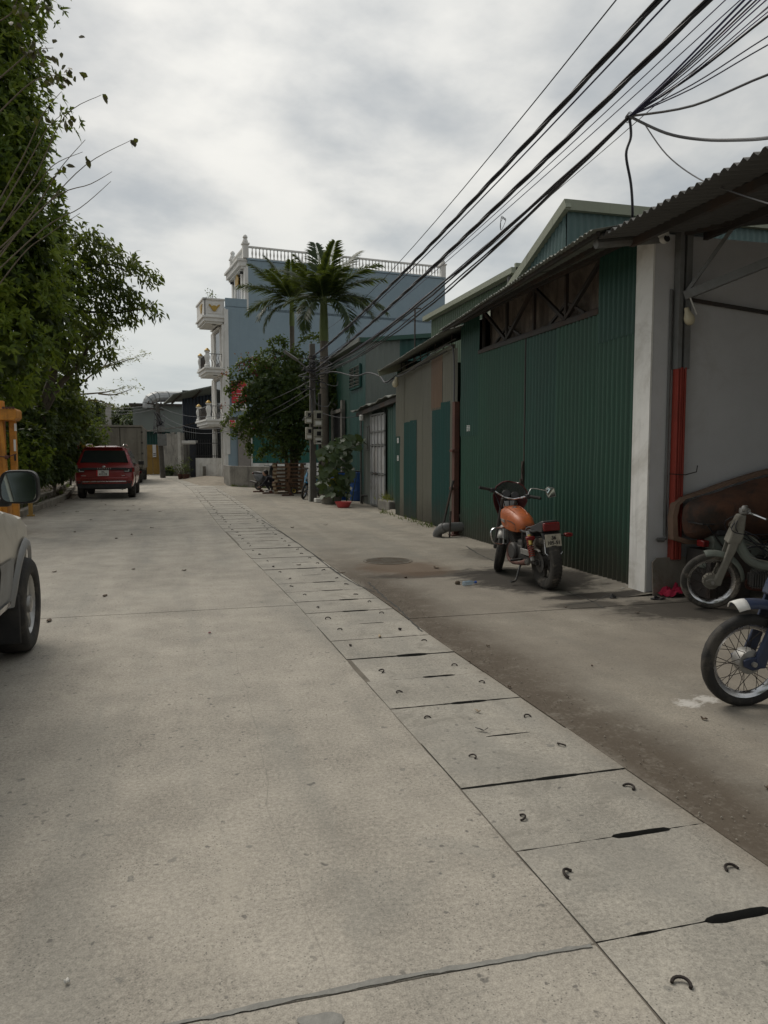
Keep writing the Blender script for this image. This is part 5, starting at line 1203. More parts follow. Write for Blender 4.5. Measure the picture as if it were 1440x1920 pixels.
# --- bare twigs with a few brown heart leaves (shrub arching out of the big tree)
def twigs():
    base = Vector((-6.0, 15.5, .9)); S = lambda px, py, Y=15.5: at(px, py, Y)
    tr = MB(); hub = S(-60, 520); limb(tr, [base, base+Vector((.2, 0, 2)), hub], .06, .03, 6)
    ls = [((-60, 520), (60, 340), (120, 220), (190, 178)), ((-60, 520), (70, 400), (160, 310), (248, 262)), ((-60, 500), (50, 310), (90, 240), (125, 208)), ((-60, 540), (90, 380), (170, 345), (210, 322)), ((-60, 560), (80, 430), (150, 390), (208, 340)),
          ((-60, 480), (40, 300), (80, 215), (115, 172)), ((-60, 500), (60, 360), (100, 310), (155, 285)), ((-40, 180), (30, 120), (60, 95), (100, 90)), ((-40, 250), (40, 170), (80, 145), (128, 140)), ((-40, 60), (15, 30), (28, 10), (36, -10)), ((-60, 560), (60, 400), (110, 320), (160, 262)), ((-50, 600), (40, 480), (90, 440), (150, 400))]
    for l in ls: limb(tr, [S(*p, 15.5-.4*i) for i, p in enumerate(l)], .014, .004, 5)
    C = []; Z = []
    for px, py, k, s in ((193, 180, 2, 4), (245, 262, 4, 6), (95, 95, 14, 22), (70, 90, 6, 14), (125, 140, 14, 16), (100, 150, 6, 12), (35, 25, 4, 8), (30, 8, 4, 8), (88, 220, 2, 4), (130, 222, 4, 10), (163, 298, 3, 6), (125, 228, 2, 4), (45, 90, 6, 10), (122, 310, 2, 3), (80, 10, 4, 8), (30, 45, 5, 8), (62, 220, 2, 4)):
        for _ in range(k): C.append(S(px+random.gauss(0, s), py+random.gauss(0, s*.5), 14.4))
    C = np.array([tuple(c) for c in C]); D = rng.normal(size=C.shape)*.5+np.array([.3, 0, -.8]); Nn = rng.normal(size=C.shape)*.7+np.array([0, -1, .2])
    me = leaf_mesh('leaves', C, D, Nn, rng.uniform(.11, .17, len(C)), rng.uniform(.07, .1, len(C)), 'leaf_brown', fold=.08)
    tree('shrub', base, 'bare arching twigs with a few brown heart shaped leaves', 'shrub', [('branch', tr, 'bark_pale')], [('leaves', me)])
twigs()
# --- shrubs on the bank
def shrub(px, py, Y, r, mat, label, n=420, L=(.14, .24), flat=.8, sx=1.0, cat='shrub', group=None):
    c = at(px, py, Y); base = Vector((c.x, c.y, max(.3, c.z-r*1.1)))
    blobs = [(c.x, c.y, c.z, r*sx, r, r*flat)] + [(c.x+random.uniform(-.7, .7)*r*sx, c.y+random.uniform(-.6, .6)*r, c.z+random.uniform(-.6, .6)*r*flat, r*.55, r*.5, r*.45) for _ in range(5)]
    P, u = blob_pts(blobs, n, .6); C, D, Nn = rosettes(P, u+np.array([0, 0, .4]), 6)
    me = leaf_mesh('foliage', C, D, Nn, rng.uniform(*L, len(C)), rng.uniform(L[0]*.4, L[1]*.42, len(C)), mat, droop=.15)
    tr = MB(); limb(tr, [base-Vector((0, 0, .35)), base.lerp(c, .5)+Vector((.06, 0, 0)), c], .05, .02, 6)
    for k in range(3): limb(tr, [base, base.lerp(c, .6)+Vector((random.uniform(-.4, .4)*r, random.uniform(-.3, .3)*r, .1)), c+Vector((random.uniform(-.7, .7)*r, random.uniform(-.5, .5)*r, random.uniform(.1, .5)*r))], .03, .01, 5)
    return tree('shrub', base, label, cat, [('stem', tr, 'bark')], [('foliage', me)], group)
G1 = 'undergrowth shrubs on the bank'
shrub(70, 815, 25, .95, 'leaf_dark', 'dark leafy shrub behind the yellow machine', 650)
shrub(45, 855, 22, .65, 'leaf_bright', 'small fresh green shrub beside the yellow machine', 420, (.1, .16))
for (px, py, Y, r) in ((105, 830, 28, .95), (120, 780, 29, 1.0), (150, 870, 33, .8), (95, 750, 27, 1.1), (160, 815, 36, 1.0), (50, 740, 26, 1.1), (175, 840, 44, 1.0), (20, 780, 24, 1.1)):
    shrub(px, py, Y, r, 'leaf_dark', 'dark green undergrowth shrub on the earth bank below the trees', 520, group=G1)
for (px, py, Y, r) in ((60, 880, 24, .55), (100, 880, 26, .5), (130, 850, 31, .8), (20, 830, 22.5, .8), (75, 790, 30, 1.2), (30, 720, 28, 1.4), (120, 830, 40, 1.2), (90, 810, 46, 1.8), (40, 830, 33, 1.3)):
    shrub(px, py, Y, r, 'leaf_dark', 'dark green undergrowth shrub on the earth bank below the trees', 560, group=G1)
for (px, py, Y, r) in ((165, 795, 52, 1.3), (150, 770, 46, 1.1), (180, 860, 50, .9)):
    shrub(px, py, Y, r, 'leaf_far', 'greyish green shrub on the bank beyond the red car', 480, (.16, .26), group='pale shrubs beyond the red car')
# distant trees over the truck
for (px, py, Y, r, lab) in ((175, 785, 82, 1.9, 'hazy distant tree above the box truck cargo body'), (235, 790, 78, 1.9, 'distant dark tree between box truck and grey shed'), (205, 800, 84, 1.8, 'distant low tree behind the middle of the box truck'), (252, 795, 74, 1.2, 'small distant tree against the grey shed wall'), (150, 800, 78, 2.2, 'distant bushy tree left of the box truck')):
    shrub(px, py, Y, r, 'leaf_far', lab, 800, (.22, .4), cat='tree')
p = at(204, 800, 76); mb = MB(); mb.box((p.x, p.y, 3), (.5, .5, 6.5)); tag(mb.build('far_post', 'pale_concrete'), 'pale square concrete post standing among the distant trees', 'post')
# red cordyline plants
def cordyline(px, py, Y, s, label):
    c = at(px, py, Y); b = Vector((c.x, c.y, .35)); n = 46; a = rng.uniform(0, 6.28, n); el = rng.uniform(.2, 1.4, n)
    D = np.stack([np.cos(a)*np.cos(el), np.sin(a)*np.cos(el), np.sin(el)], 1); C = np.tile(tuple(c), (n, 1))+D*.04+np.array([0, 0, 1])*rng.uniform(-.25, .1, (n, 1))*s
    me = leaf_mesh('leaves', C, D, np.tile([0, 0, 1.], (n, 1)), rng.uniform(.45, .7, n)*s, .085*s, 'leaf_red', droop=.3)
    tr = MB(); limb(tr, [b-Vector((0, 0, .3)), c], .03, .02, 6); tree('cordyline', b, label, 'plant', [('stem', tr, 'bark')], [('leaves', me)])
for i_, (sx_, sy_) in enumerate(((-5.6, -8.5), (-6.6, -12.5), (-4.9, -13.5), (-7.4, -9.5))):
    shb = [o_ for o_ in bpy.data.objects if o_.name.startswith('shrub') and o_.get('group') == G1][i_]; c_ = copy_tree(shb); c_.location = (sx_, sy_, .2); c_.scale = (1.7, 1.7, 1.5)
    c_['label'] = 'leafy roadside shrub that only shows as a reflection in the beige car mirror'; c_['group'] = 'shrubs reflected in the car mirror'
cordyline(153, 848, 30, 1.0, 'red leaved cordyline plant just left of the red car')
cordyline(97, 800, 27, .9, 'red leaved cordyline in the undergrowth below the leaning tree')
# --- palms
def frond(L, droop, n=46, seed=0):
    rr = random.Random(seed); pts = [Vector((0, 0, 0))]; a = 0.0
    k = 16; v = Vector((1, 0, 0)); pos = Vector((0, 0, 0)); path = [pos.copy()]
    for i in range(k):
        a += droop/k*(1+i/k*1.4); pos = pos+Vector((math.cos(a), 0, -math.sin(a)))*(L/k); path.append(pos.copy())
    mb = MB(); mb.tube(path, [lerp(.022, .004, i/k) for i in range(k+1)], 5)
    C = []; D = []; Nn = []; Ls = []
    for i in range(n):
        t = .12+.88*i/n; f = t*k; j = min(int(f), k-1); p = path[j].lerp(path[j+1], f-j); tan = (path[j+1]-path[j]).normalized(); nn = Vector((0, 1, 0)).cross(tan)*-1
        if nn.z < 0: nn = -nn
        ll = L*.27*(math.sin(math.pi*min(1, .22+t*.72)))**.7
        for s in (-1, 1):
            d = Vector((0, s, 0))*.85+tan*.62+nn*rr.uniform(-.15, .4); C.append(tuple(p)); D.append(tuple(d)); Nn.append(tuple(nn+Vector((0, s*.2, 0)))); Ls.append(ll*rr.uniform(.85, 1.1))
    return mb.mesh('rachis', 'palm_shaft'), leaf_mesh('leaflets', np.array(C), np.array(D), np.array(Nn), np.array(Ls), .062, 'leaf_palm', fold=.25, droop=.32)
FR = [frond(2.5, d, n=60, seed=i) for i, d in enumerate((.28, .5, .8, 1.15))]
def palm(px, py_top, py_base, Y, s, label, dirs, sh0, sh1, r0):
    top = at(px, py_top, Y); base = Vector((top.x, top.y, 0)); e = empty('palm_tree', base, label=label, cat='palm tree')
    zs = at(px, sh0, Y).z; ze = at(px, sh1, Y).z
    rg = []
    n = 40
    mb = MB(); mb.tube([(0, 0, ze*i/n) for i in range(n+1)], [lerp(r0, r0*.72, (i/n)**.6)*(1+.035*(i % 2)) for i in range(n+1)], 12); mb.build('trunk', 'palm_trunk', e)
    mb = MB(); mb.tube([(0, 0, ze), (0, 0, ze+.1), (0, 0, lerp(ze, zs, .5)), (0, 0, zs), (0, 0, top.z)], [r0*.74, r0*.86, r0*.8, r0*.62, r0*.3], 12); mb.build('crownshaft', 'palm_shaft', e)
    for i, (azd, el, k, sc) in enumerate(dirs):
        f = inst('frond', FR[k][1], e, (0, 0, top.z-.12), (0, -R(el), R(azd)), (sc*s,)*3); inst('rachis', FR[k][0], f)
    return e
# azimuth measured about Z from +X; camera looks roughly along +Y
palm(607, 563, 880, 27.0, 1.0, 'taller palm with a full dark crown beside the meter pole', [(100, 82, 0, 1.0), (175, 70, 0, .8), (15, 66, 0, 1.0), (-5, 44, 1, 1.0), (-30, 52, 1, 1.0), (190, 48, 1, .7), (215, 60, 1, .75), (60, 60, 1, .95), (140, 58, 1, .95), (-80, 55, 2, .95), (250, 50, 2, .9), (-15, 26, 2, 1.0), (-40, 15, 2, .95), (170, 30, 2, .62), (-65, 12, 3, .9), (230, 10, 3, .8), (30, 40, 2, .9), (110, 36, 2, .9), (280, 70, 0, .9), (-20, -8, 3, .75), (200, -5, 3, .65)], 566, 640, .20)
palm(547, 562, 860, 31.0, .9, 'shorter slim palm left of the full crowned palm', [(180, 52, 0, 1.0), (165, 72, 0, .95), (190, 32, 1, 1.05), (120, 60, 1, .9), (230, 50, 1, .9), (20, 58, 1, .9), (60, 70, 0, .8), (-60, 45, 2, .8), (155, 22, 2, .95), (260, 66, 0, .8), (200, 5, 2, .85), (175, -12, 2, .8), (-10, 35, 2, .8)], 567, 612, .13)
# --- bougainvillea
def boug():
    base = at(545, 905, 30.3); base.z = 0; Y = 30.
    blobs = [bl(525, 705, Y, 1.0), bl(505, 745, 29.6, 1.05), bl(545, 745, Y, 1.2), bl(562, 690, Y, .75), bl(528, 790, 29.7, 1.0), bl(478, 735, 29.6, .55), bl(492, 690, 29.8, .5), bl(570, 780, 29.6, .85), bl(545, 830, 29.8, .75), bl(475, 790, 29.8, .6), bl(590, 740, 28.5, .8), bl(600, 700, 28.3, .5), bl(618, 745, 27.6, .55), bl(620, 710, 27.6, .4)]
    P, u = blob_pts(blobs, 5200, .55); C, D, Nn = rosettes(P, u+np.array([0, -.1, -.1]), 6, .7)
    sprays = [((500, 700), (470, 680), (445, 720), (430, 740)), ((490, 740), (455, 745), (430, 775), (418, 800)), ((480, 700), (450, 700), (435, 725), (425, 735)), ((540, 680), (560, 630), (590, 620), (607, 640)), ((530, 670), (510, 640), (480, 665), (450, 700)), ((560, 850), (520, 870), (500, 845), (478, 800)), ((520, 820), (495, 850), (490, 850), (485, 858)), ((585, 760), (575, 800), (580, 830), (560, 845)), ((480, 760), (450, 790), (440, 800), (438, 815)), ((500, 690), (465, 650), (440, 690), (428, 712)), ((500, 720), (470, 715), (450, 740), (442, 765)), ((490, 770), (465, 775), (450, 800), (452, 825)), ((530, 665), (545, 635), (520, 630), (505, 645)), ((480, 800), (460, 820), (465, 845), (470, 850)), ((600, 730), (640, 740), (655, 770), (660, 790)), ((600, 700), (630, 730), (650, 750), (668, 765))]
    tr = MB(); C2 = []
    for s in sprays:
        q = [at(p[0], p[1], 29.4 if p[0] < 590 else 27.4) for p in s]; pts = bez(*q, 26); tr.tube(pts, .012, 5)
        for p in pts:
            for _ in range(9): C2.append(tuple(p+Vector((random.gauss(0, .085), random.gauss(0, .085), random.gauss(0, .075)))))
    C2 = np.array(C2); D2 = rng.normal(size=C2.shape)
    C = np.concatenate([C, C2]); D = np.concatenate([D, D2]); Nn = np.concatenate([Nn, rng.normal(size=C2.shape)])
    me = leaf_mesh('foliage', C, D, Nn, rng.uniform(.08, .15, len(C)), rng.uniform(.05, .085, len(C)), 'leaf_boug')
    C = []
    for px, py, k, s in ((420, 700, 16, 5), (452, 722, 9, 4), (480, 700, 12, 4), (473, 680, 8, 5), (455, 690, 14, 8), (488, 748, 9, 5), (418, 762, 14, 4), (500, 690, 8, 6), (470, 800, 6, 5), (530, 665, 6, 6), (462, 668, 8, 8)):
        for _ in range(k): C.append(tuple(at(px+random.gauss(0, s), py+random.gauss(0, s*.7), 29.2)))
    C = np.array(C); me2 = leaf_mesh('bracts', C, rng.normal(size=C.shape), rng.normal(size=C.shape), .075, .06, 'bract_pink')
    limb(tr, [base, at(548, 860, 30.2), at(540, 800, 30), at(520, 730, 30)], .13, .05, 8)
    limb(tr, [base+Vector((.2, 0, 0)), at(556, 860, 30.1), at(560, 800, 30), at(575, 720, 29.8)], .11, .04, 8)
    limb(tr, [base+Vector((-.15, .1, 0)), at(536, 855, 30.1), at(520, 800, 30), at(500, 750, 29.8)], .09, .03, 8)
    limb(tr, [base+Vector((.1, -.1, 0)), at(551, 865, 30), at(545, 800, 29.8), at(550, 740, 29.6)], .08, .03, 8)
    tree('bougainvillea', base, 'huge dark bougainvillea bush with arching sprays and pink bracts', 'bush', [('stem', tr, 'bark')], [('foliage', me), ('bracts', me2)])
boug()
bpy.data.objects['bracts']['kind'] = 'stuff'
# --- round-leaved vine by the gate: every leaf its own piece
def round_leaf():
    mb = MB(); n = 12; ring = []
    for i in range(n):
        a = -math.pi/2+2*math.pi*i/n; r = .5*(1+.06*math.cos(5*a)); notch = .22 if i == 0 else 1
        ring.append((r*math.cos(a)*1.05*(1 if i else .2), r*math.sin(a)*notch+.3, .09*(math.cos(a)**2)-.05*math.sin(a)))
    vs = [(0, .12, 0)]+ring; mb.add(vs, [(0, 1+i, 1+(i+1) % n) for i in range(n)]); return mb
rl = [round_leaf().mesh('leaf', m_) for m_ in ('leaf_round', 'leaf_yellow')]
vb = gp(650, 945); vn = empty('vine_plant', (vb.x+.35, vb.y+1.0, 0), label='tall plant with big round grey-green leaves beside the blue drum', cat='plant')
st_ = MB(); k = 0
stems = [((625, 940), (630, 880), (640, 840)), ((650, 940), (655, 880), (650, 830)), ((610, 930), (605, 890), (615, 850)), ((640, 840), (670, 825), (690, 835)), ((660, 940), (665, 910), (670, 885))]
for s in stems: limb(st_, [at(p[0], p[1], 22.1) for p in s], .02, .008, 5)
o = st_.build('stem', 'leaf_dark', vn); o.location = -Vector(vn.location)
for i in range(150):
    while True:
        px, py = random.uniform(596, 692), random.uniform(822, 935)
        inside = (598 < px < 672 and py > 845) or (630 < px < 684 and 822 < py < 850) or (600 < px < 640 and 838 < py < 870)
        if px > 660 and py > 852: inside = False
        if inside: break
    p = at(px, py, random.uniform(21.4, 22.4)); sz = random.uniform(.2, .36)
    inst('leaf', rl[1 if i == 5 else 0], vn, p-Vector(vn.location), (R(random.uniform(20, 75)), R(random.uniform(-30, 30)), random.uniform(-.9, .9)), (sz,)*3)
# dry weeds on the planter block
p = gp(722, 958); n = 160; C = np.tile((p.x+.25, p.y+.2, .27), (n, 1))+rng.normal(size=(n, 3))*np.array([.16, .35, .02]); D = rng.normal(size=(n, 3))*.6+np.array([0, 0, 1])
o = inst('weeds', leaf_mesh('weeds', C, D, rng.normal(size=(n, 3)), rng.uniform(.12, .3, n), .02, 'leaf_pale')); tag(o, 'dry weeds sprouting on the mossy concrete block', 'weeds', kind='stuff')
# potted sapling on top balcony, pots by the far gate
Wm = HM
def twig(loc, h, n, label, mat='leaf_dark', spread=.35):
    e = empty('potted_plant', loc, label=label, cat='plant'); tr = MB(); C = []
    for i in range(6):
        t = Vector((random.gauss(0, spread), random.gauss(0, spread), h*random.uniform(.6, 1))); limb(tr, [(0, 0, .2), (t.x*.4, t.y*.4, h*.5), t], .02, .006, 5)
        for _ in range(n): C.append(tuple(t*random.uniform(.55, 1.05)+Vector((random.gauss(0, .1), random.gauss(0, .1), random.gauss(0, .08)))))
    C = np.array(C); tr.build('stem', 'bark', e); inst('leaves', leaf_mesh('leaves', C, rng.normal(size=C.shape), rng.normal(size=C.shape), .12, .05, mat), e)
    mb = MB(); mb.lathe([(.16, 0), (.22, .3), (.24, .32), (.2, .3)], 14); mb.build('pot', 'rust_steel', e); return e
twig(Wm @ Vector((-.6, .8, 9.32)), 1.7, 16, 'small sapling in a pot on the top white balcony')
q = at(340, 898, 46.5); twig((q.x, 46.5, 0), 1.3, 26, 'potted plant by the white post at the far gate', 'leaf_far', .3)
q = at(349, 899, 46); twig((q.x, 46, 0), .9, 22, 'small reddish pot plant before the dark blue gate', 'leaf_far', .2)
q = at(318, 893, 53.5); shrub(316, 884, 53.4, .35, 'leaf_far', 'low weeds at the foot of the concrete board fence', 160)
# ================================================================ VEHICLES
def text_mesh(s, size, mat, depth=.002, bold=True):
    cu = bpy.data.curves.new('txt', 'FONT'); cu.body = s; cu.size = size; cu.extrude = depth; cu.align_x = 'CENTER'; cu.align_y = 'CENTER'; cu.offset = size*.02
    ob = bpy.data.objects.new('txt', cu); COL.objects.link(ob); dg = bpy.context.evaluated_depsgraph_get()
    me = bpy.data.meshes.new_from_object(ob.evaluated_get(dg)); bpy.data.objects.remove(ob); me.materials.clear(); me.materials.append(MAT[mat]); return me
def put(root, name, mb, mat, parent=None, **k): return mb.build(name, mat, parent or root, **k)
def wheel(root, name, c, Rr, tw, tyre_mat, style='alloy', rim_mat='alloy', side=1, rimR=None, spokes=6, Mx=None):
    """wheel with axle along local Y; returns the part (tyre) with rim and hub below it"""
    T = (Mx or Matrix.Identity(4)) @ Matrix.Translation(c); rimR = rimR or Rr*.64
    mb = MB(); prof = [(rimR, -tw*.42), (rimR+.02, -tw*.5), (Rr*.9, -tw*.5), (Rr*.97, -tw*.42), (Rr, -tw*.2), (Rr, tw*.2), (Rr*.97, tw*.42), (Rr*.9, tw*.5), (rimR+.02, tw*.5), (rimR, tw*.42)]
    n = 48; rings = []
    for i in range(n):
        a = 2*math.pi*i/n; rings.append([T @ Vector((r*(1+(.006 if (i % 2 and abs(y) < tw*.45 and r > Rr*.95) else 0))*math.cos(a), y, r*math.sin(a))) for r, y in prof])
    mb.loft(rings, cap=False, loop=True); ty = put(root, name, mb, tyre_mat, ang=50)
    mb = MB(); rings = []
    pr = [(rimR+.004, -tw*.42), (rimR-.02, -tw*.3), (rimR-.035, 0), (rimR-.02, tw*.3), (rimR+.004, tw*.42), (rimR+.006, 0)]
    for i in range(40): a = 2*math.pi*i/40; rings.append([T @ Vector((r*math.cos(a), y, r*math.sin(a))) for r, y in pr])
    mb.loft(rings, cap=False, loop=True); put(root, 'rim', mb, rim_mat, ty, ang=40)
    return ty, T
def spoke_set(T, r0, r1, n, yoff, mat, root, th, wd):
    for k in range(n):
        a = 2*math.pi*k/n; mb = MB(); q = [(r0, -wd*.7), (r1, -wd*.45), (r1, wd*.45), (r0, wd*.7)]
        mb.prism(q, th, T @ Matrix.Rotation(a, 4, 'Y') @ TR((0, yoff+th/2, 0), R(90))); put(root, 'spoke', mb, mat, root, bevel=.004)
# ---------------- cars
class Car:
    def __init__(s, spec): s.__dict__.update(spec)
    def top(s, x): return interp(x, *s.TOP)
    def w(s, z, x): return interp(z, *s.WZ)*interp(x, *s.WX)
    def zb(s, x):
        z = s.sill
        for xc in s.axles:
            d = abs(x-xc)
            if d < s.arch: z = max(z, s.wr+math.sqrt(s.arch**2-d*d)*.98)
        return z
    def half(s, x):
        t = s.top(x); zb = s.zb(x); lev = s.LEV; pts = [(0, zb+.02), (s.w(zb, x)-.06, zb+.02), (s.w(zb, x)-.012, zb)]
        lv = [z for z in lev]; ncl = sum(1 for z in lv if z > t-.045); c = 0; wt = s.w(min(t-.045, lev[-1]), x)
        for z in lv:
            if z <= t-.045: zz = max(z, zb+.006*(lev.index(z)+1)); pts.append((s.w(zz, x), zz))
            else:
                c += 1; f = c/(ncl+1); pts.append((wt*(1-f**1.6*.55) if c > 0 else wt, t-.045+.045*min(1, f*1.6)))
        pts.append((wt*.4, t+.004)); pts.append((0, t+.006)); return pts
    def ring(s, x):
        h = s.half(x); return [(x, y, z) for y, z in h]+[(x, -y, z) for y, z in h[-2:0:-1]]
    def body(s, root, mat):
        xs = [s.L*i/s.N for i in range(s.N+1)]; mb = MB(); mb.loft([s.ring(x) for x in xs]); return put(root, 'body', mb, mat, ang=32)
    def patch(s, x0, x1, z0, z1, off, side, nx=12, nz=5, slope=0):
        vs = []; fs = []
        for i in range(nx+1):
            for j in range(nz+1):
                x = lerp(x0, x1, i/nx); f0 = z0(x) if callable(z0) else z0; f1 = z1(x) if callable(z1) else z1; z = lerp(f0, f1, j/nz)
                vs.append((x+slope*(z-f0), side*(s.w(z, x)+off), z))
        for i in range(nx):
            for j in range(nz): a = i*(nz+1)+j; fs.append((a, a+1, a+nz+2, a+nz+1))
        mb = MB(); mb.add(vs, fs); return mb
    def top_patch(s, x0, x1, f, off, nx=10, ny=10):
        vs = []; fs = []
        for i in range(nx+1):
            x = lerp(x0, x1, i/nx); e = .02; n = Vector((-(s.top(x+e)-s.top(x-e)), 0, 2*e)).normalized()
            for j in range(ny+1):
                y = lerp(-1, 1, j/ny)*s.w(s.top(x)-.045, x)*f; z = s.top(x)-.004*abs(lerp(-1, 1, j/ny))**2
                p = Vector((x, y, z+.012))+n*off; vs.append(p)
        for i in range(nx):
            for j in range(ny): a = i*(ny+1)+j; fs.append((a, a+1, a+ny+2, a+ny+1))
        mb = MB(); mb.add(vs, fs); return mb
def rear_x(car, z):   # x where the tail surface reaches height z
    xs = np.linspace(0, 1.0, 201); ts = np.array([car.top(x) for x in xs]); i = int(np.argmax(ts >= z-1e-6)); return float(xs[i])
def red_suv():
    c = gp(196, 936); root = empty('red_car', (c.x+.02, c.y, 0), R(90.5), label='dark red sport utility car parked behind the box truck', cat='car')
    car = Car(dict(L=4.9, N=90, sill=.42, wr=.385, arch=.47, axles=(1.0, 3.85), LEV=[.5, .6, .72, .86, 1.0, 1.1, 1.18, 1.32, 1.48, 1.62, 1.72],
        TOP=([0, .03, .07, .12, .40, .44, .7, 1.6, 2.7, 3.0, 3.75, 4.0, 4.6, 4.82, 4.9], [.78, .96, 1.10, 1.20, 1.66, 1.745, 1.79, 1.825, 1.79, 1.7, 1.22, 1.17, 1.08, .95, .8]),
        WZ=([.4, .55, .75, .95, 1.12, 1.2, 1.7, 1.8], [.90, .945, .96, .955, .93, .90, .70, .66]), WX=([0, .04, .12, .35, .8, 4.2, 4.7, 4.9], [.93, .965, .985, 1, 1, 1, .95, .8])))
    car.body(root, 'car_red')
    mb = MB(); mb.box((2.4, 0, .5), (4.4, 1.3, .35)); put(root, 'underbody', mb, 'dark_void')
    # windows
    mb = car.top_patch(.135, .385, .86, .008); rw = put(root, 'rear_window', mb, 'car_glass', ang=40)
    mb = MB(); mb.bar((.10, -.12, 1.21), (.13, .25, 1.25), .02, .02); put(root, 'wiper', mb, 'black_plastic', rw)
    for sd in (-1, 1):
        for (a, b) in ((.55, 1.2), (1.27, 2.2), (2.27, 3.25)):
            mb = car.patch(a, b, 1.16, (lambda x: min(1.64, car.top(x)-.12)), .006, sd); put(root, 'side_window', mb, 'car_glass', ang=40)
        mb = MB(); mb.tube([(.55, sd*.6, 1.82), (.62, sd*.6, 1.86), (2.4, sd*.6, 1.88), (2.5, sd*.6, 1.83)], .018, 6); put(root, 'roof_rail', mb, 'chrome')
        mb = MB(); mb.loft([[(3.08+dx, sd*(.95+dy), z) for dx, z in ((-.04, 1.12), (.05, 1.12), (.07, 1.2), (.03, 1.27), (-.05, 1.27))] for dx2, dy in ((0, .02), (0, .22))]); m_ = put(root, 'wing_mirror', mb, 'black_plastic', bevel=.015)
        # tail lamp: wraps round the corner
        mb = MB(); mb.loft([[(x, sd*(y+.004), .92), (x, sd*(y+.006), 1.07), (x+.02, sd*(y-.02), 1.07), (x+.02, sd*(y-.02), .92)] for x, y in ((.34, .972), (.18, .966), (.07, .94), (.015, .885))]); t_ = put(root, 'tail_lamp', mb, 'red_lens')
        mb = MB(); mb.box((-.004, sd*.76, .985), (.05, .26, .13)); put(root, 'lamp_inner', mb, 'black_plastic', t_)
        mb = MB(); mb.box((-.032, sd*.72, .945), (.01, .14, .025)); mb.box((-.032, sd*.785, .975), (.01, .025, .07)); put(root, 'reversing_light', mb, 'lamp_clear', t_)
        mb = MB(); mb.box((-.012, sd*.80, .56), (.07, .16, .11)); b_ = put(root, 'bumper_pod', mb, 'black_plastic', bevel=.01)
        mb = MB(); mb.box((-.05, sd*.80, .57), (.01, .10, .05)); put(root, 'reflector', mb, 'red_lens', b_)
        for xc in car.axles:
            t_, T = wheel(root, 'wheel', (xc, sd*.82, .385), .385, .25, 'black_rubber', side=sd); spoke_set(T, .06, .235, 6, sd*.09, 'alloy', t_, .03, .05)
    mb = MB(); mb.box((.0, 0, 1.03), (.06, 1.42, .075)); gb = put(root, 'tailgate_band', mb, 'black_plastic', bevel=.008)
    tm = text_mesh('E  V  E  R  E  S  T', .062, 'chrome'); inst('badge_lettering', tm, gb, (-.034, 0, 1.035), (R(90), 0, R(-90)))
    mb = MB(); mb.lathe([(.035, 0), (.06, .006), (.05, .012)], 16, Matrix.Translation((.045, .02, 1.10)) @ Matrix.Rotation(R(-90), 4, 'Y') @ Matrix.Diagonal((.5, 1, 1, 1))); put(root, 'oval_badge', mb, 'chrome')
    mb = MB(); mb.box((-.012, .04, .885), (.03, .36, .19)); pl = put(root, 'number_plate', mb, 'plate_white', bevel=.004)
    mb = MB(); mb.box((-.02, .235, .885), (.03, .05, .19)); put(root, 'plate_edge', mb, 'plate_red', pl)
    inst('plate_text', text_mesh('30L', .075, 'ink'), pl, (-.03, .04, .925), (R(90), 0, R(-90))); inst('plate_text', text_mesh('412.23', .095, 'ink'), pl, (-.03, .04, .845), (R(90), 0, R(-90)))
    mb = MB(); mb.box((.02, 0, .70), (.14, 1.5, .10)); put(root, 'bumper', mb, 'car_red', bevel=.03)
    mb = MB(); mb.box((-.01, 0, .60), (.12, 1.38, .035)); put(root, 'bumper_trim', mb, 'chrome', bevel=.01)
    mb = MB(); mb.box((.05, 0, .44), (.18, 1.72, .16)); put(root, 'bumper_skirt', mb, 'black_plastic', bevel=.03)
    for y, s_ in ((.66, .16), (-.6, .10)): mb = MB(); mb.box((.003, y, .80), (.012, s_, .018)); put(root, 'trim_badge', mb, 'chrome')
    mb = MB(); mb.prism([(0, 0), (.16, 0), (.03, .07)], .03, TR((.62, .015, 1.79), R(90))); put(root, 'roof_fin', mb, 'black_plastic')
    mb = MB(); mb.box((.40, 0, 1.755), (.16, 1.22, .035)); put(root, 'spoiler', mb, 'car_red', bevel=.012)
    mb = MB(); mb.tube([(.15, -.55, .34), (.5, -.55, .34)], .04, 10); put(root, 'exhaust', mb, 'dull_alloy')
red_suv()
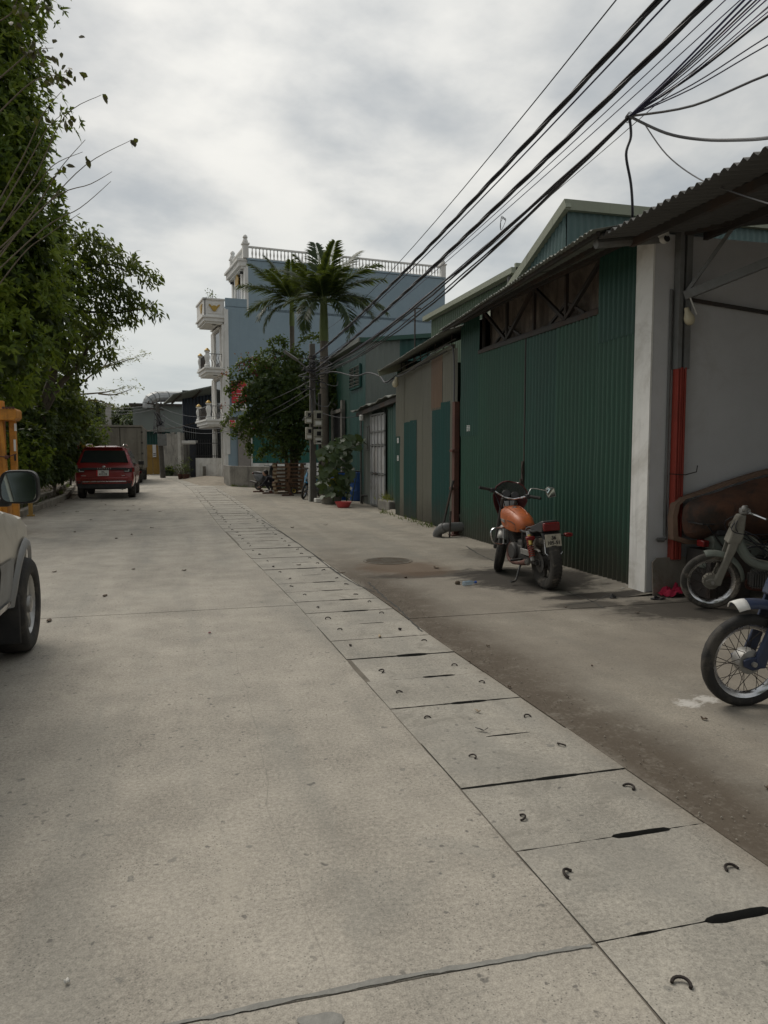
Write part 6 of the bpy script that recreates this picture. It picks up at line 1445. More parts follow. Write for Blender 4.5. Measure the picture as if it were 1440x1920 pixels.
def near_suv():
    root = empty('silver_car', (-2.075, 2.45, 0), R(90), label='dusty beige silver off-roader with grey lower cladding and big door mirror', cat='car')
    car = Car(dict(L=4.55, N=110, sill=.46, wr=.37, arch=.46, axles=(.95, 3.88), LEV=[.52, .62, .74, .84, .95, 1.05, 1.13, 1.22, 1.4, 1.58, 1.7],
        TOP=([0, .04, .2, .35, .7, 2.2, 2.55, 3.05, 3.3, 4.0, 4.35, 4.5, 4.55], [.9, 1.3, 1.7, 1.82, 1.88, 1.88, 1.78, 1.30, 1.18, 1.08, .98, .85, .8]),
        WZ=([.4, .56, .76, .96, 1.1, 1.2, 1.7, 1.85], [.84, .865, .885, .895, .875, .85, .72, .68]), WX=([0, .1, .5, 3.4, 3.9, 4.3, 4.55], [.9, .96, 1, 1, .98, .93, .78])))
    car.body(root, 'car_silver')
    mb = MB(); mb.box((2.2, 0, .5), (4.1, 1.2, .35)); put(root, 'underbody', mb, 'dark_void')
    for sd in (-1, 1):
        for (a, b) in ((.35, 1.0), (1.07, 1.85), (1.92, 2.78)):
            mb = car.patch(a, b, 1.2, (lambda x: min(1.68, car.top(x)-.09)), .006, sd); put(root, 'side_window', mb, 'car_glass', ang=40)
        mb = car.patch(1.9, 2.85, 1.165, 1.19, .012, sd, nz=1); put(root, 'window_seal', mb, 'black_plastic')
        # lower cladding and wheel-arch flare
        mb = car.patch(1.4, 3.42, (lambda x: car.sill+.01), (lambda x: .80), .014, sd, 20, 5); put(root, 'door_cladding', mb, 'car_clad', ang=50)
        for xc in car.axles:
            vs = []; fs = []; n = 28
            for i in range(n+1):
                a = math.pi*i/n; 
                for r, o_ in ((.445, .018), (.462, .045), (.495, .042), (.525, .014)):
                    x = xc+r*math.cos(a); z = max(.44, .37+r*math.sin(a)); x = min(max(x, .02), 4.53); vs.append((x, sd*(car.w(min(z, 1.1), x)+o_), z))
            for i in range(n):
                for j in range(3): b_ = i*4+j; fs.append((b_, b_+1, b_+5, b_+4))
            mb = MB(); mb.add(vs, fs); put(root, 'arch_flare', mb, 'car_clad', ang=60)
            t_, T = wheel(root, 'wheel', (xc, sd*.80, .37), .372, .26, 'black_rubber', rimR=.235); spoke_set(T, .05, .225, 6, sd*.07, 'alloy', t_, .035, .06)
            mb = MB(); mb.lathe([(.07, 0), (.065, .02), (.03, .03)], 16, T @ TR((0, sd*.095, 0), R(-90*sd))); put(root, 'hub_cap', mb, 'alloy', t_)
            mb = MB(); mb.box((xc-.43, sd*.78, .34), (.02, .28, .36)); put(root, 'mudflap', mb, 'black_plastic', bevel=.01)
        # door seams as narrow dark gaskets
        for xs_ in (1.88, 2.98):
            mb = MB(); zs = np.linspace(.5, 1.18, 9); mb.tube([(xs_+.10*max(0, z-.9)*(1 if xs_ > 2.5 else 0), sd*(car.w(z, xs_)+.004+(.012 if z < .8 else 0)), z) for z in zs], .0045, 5); put(root, 'door_seam', mb, 'dark_void')
        mb = MB(); mb.bar((2.05, sd*.91, 1.0), (2.22, sd*.91, 1.0), .02, .035); put(root, 'door_handle', mb, 'black_plastic', bevel=.006)
        mb = car.patch(1.4, 3.35, .46, .50, .03, sd, 12, 1); put(root, 'sill_trim', mb, 'chrome')
        # mirror
        m0 = Vector((2.55, sd*1.12, 1.345))
        mb = MB(); sh = [(.108*math.copysign(abs(math.cos(t_))**.5, math.cos(t_))*(1-.05*math.sin(t_)), .10*math.copysign(abs(math.sin(t_))**.5, math.sin(t_))) for t_ in np.linspace(0, 2*math.pi, 25)[:-1]]
        rings = [[(m0.x+dx, m0.y+sd*y*k, m0.z+z*k) for y, z in sh] for dx, k in ((-.03, 1.0), (.02, 1.04), (.08, .85), (.11, .55))]
        mb.loft(rings); h_ = put(root, 'mirror_housing', mb, 'black_plastic', ang=50)
        MR = Matrix.Translation(m0+Vector((-.036, 0, 0))) @ Matrix.Rotation(R(5*sd), 4, 'Z') @ Matrix.Rotation(R(2), 4, 'Y'); mb = MB(); mb.loft([[MR @ Vector((-dx, sd*y*k, z*k)) for y, z in sh] for dx, k in ((-.004, .91), (.003, .90))]); put(root, 'mirror_glass', mb, 'mirror_glass', h_)
        mb = MB(); mb.box((m0.x+.03, sd*.96, 1.25), (.09, .20, .05)); mb.box((m0.x+.05, sd*.855, 1.24), (.16, .05, .16)); put(root, 'mirror_arm', mb, 'black_plastic', bevel=.012)
near_suv()
# ---------------- box truck
def truck():
    a = at(183, 850, 40.5); b = at(268, 850, 40.5); cx = (a.x+b.x)/2; W_ = b.x-a.x
    root = empty('box_truck', (cx, 40.5, 0), 0, label='drab olive box truck with closed rear doors beyond the red car', cat='truck')
    zt = at(225, 799, 40.5).z; z0 = .75
    mb = MB(); mb.box((0, 2.6, (zt+z0)/2), (W_, 5.1, zt-z0)); mb.build('cargo_box', 'truck_box', root, bevel=.03)
    for sx in (-1, 1):
        d = MB(); d.box((sx*W_*.245, -.0, (zt+z0)/2), (W_*.47, .10, zt-z0-.16)); dd = d.build('rear_door', 'truck_box', root, bevel=.01)
        for k in (.12, .38): mb = MB(); mb.tube([(sx*W_*k, -.08, z0+.1), (sx*W_*k, -.08, zt-.1)], .018, 6); mb.build('lock_rod', 'truck_box', dd)
        for z in np.linspace(z0+.25, zt-.3, 4): mb = MB(); mb.box((sx*W_*.49, -.06, z), (.10, .06, .09)); mb.build('hinge', 'dark_steel', dd)
        mb = MB(); mb.box((sx*W_*.38, -.02, z0-.18), (.35, .08, .12)); mb.build('tail_lamp', 'red_lens', root)
        mb = MB(); mb.box((sx*W_*.5, -.02, (zt+z0)/2), (.07, .12, zt-z0+.05)); mb.build('corner_post', 'truck_box', root, bevel=.01)
        for y in (1.0, 4.9+1.2):
            t_, T = wheel(root, 'wheel', (0, 0, 0), .42, .3, 'black_rubber', rim_mat='dark_steel'); t_.location = (sx*(W_/2-.25), y, .42); t_.rotation_euler = (0, 0, R(90))
        mb = MB(); mb.box((sx*(W_/2-.2), .35, .45), (.5, .02, .5)); mb.build('mudflap', 'black_rubber', root)
    mb = MB(); mb.box((0, -.03, zt), (W_+.05, .14, .10)); mb.build('top_rail', 'truck_box', root, bevel=.01)
    mb = MB(); mb.box((0, 3.0, .62), (.9, 6.2, .22)); mb.box((0, .0, .52), (W_*.95, .12, .14)); mb.build('chassis', 'dark_steel', root)
    cab = MB(); cab.loft([[(sx*W_*.44*k, y, z) for sx, z in ((-1, .55), (1, .55), (1, 1.5), (.92, 2.4), (-.92, 2.4), (-1, 1.5))] for y, k in ((5.3, 1), (6.6, 1), (6.95, .96))]); cab.build('cab', 'truck_box', root, bevel=.04)
    for sx in (-1, 1): mb = MB(); mb.box((sx*W_*.435, 6.1, 1.85), (.02, .8, .6)); mb.build('cab_window', 'car_glass', root)
truck()
# ---------------- yellow machine behind the silver car
def machine():
    Y = 15.2; S = lambda px, py, y=Y: at(px, py, y); b = S(8, 1000); root = empty('yellow_machine', (b.x, Y, 0), label='yellow steel lifting machine with upright mast behind the beige car', cat='machine'); o0 = Vector((b.x, Y, 0))
    def up(x0, x1, ztop, y=0, mat='machine_yellow', nm='mast_column'):
        a, c = S(x0, 800, Y+y), S(x1, 800, Y+y); mb = MB(); mb.box(((a.x+c.x)/2-o0.x, y, ztop/2+.15), (c.x-a.x, .14, ztop-.3)); mb.build(nm, mat, root, bevel=.01)
    zt = S(10, 760).z
    up(-3, 9, zt+.08); up(18, 30, zt-.12, .05); up(-40, -28, zt-.05, .05)
    # head plate, rounded on its right end
    z1 = S(20, 778).z; a = S(-45, 778); c = S(36, 778)
    poly = [(a.x-o0.x, -.11), (c.x-o0.x-.05, -.11), (c.x-o0.x, -.06), (c.x-o0.x, .07), (c.x-o0.x-.03, .11), (a.x-o0.x, .11)]
    mb = MB(); mb.prism(poly, .5, TR((0, .25, z1), R(90))); mb.build('head_beam', 'machine_yellow', root, bevel=.015)
    for k in range(4): q = S(12+6*k, 766); mb = MB(); mb.tube([(q.x-o0.x, -.27, q.z), (q.x-o0.x, -.24, q.z)], .022, 8); mb.build('bolt', 'rust_steel', root)
    mb = MB(); mb.bar(S(4, 782)-o0+Vector((0, -.12, 0)), S(17, 905)-o0+Vector((0, -.16, 0)), .09, .06); mb.build('strut', 'machine_yellow', root, bevel=.008)
    q = S(17, 857)-o0; mb = MB(); mb.sphere((q.x, -.2, q.z), .04, 10, 8); mb.tube([(q.x-.2, -.2, q.z+.03), (q.x, -.21, q.z), (q.x+.17, -.2, q.z+.06)], .01, 5); mb.build('pin', 'rust_steel', root)
    for (x0, y0, x1, y1) in ((26, 794, 31, 808), (25, 824, 30, 846)):
        a, c = S(x0, y0, Y-.05), S(x1, y1, Y-.05); mb = MB(); mb.box(((a.x+c.x)/2-o0.x, -.035, (a.z+c.z)/2), (abs(c.x-a.x), .012, abs(a.z-c.z))); mb.build('decal', 'white_paint', root)
    a, c = S(26, 852, Y-.05), S(30, 864, Y-.05); mb = MB(); mb.box(((a.x+c.x)/2-o0.x, -.035, (a.z+c.z)/2), (abs(c.x-a.x), .012, abs(a.z-c.z))); mb.build('decal', 'ink', root)
    mb = MB(); mb.box((-1.0, .6, .38), (2.0, 1.5, .4)); mb.build('chassis', 'machine_yellow', root, bevel=.03)
    for sx in (-1.8, -.18):
        for sy in (0, 1.2):
            t_, T = wheel(root, 'wheel', (0, 0, 0), .26, .2, 'black_rubber', rim_mat='machine_yellow'); t_.location = (sx, sy, .26); t_.rotation_euler = (0, 0, R(90))
    mb = MB(); mb.box((-1.2, .7, .95), (1.0, 1.2, .75)); mb.build('counterweight', 'machine_yellow', root, bevel=.05)
machine()
p = gp(58, 968); mb = MB(); mb.box((0, 0, .24), (.09, .09, .5)); mb.box((0, 0, .02), (.16, .16, .04)); o = mb.build('stake', 'gate_yellow', bevel=.006, loc=(p.x, p.y, 0)); tag(o, 'short rusty yellow stake standing at the kerb', 'stake')
# ---------------- orange motorcycle
def motorcycle():
    c = gp(1026, 1104); root = empty('motorcycle', (c.x, c.y, 0), label='dirty orange tank motorcycle without a seat leaning before the green doors', cat='motorcycle'); root.rotation_euler = (R(-3.5), 0, R(88))
    WB = 1.33; RR = .31; FR_ = .30
    sa = Vector((-.44, 0, .9)).normalized(); piv = Vector((1.04, 0, .9)); ST = Matrix.Translation(piv) @ Matrix.Rotation(R(-30), 4, sa) @ Matrix.Translation(-piv)
    # wheels
    t_, T = wheel(root, 'rear_wheel', (0, 0, RR), RR, .125, 'dusty_rubber', rim_mat='dusty_rubber', rimR=.215); spoke_set(T, .05, .20, 5, 0, 'engine_metal', t_, .03, .045)
    mb = MB(); mb.lathe([(.06, -.06), (.075, -.05), (.075, .05), (.06, .06)], 20, T @ TR((0, 0, 0), R(90))); put(root, 'hub', mb, 'engine_metal', t_)
    mb = MB(); mb.lathe([(.11, 0), (.11, .006)], 28, T @ TR((0, .085, 0), R(90))); mb.lathe([(.05, .0), (.05, .02)], 16, T @ TR((0, .10, 0), R(90))); put(root, 'sprocket', mb, 'engine_metal', t_)
    # staggered tread grooves
    gr = MB()
    for k in range(44):
        a = 2*math.pi*k/44
        for s in (-1, 1): gr.bar(T @ Vector(((RR+.001)*math.cos(a), s*.008, (RR+.001)*math.sin(a))), T @ Vector(((RR*.985)*math.cos(a+.09), s*.052, (RR*.985)*math.sin(a+.09))), .007, .006, up=(math.cos(a), 0, math.sin(a)))
    put(root, 'tread', gr, 'black_rubber', t_)
    t_, T = wheel(root, 'front_wheel', (WB, 0, FR_), FR_, .10, 'black_rubber', rim_mat='engine_metal', rimR=.215, Mx=ST); spoke_set(T, .05, .20, 5, 0, 'engine_metal', t_, .03, .045)
    mb = MB(); mb.lathe([(.115, 0), (.115, .006)], 28, T @ TR((0, .06, 0), R(90))); put(root, 'brake_disc', mb, 'dull_alloy', t_)
    def P(name, mb, mat, parent=None, **k): return put(root, name, mb, mat, parent, **k)
    S_ = lambda v: ST @ Vector(v)
    for s in (-1, 1):
        mb = MB(); mb.tube([S_((WB, s*.085, FR_)), S_((WB-.16, s*.085, FR_+.33)), S_((WB-.33, s*.085, .97))], [.028, .026, .019], 10); P('fork_leg', mb, 'engine_metal')
    # front mudguard
    rings = []
    for i in range(13):
        a = R(25+125*i/12); rings.append([S_((WB+math.cos(a)*(FR_+.03-.012*abs(q)), q*.07, FR_+math.sin(a)*(FR_+.03-.03*abs(q)**2))) for q in (-1, -.5, 0, .5, 1)])
    mb = MB(); mb.loft(rings, cap=False, closed=False); o = P('front_mudguard', mb, 'dull_alloy', ang=60); o.modifiers.new('t', 'SOLIDIFY').thickness = .004
    # cowl round the headlamp and its screen
    def cowl(z0, z1, fw_, mat, nm, k0, k1):
        rings = []
        for i in range(9):
            t = i/8; z = lerp(z0, z1, t); hw = interp(z, [.72, .86, .98, 1.1, 1.17, 1.2], [.10, .19, .225, .20, .13, .05]); f = interp(z, [.72, .86, 1.0, 1.2], [.16, .20, .17, .05])
            rings.append([S_((1.14-.08*(z-.9)+f*math.cos(R(a))**.9*fw_ if abs(a) < 88 else 1.14-.08*(z-.9), hw*math.sin(R(a)), z)) for a in (-90, -68, -45, -22, 0, 22, 45, 68, 90)])
        mb = MB(); mb.loft(rings, cap=False, closed=False); o = P(nm, mb, mat, ang=60); o.modifiers.new('t', 'SOLIDIFY').thickness = .006; return o, rings
    cw, rg = cowl(.74, 1.02, 1, 'maroon_paint', 'cowl', 0, 1); sc_, rg2 = cowl(1.02, 1.19, 1, 'smoke_screen', 'windscreen', 0, 1)
    mb = MB(); mb.tube([r[0] for r in rg2]+[p for p in rg2[-1]][1:-1]+[r[-1] for r in rg2[::-1]], .009, 6); P('screen_edge', mb, 'maroon_paint', sc_)
    mb = MB(); mb.box(S_((1.08, 0, 1.0)), (.06, .17, .09)); mb.lathe([(.055, 0), (.055, .04)], 14, Matrix.Translation(S_((1.05, .05, 1.02))) @ ST.to_3x3().to_4x4() @ Matrix.Rotation(R(-65), 4, 'Y')); mb.lathe([(.05, 0), (.05, .04)], 14, Matrix.Translation(S_((1.05, -.06, 1.02))) @ ST.to_3x3().to_4x4() @ Matrix.Rotation(R(-65), 4, 'Y')); P('instruments', mb, 'black_plastic', bevel=.006)
    mb = MB(); mb.lathe([(.02, -.05), (.085, -.03), (.10, .02), (.095, .03)], 18, Matrix.Translation(S_((1.26, 0, .90))) @ ST.to_3x3().to_4x4() @ Matrix.Rotation(R(85), 4, 'Y')); P('headlamp', mb, 'lamp_clear')
    # handlebar
    hb_ = [(1.0, 0, .985), (1.0, .07, .99), (.97, .14, 1.02), (.93, .24, 1.055), (.86, .37, 1.06)]
    pts = [S_((x, -y, z)) for x, y, z in hb_[::-1]]+[S_(p) for p in hb_[1:]]; mb = MB(); mb.tube(smooth_path(pts, 4), .012, 8); P('handlebar', mb, 'chrome')
    for s in (-1, 1):
        mb = MB(); mb.tube([S_((.925, s*.25, 1.055)), S_((.85, s*.385, 1.06))], .019, 10); P('grip', mb, 'black_rubber')
        mb = MB(); mb.box(S_((.94, s*.225, 1.05)), (.06, .06, .055)); sw = P('switchgear', mb, 'black_plastic', bevel=.008)
        mb = MB(); mb.tube([S_((.97, s*.22, 1.05)), S_((.97, s*.3, 1.055)), S_((.93, s*.39, 1.05))], .007, 6); P('lever', mb, 'black_plastic')
    mb = MB(); mb.tube(smooth_path([S_((.94, -.22, 1.06)), S_((.95, -.235, 1.13)), S_((.97, -.27, 1.16)), S_((.96, -.44, 1.165))], 4), .006, 6); mr = P('mirror_stalk', mb, 'chrome')
    mc_ = S_((.955, -.49, 1.15)); mb = MB(); sh = [(-.06, -.05), (.03, -.065), (.055, -.02), (.06, .045), (.03, .07), (-.045, .05)]
    fwd = (ST.to_3x3() @ Vector((1, 0, 0))); MM = Matrix.Translation(mc_) @ Matrix.Rotation(R(-20), 4, 'Z')
    mb.loft([[MM @ Vector((dx, y*k, z*k)) for y, z in sh] for dx, k in ((-.012, 1.0), (.0, 1.05), (.02, .7))]); P('mirror', mb, 'dull_alloy', mr)
    mb = MB(); mb.loft([[MM @ Vector((dx, y*k, z*k)) for y, z in sh] for dx, k in ((-.0135, .9), (-.0145, .88))]); P('mirror_glass', mb, 'mirror_glass', mr)
    # frame
    fr = MB()
    for s in (-1, 1):
        fr.tube(smooth_path([(.98, s*.02, .86), (.75, s*.05, .70), (.42, s*.09, .63), (.1, s*.10, .66), (-.08, s*.09, .70)], 4), .015, 8)
        fr.tube(smooth_path([(1.0, s*.02, .80), (.92, s*.07, .5), (.82, s*.10, .24), (.6, s*.11, .22), (.42, s*.11, .30), (.40, s*.10, .62)], 4), .015, 8)
        fr.tube([(.40, s*.1, .38), (.10, s*.11, .62)], .012, 8)
    P('frame', fr, 'black_frame')
    # tank
    rings = []
    for x, hw, zb_, ztp in ((.45, .06, .655, .69), (.465, .09, .63, .73), (.55, .12, .60, .79), (.68, .138, .60, .845), (.85, .142, .615, .885), (.97, .135, .645, .895), (1.04, .115, .68, .875), (1.055, .06, .73, .84)):
        h = ztp-zb_; pr = [(.6, 0), (.92, .04), (1, .3), (.98, .62), (.88, .84), (.5, .97), (.16, 1.0)]
        rings.append([(x, hw*a, zb_+h*b) for a, b in pr]+[(x, -hw*a, zb_+h*b) for a, b in pr[::-1]])
    mb = MB(); mb.loft(rings); tk = P('fuel_tank', mb, 'orange_paint', ang=45, bevel=0)
    for sd_ in (-1, 1):
        mb = MB(); mb.tube([(.56, sd_*.117, .635), (.57, sd_*.121, .70), (.64, sd_*.133, .725), (.76, sd_*.141, .735)], .0055, 5); P('tank_crease', mb, 'black_frame', tk)
        mb = MB(); mb.tube([(.50, sd_*.05, .745), (.68, sd_*.075, .842), (.85, sd_*.078, .883), (1.0, sd_*.072, .888)], .005, 5); P('tank_seam', mb, 'orange_paint', tk)
        mb = MB(); mb.loft([[(x, sd_*(w_+.004), z0), (x, sd_*(w_+.006), z1), (x, sd_*(w_-.01), z1), (x, sd_*(w_-.01), z0)] for x, w_, z0, z1 in ((.84, .1415, .70, .735), (.97, .1345, .715, .745))]); P('tank_badge', mb, 'dull_alloy', tk)
    mb = MB(); mb.lathe([(.035, 0), (.035, .012), (.02, .018)], 14, TR((.85, 0, .872))); P('fuel_cap', mb, 'chrome', tk)
    # engine
    mb = MB(); mb.box((.60, 0, .36), (.40, .20, .20)); mb.box((.50, 0, .46), (.22, .18, .12)); en = P('crankcase', mb, 'engine_metal', bevel=.03)
    mb = MB(); mb.lathe([(.09, -.15), (.105, -.13), (.105, .10), (.10, .145), (.06, .155)], 20, TR((.66, 0, .37), R(90))); P('engine_cover', mb, 'engine_metal', en)
    for k in range(8):
        mb = MB(); mb.box((0, 0, 0), (.17-.004*k, .19, .010), TR((.72+.012*k, 0, .455+.022*k), 0, R(25))); P('cooling_fin', mb, 'engine_metal', en)
    mb = MB(); mb.box((0, 0, 0), (.13, .15, .24), TR((.755, 0, .53), 0, R(25))); P('cylinder', mb, 'engine_metal', en)
    mb = MB(); mb.box((.36, .0, .48), (.14, .16, .20)); mb.tube([(.44, 0, .55), (.60, 0, .56)], .03, 8); P('air_box', mb, 'black_plastic', bevel=.02)
    mb = MB(); mb.box((.30, .125, .40), (.24, .012, .07)); P('chain_guard', mb, 'dull_alloy', bevel=.004)
    # chain case following the rear sprocket
    mb = MB(); rings = []
    for i in range(10): a = R(10+110*i/9); rings.append([(math.cos(a)*r, y, RR+math.sin(a)*r) for r, y in ((.155, .10), (.165, .10), (.165, .125), (.155, .125))])
    mb.loft(rings); P('chain_guard', mb, 'dull_alloy', ang=40)
    for s in (-1, 1):
        mb = MB(); mb.bar((.44, s*.12, .34), (-.02, s*.115, RR), .03, .045); P('swing_arm', mb, 'black_frame')
        a, b = Vector((.03, s*.15, .34)), Vector((.17, s*.13, .66)); mb = MB(); mb.tube([a, b], .016, 8); mb.tube([a.lerp(b, -.02), a.lerp(b, .12)], .026, 8); mb.tube([a.lerp(b, .78), a.lerp(b, 1)], .028, 8); sk = P('shock_absorber', mb, 'dull_alloy')
        d = (b-a).normalized(); x_ = d.orthogonal().normalized(); y_ = d.cross(x_); pts = []
        for i in range(90): t = i/89; an = t*2*math.pi*9; pts.append(a.lerp(b, .12+.66*t)+(x_*math.cos(an)+y_*math.sin(an))*.032)
        mb = MB(); mb.tube(pts, .0065, 5); P('spring', mb, 'red_spring', sk)
        mb = MB(); q = a.lerp(b, .72)+Vector((-.045, s*.012, 0)); mb.tube([q-d*.06, q+d*.06], .022, 10); P('gas_canister', mb, 'gold_can', sk)
        # rear indicators
        mb = MB(); mb.tube([(-.10, s*.08, .62), (-.11, s*.19, .62)], .009, 6); st = P('indicator_stalk', mb, 'black_plastic')
        mb = MB(); mb.loft([[(-.11+dx*k, s*(.23+dy), .62+dz*k) for dx, dz in ((-.032, -.022), (.032, -.022), (.036, .02), (-.036, .02))] for dy, k in ((-.045, .75), (-.02, 1), (.03, 1), (.05, .7))]); P('indicator', mb, 'red_lens', st, bevel=.006)
        mb = MB(); mb.box((.40, s*.2, .30), (.04, .14, .025)); P('foot_peg', mb, 'black_rubber', bevel=.006)
    # tail
    mb = MB(); mb.loft([[(x, y*w_, z) for y, z in ((-1, z0), (1, z0), (.85, z1), (-.85, z1))] for x, w_, z0, z1 in ((.22, .09, .68, .71), (.05, .11, .675, .75), (-.12, .115, .67, .80), (-.16, .11, .68, .80))]); tl = P('tail_cowl', mb, 'black_plastic', bevel=.01)
    mb = MB(); mb.box((-.165, 0, .735), (.05, .195, .095)); P('tail_lamp', mb, 'red_lens', tl, bevel=.012)
    mb = MB(); n = 14; pts = [(-.10, .69), (-.16, .66), (-.185, .58), (-.20, .50), (-.205, .43)]
    rings = [[(x, -.10, z), (x-.012, -.06, z), (x-.014, .06, z), (x, .10, z), (x+.03, .105, z), (x+.03, -.105, z)] for x, z in pts]; mb.loft(rings); mg = P('rear_mudguard', mb, 'black_plastic', ang=50)
    mb = MB(); mb.tube([(-.185, .10, .60), (-.21, .105, .45), (-.212, .08, .425), (-.212, -.08, .425), (-.21, -.105, .45)], .006, 6); P('mudguard_edge', mb, 'chrome', mg)
    mb = MB(); mb.box((0, 0, 0), (.008, .19, .14), TR((-.208, 0, .585), 0, R(8))); npl = P('number_plate', mb, 'plate_dirty', bevel=.003)
    inst('plate_text', text_mesh('36', .058, 'ink'), npl, (-.222, 0, .615), (R(90), 0, R(-90))); inst('plate_text', text_mesh('105-51', .056, 'ink'), npl, (-.2185, 0, .557), (R(90), 0, R(-90)))
    mb = MB(); mb.box((-.218, 0, .468), (.016, .11, .04)); P('reflector', mb, 'red_lens', mg, bevel=.004)
    # seat rails clutter: battery, wiring
    mb = MB(); mb.box((.30, 0, .60), (.14, .12, .12)); mb.box((.15, .02, .66), (.16, .10, .03)); P('battery', mb, 'black_plastic', bevel=.01)
    for i in range(6): rr = random.Random(i); mb = MB(); mb.tube(smooth_path([(.46-.07*i+rr.uniform(-.03, .03), rr.uniform(-.08, .1), .64+rr.uniform(0, .07)) for _ in range(2)]+[(.2-.03*i, rr.uniform(-.08, .08), .70+rr.uniform(-.02, .03)), (.05, rr.uniform(-.08, .08), .70)], 4), .006, 5); P('wiring', mb, 'black_cable' if i % 2 else 'grey_cable')
    for i in range(4): rr = random.Random(i+9); mb = MB(); mb.tube(smooth_path([S_((.94, .2-.1*i, 1.04)), S_((1.06, .16-.08*i, .96)), (1.0, .10-.05*i, .80), (.8, .07, .62)], 5), .006, 5); P('control_cable', mb, 'black_cable')
    # crash bar, exhaust, stand
    for s in (-1, 1):
        pts = [(.93, s*.06, .62), (.93, s*.22, .63), (.93, s*.285, .60), (.93, s*.29, .52), (.92, s*.25, .44), (.90, s*.10, .42)]
        mb = MB(); mb.tube(smooth_path(pts, 4), .013, 8); mb.tube([(.93, s*.12, .625), (.915, s*.14, .43)], .011, 8); P('crash_bar', mb, 'chrome' if s > 0 else 'black_frame')
    mb = MB(); mb.tube(smooth_path([(.80, .06, .48), (.88, .09, .36), (.78, .13, .25), (.52, .14, .24), (.32, .15, .27)], 4), .022, 8); mb.tube([(.36, .15, .262), (.14, .165, .31)], [.03, .042], 12); P('exhaust', mb, 'rust_steel')
    mb = MB(); mb.lathe([(.042, 0), (.02, .012)], 12, TR((.135, .166, .311), 0, R(-90))); P('exhaust_tip', mb, 'dull_alloy')
    mb = MB(); mb.tube(smooth_path([(.42, .12, .27), (.36, .19, .17), (.33, .24, .075), (.30, .30, .062), (.27, .33, .075)], 4), .013, 8); P('side_stand', mb, 'engine_metal')
motorcycle()
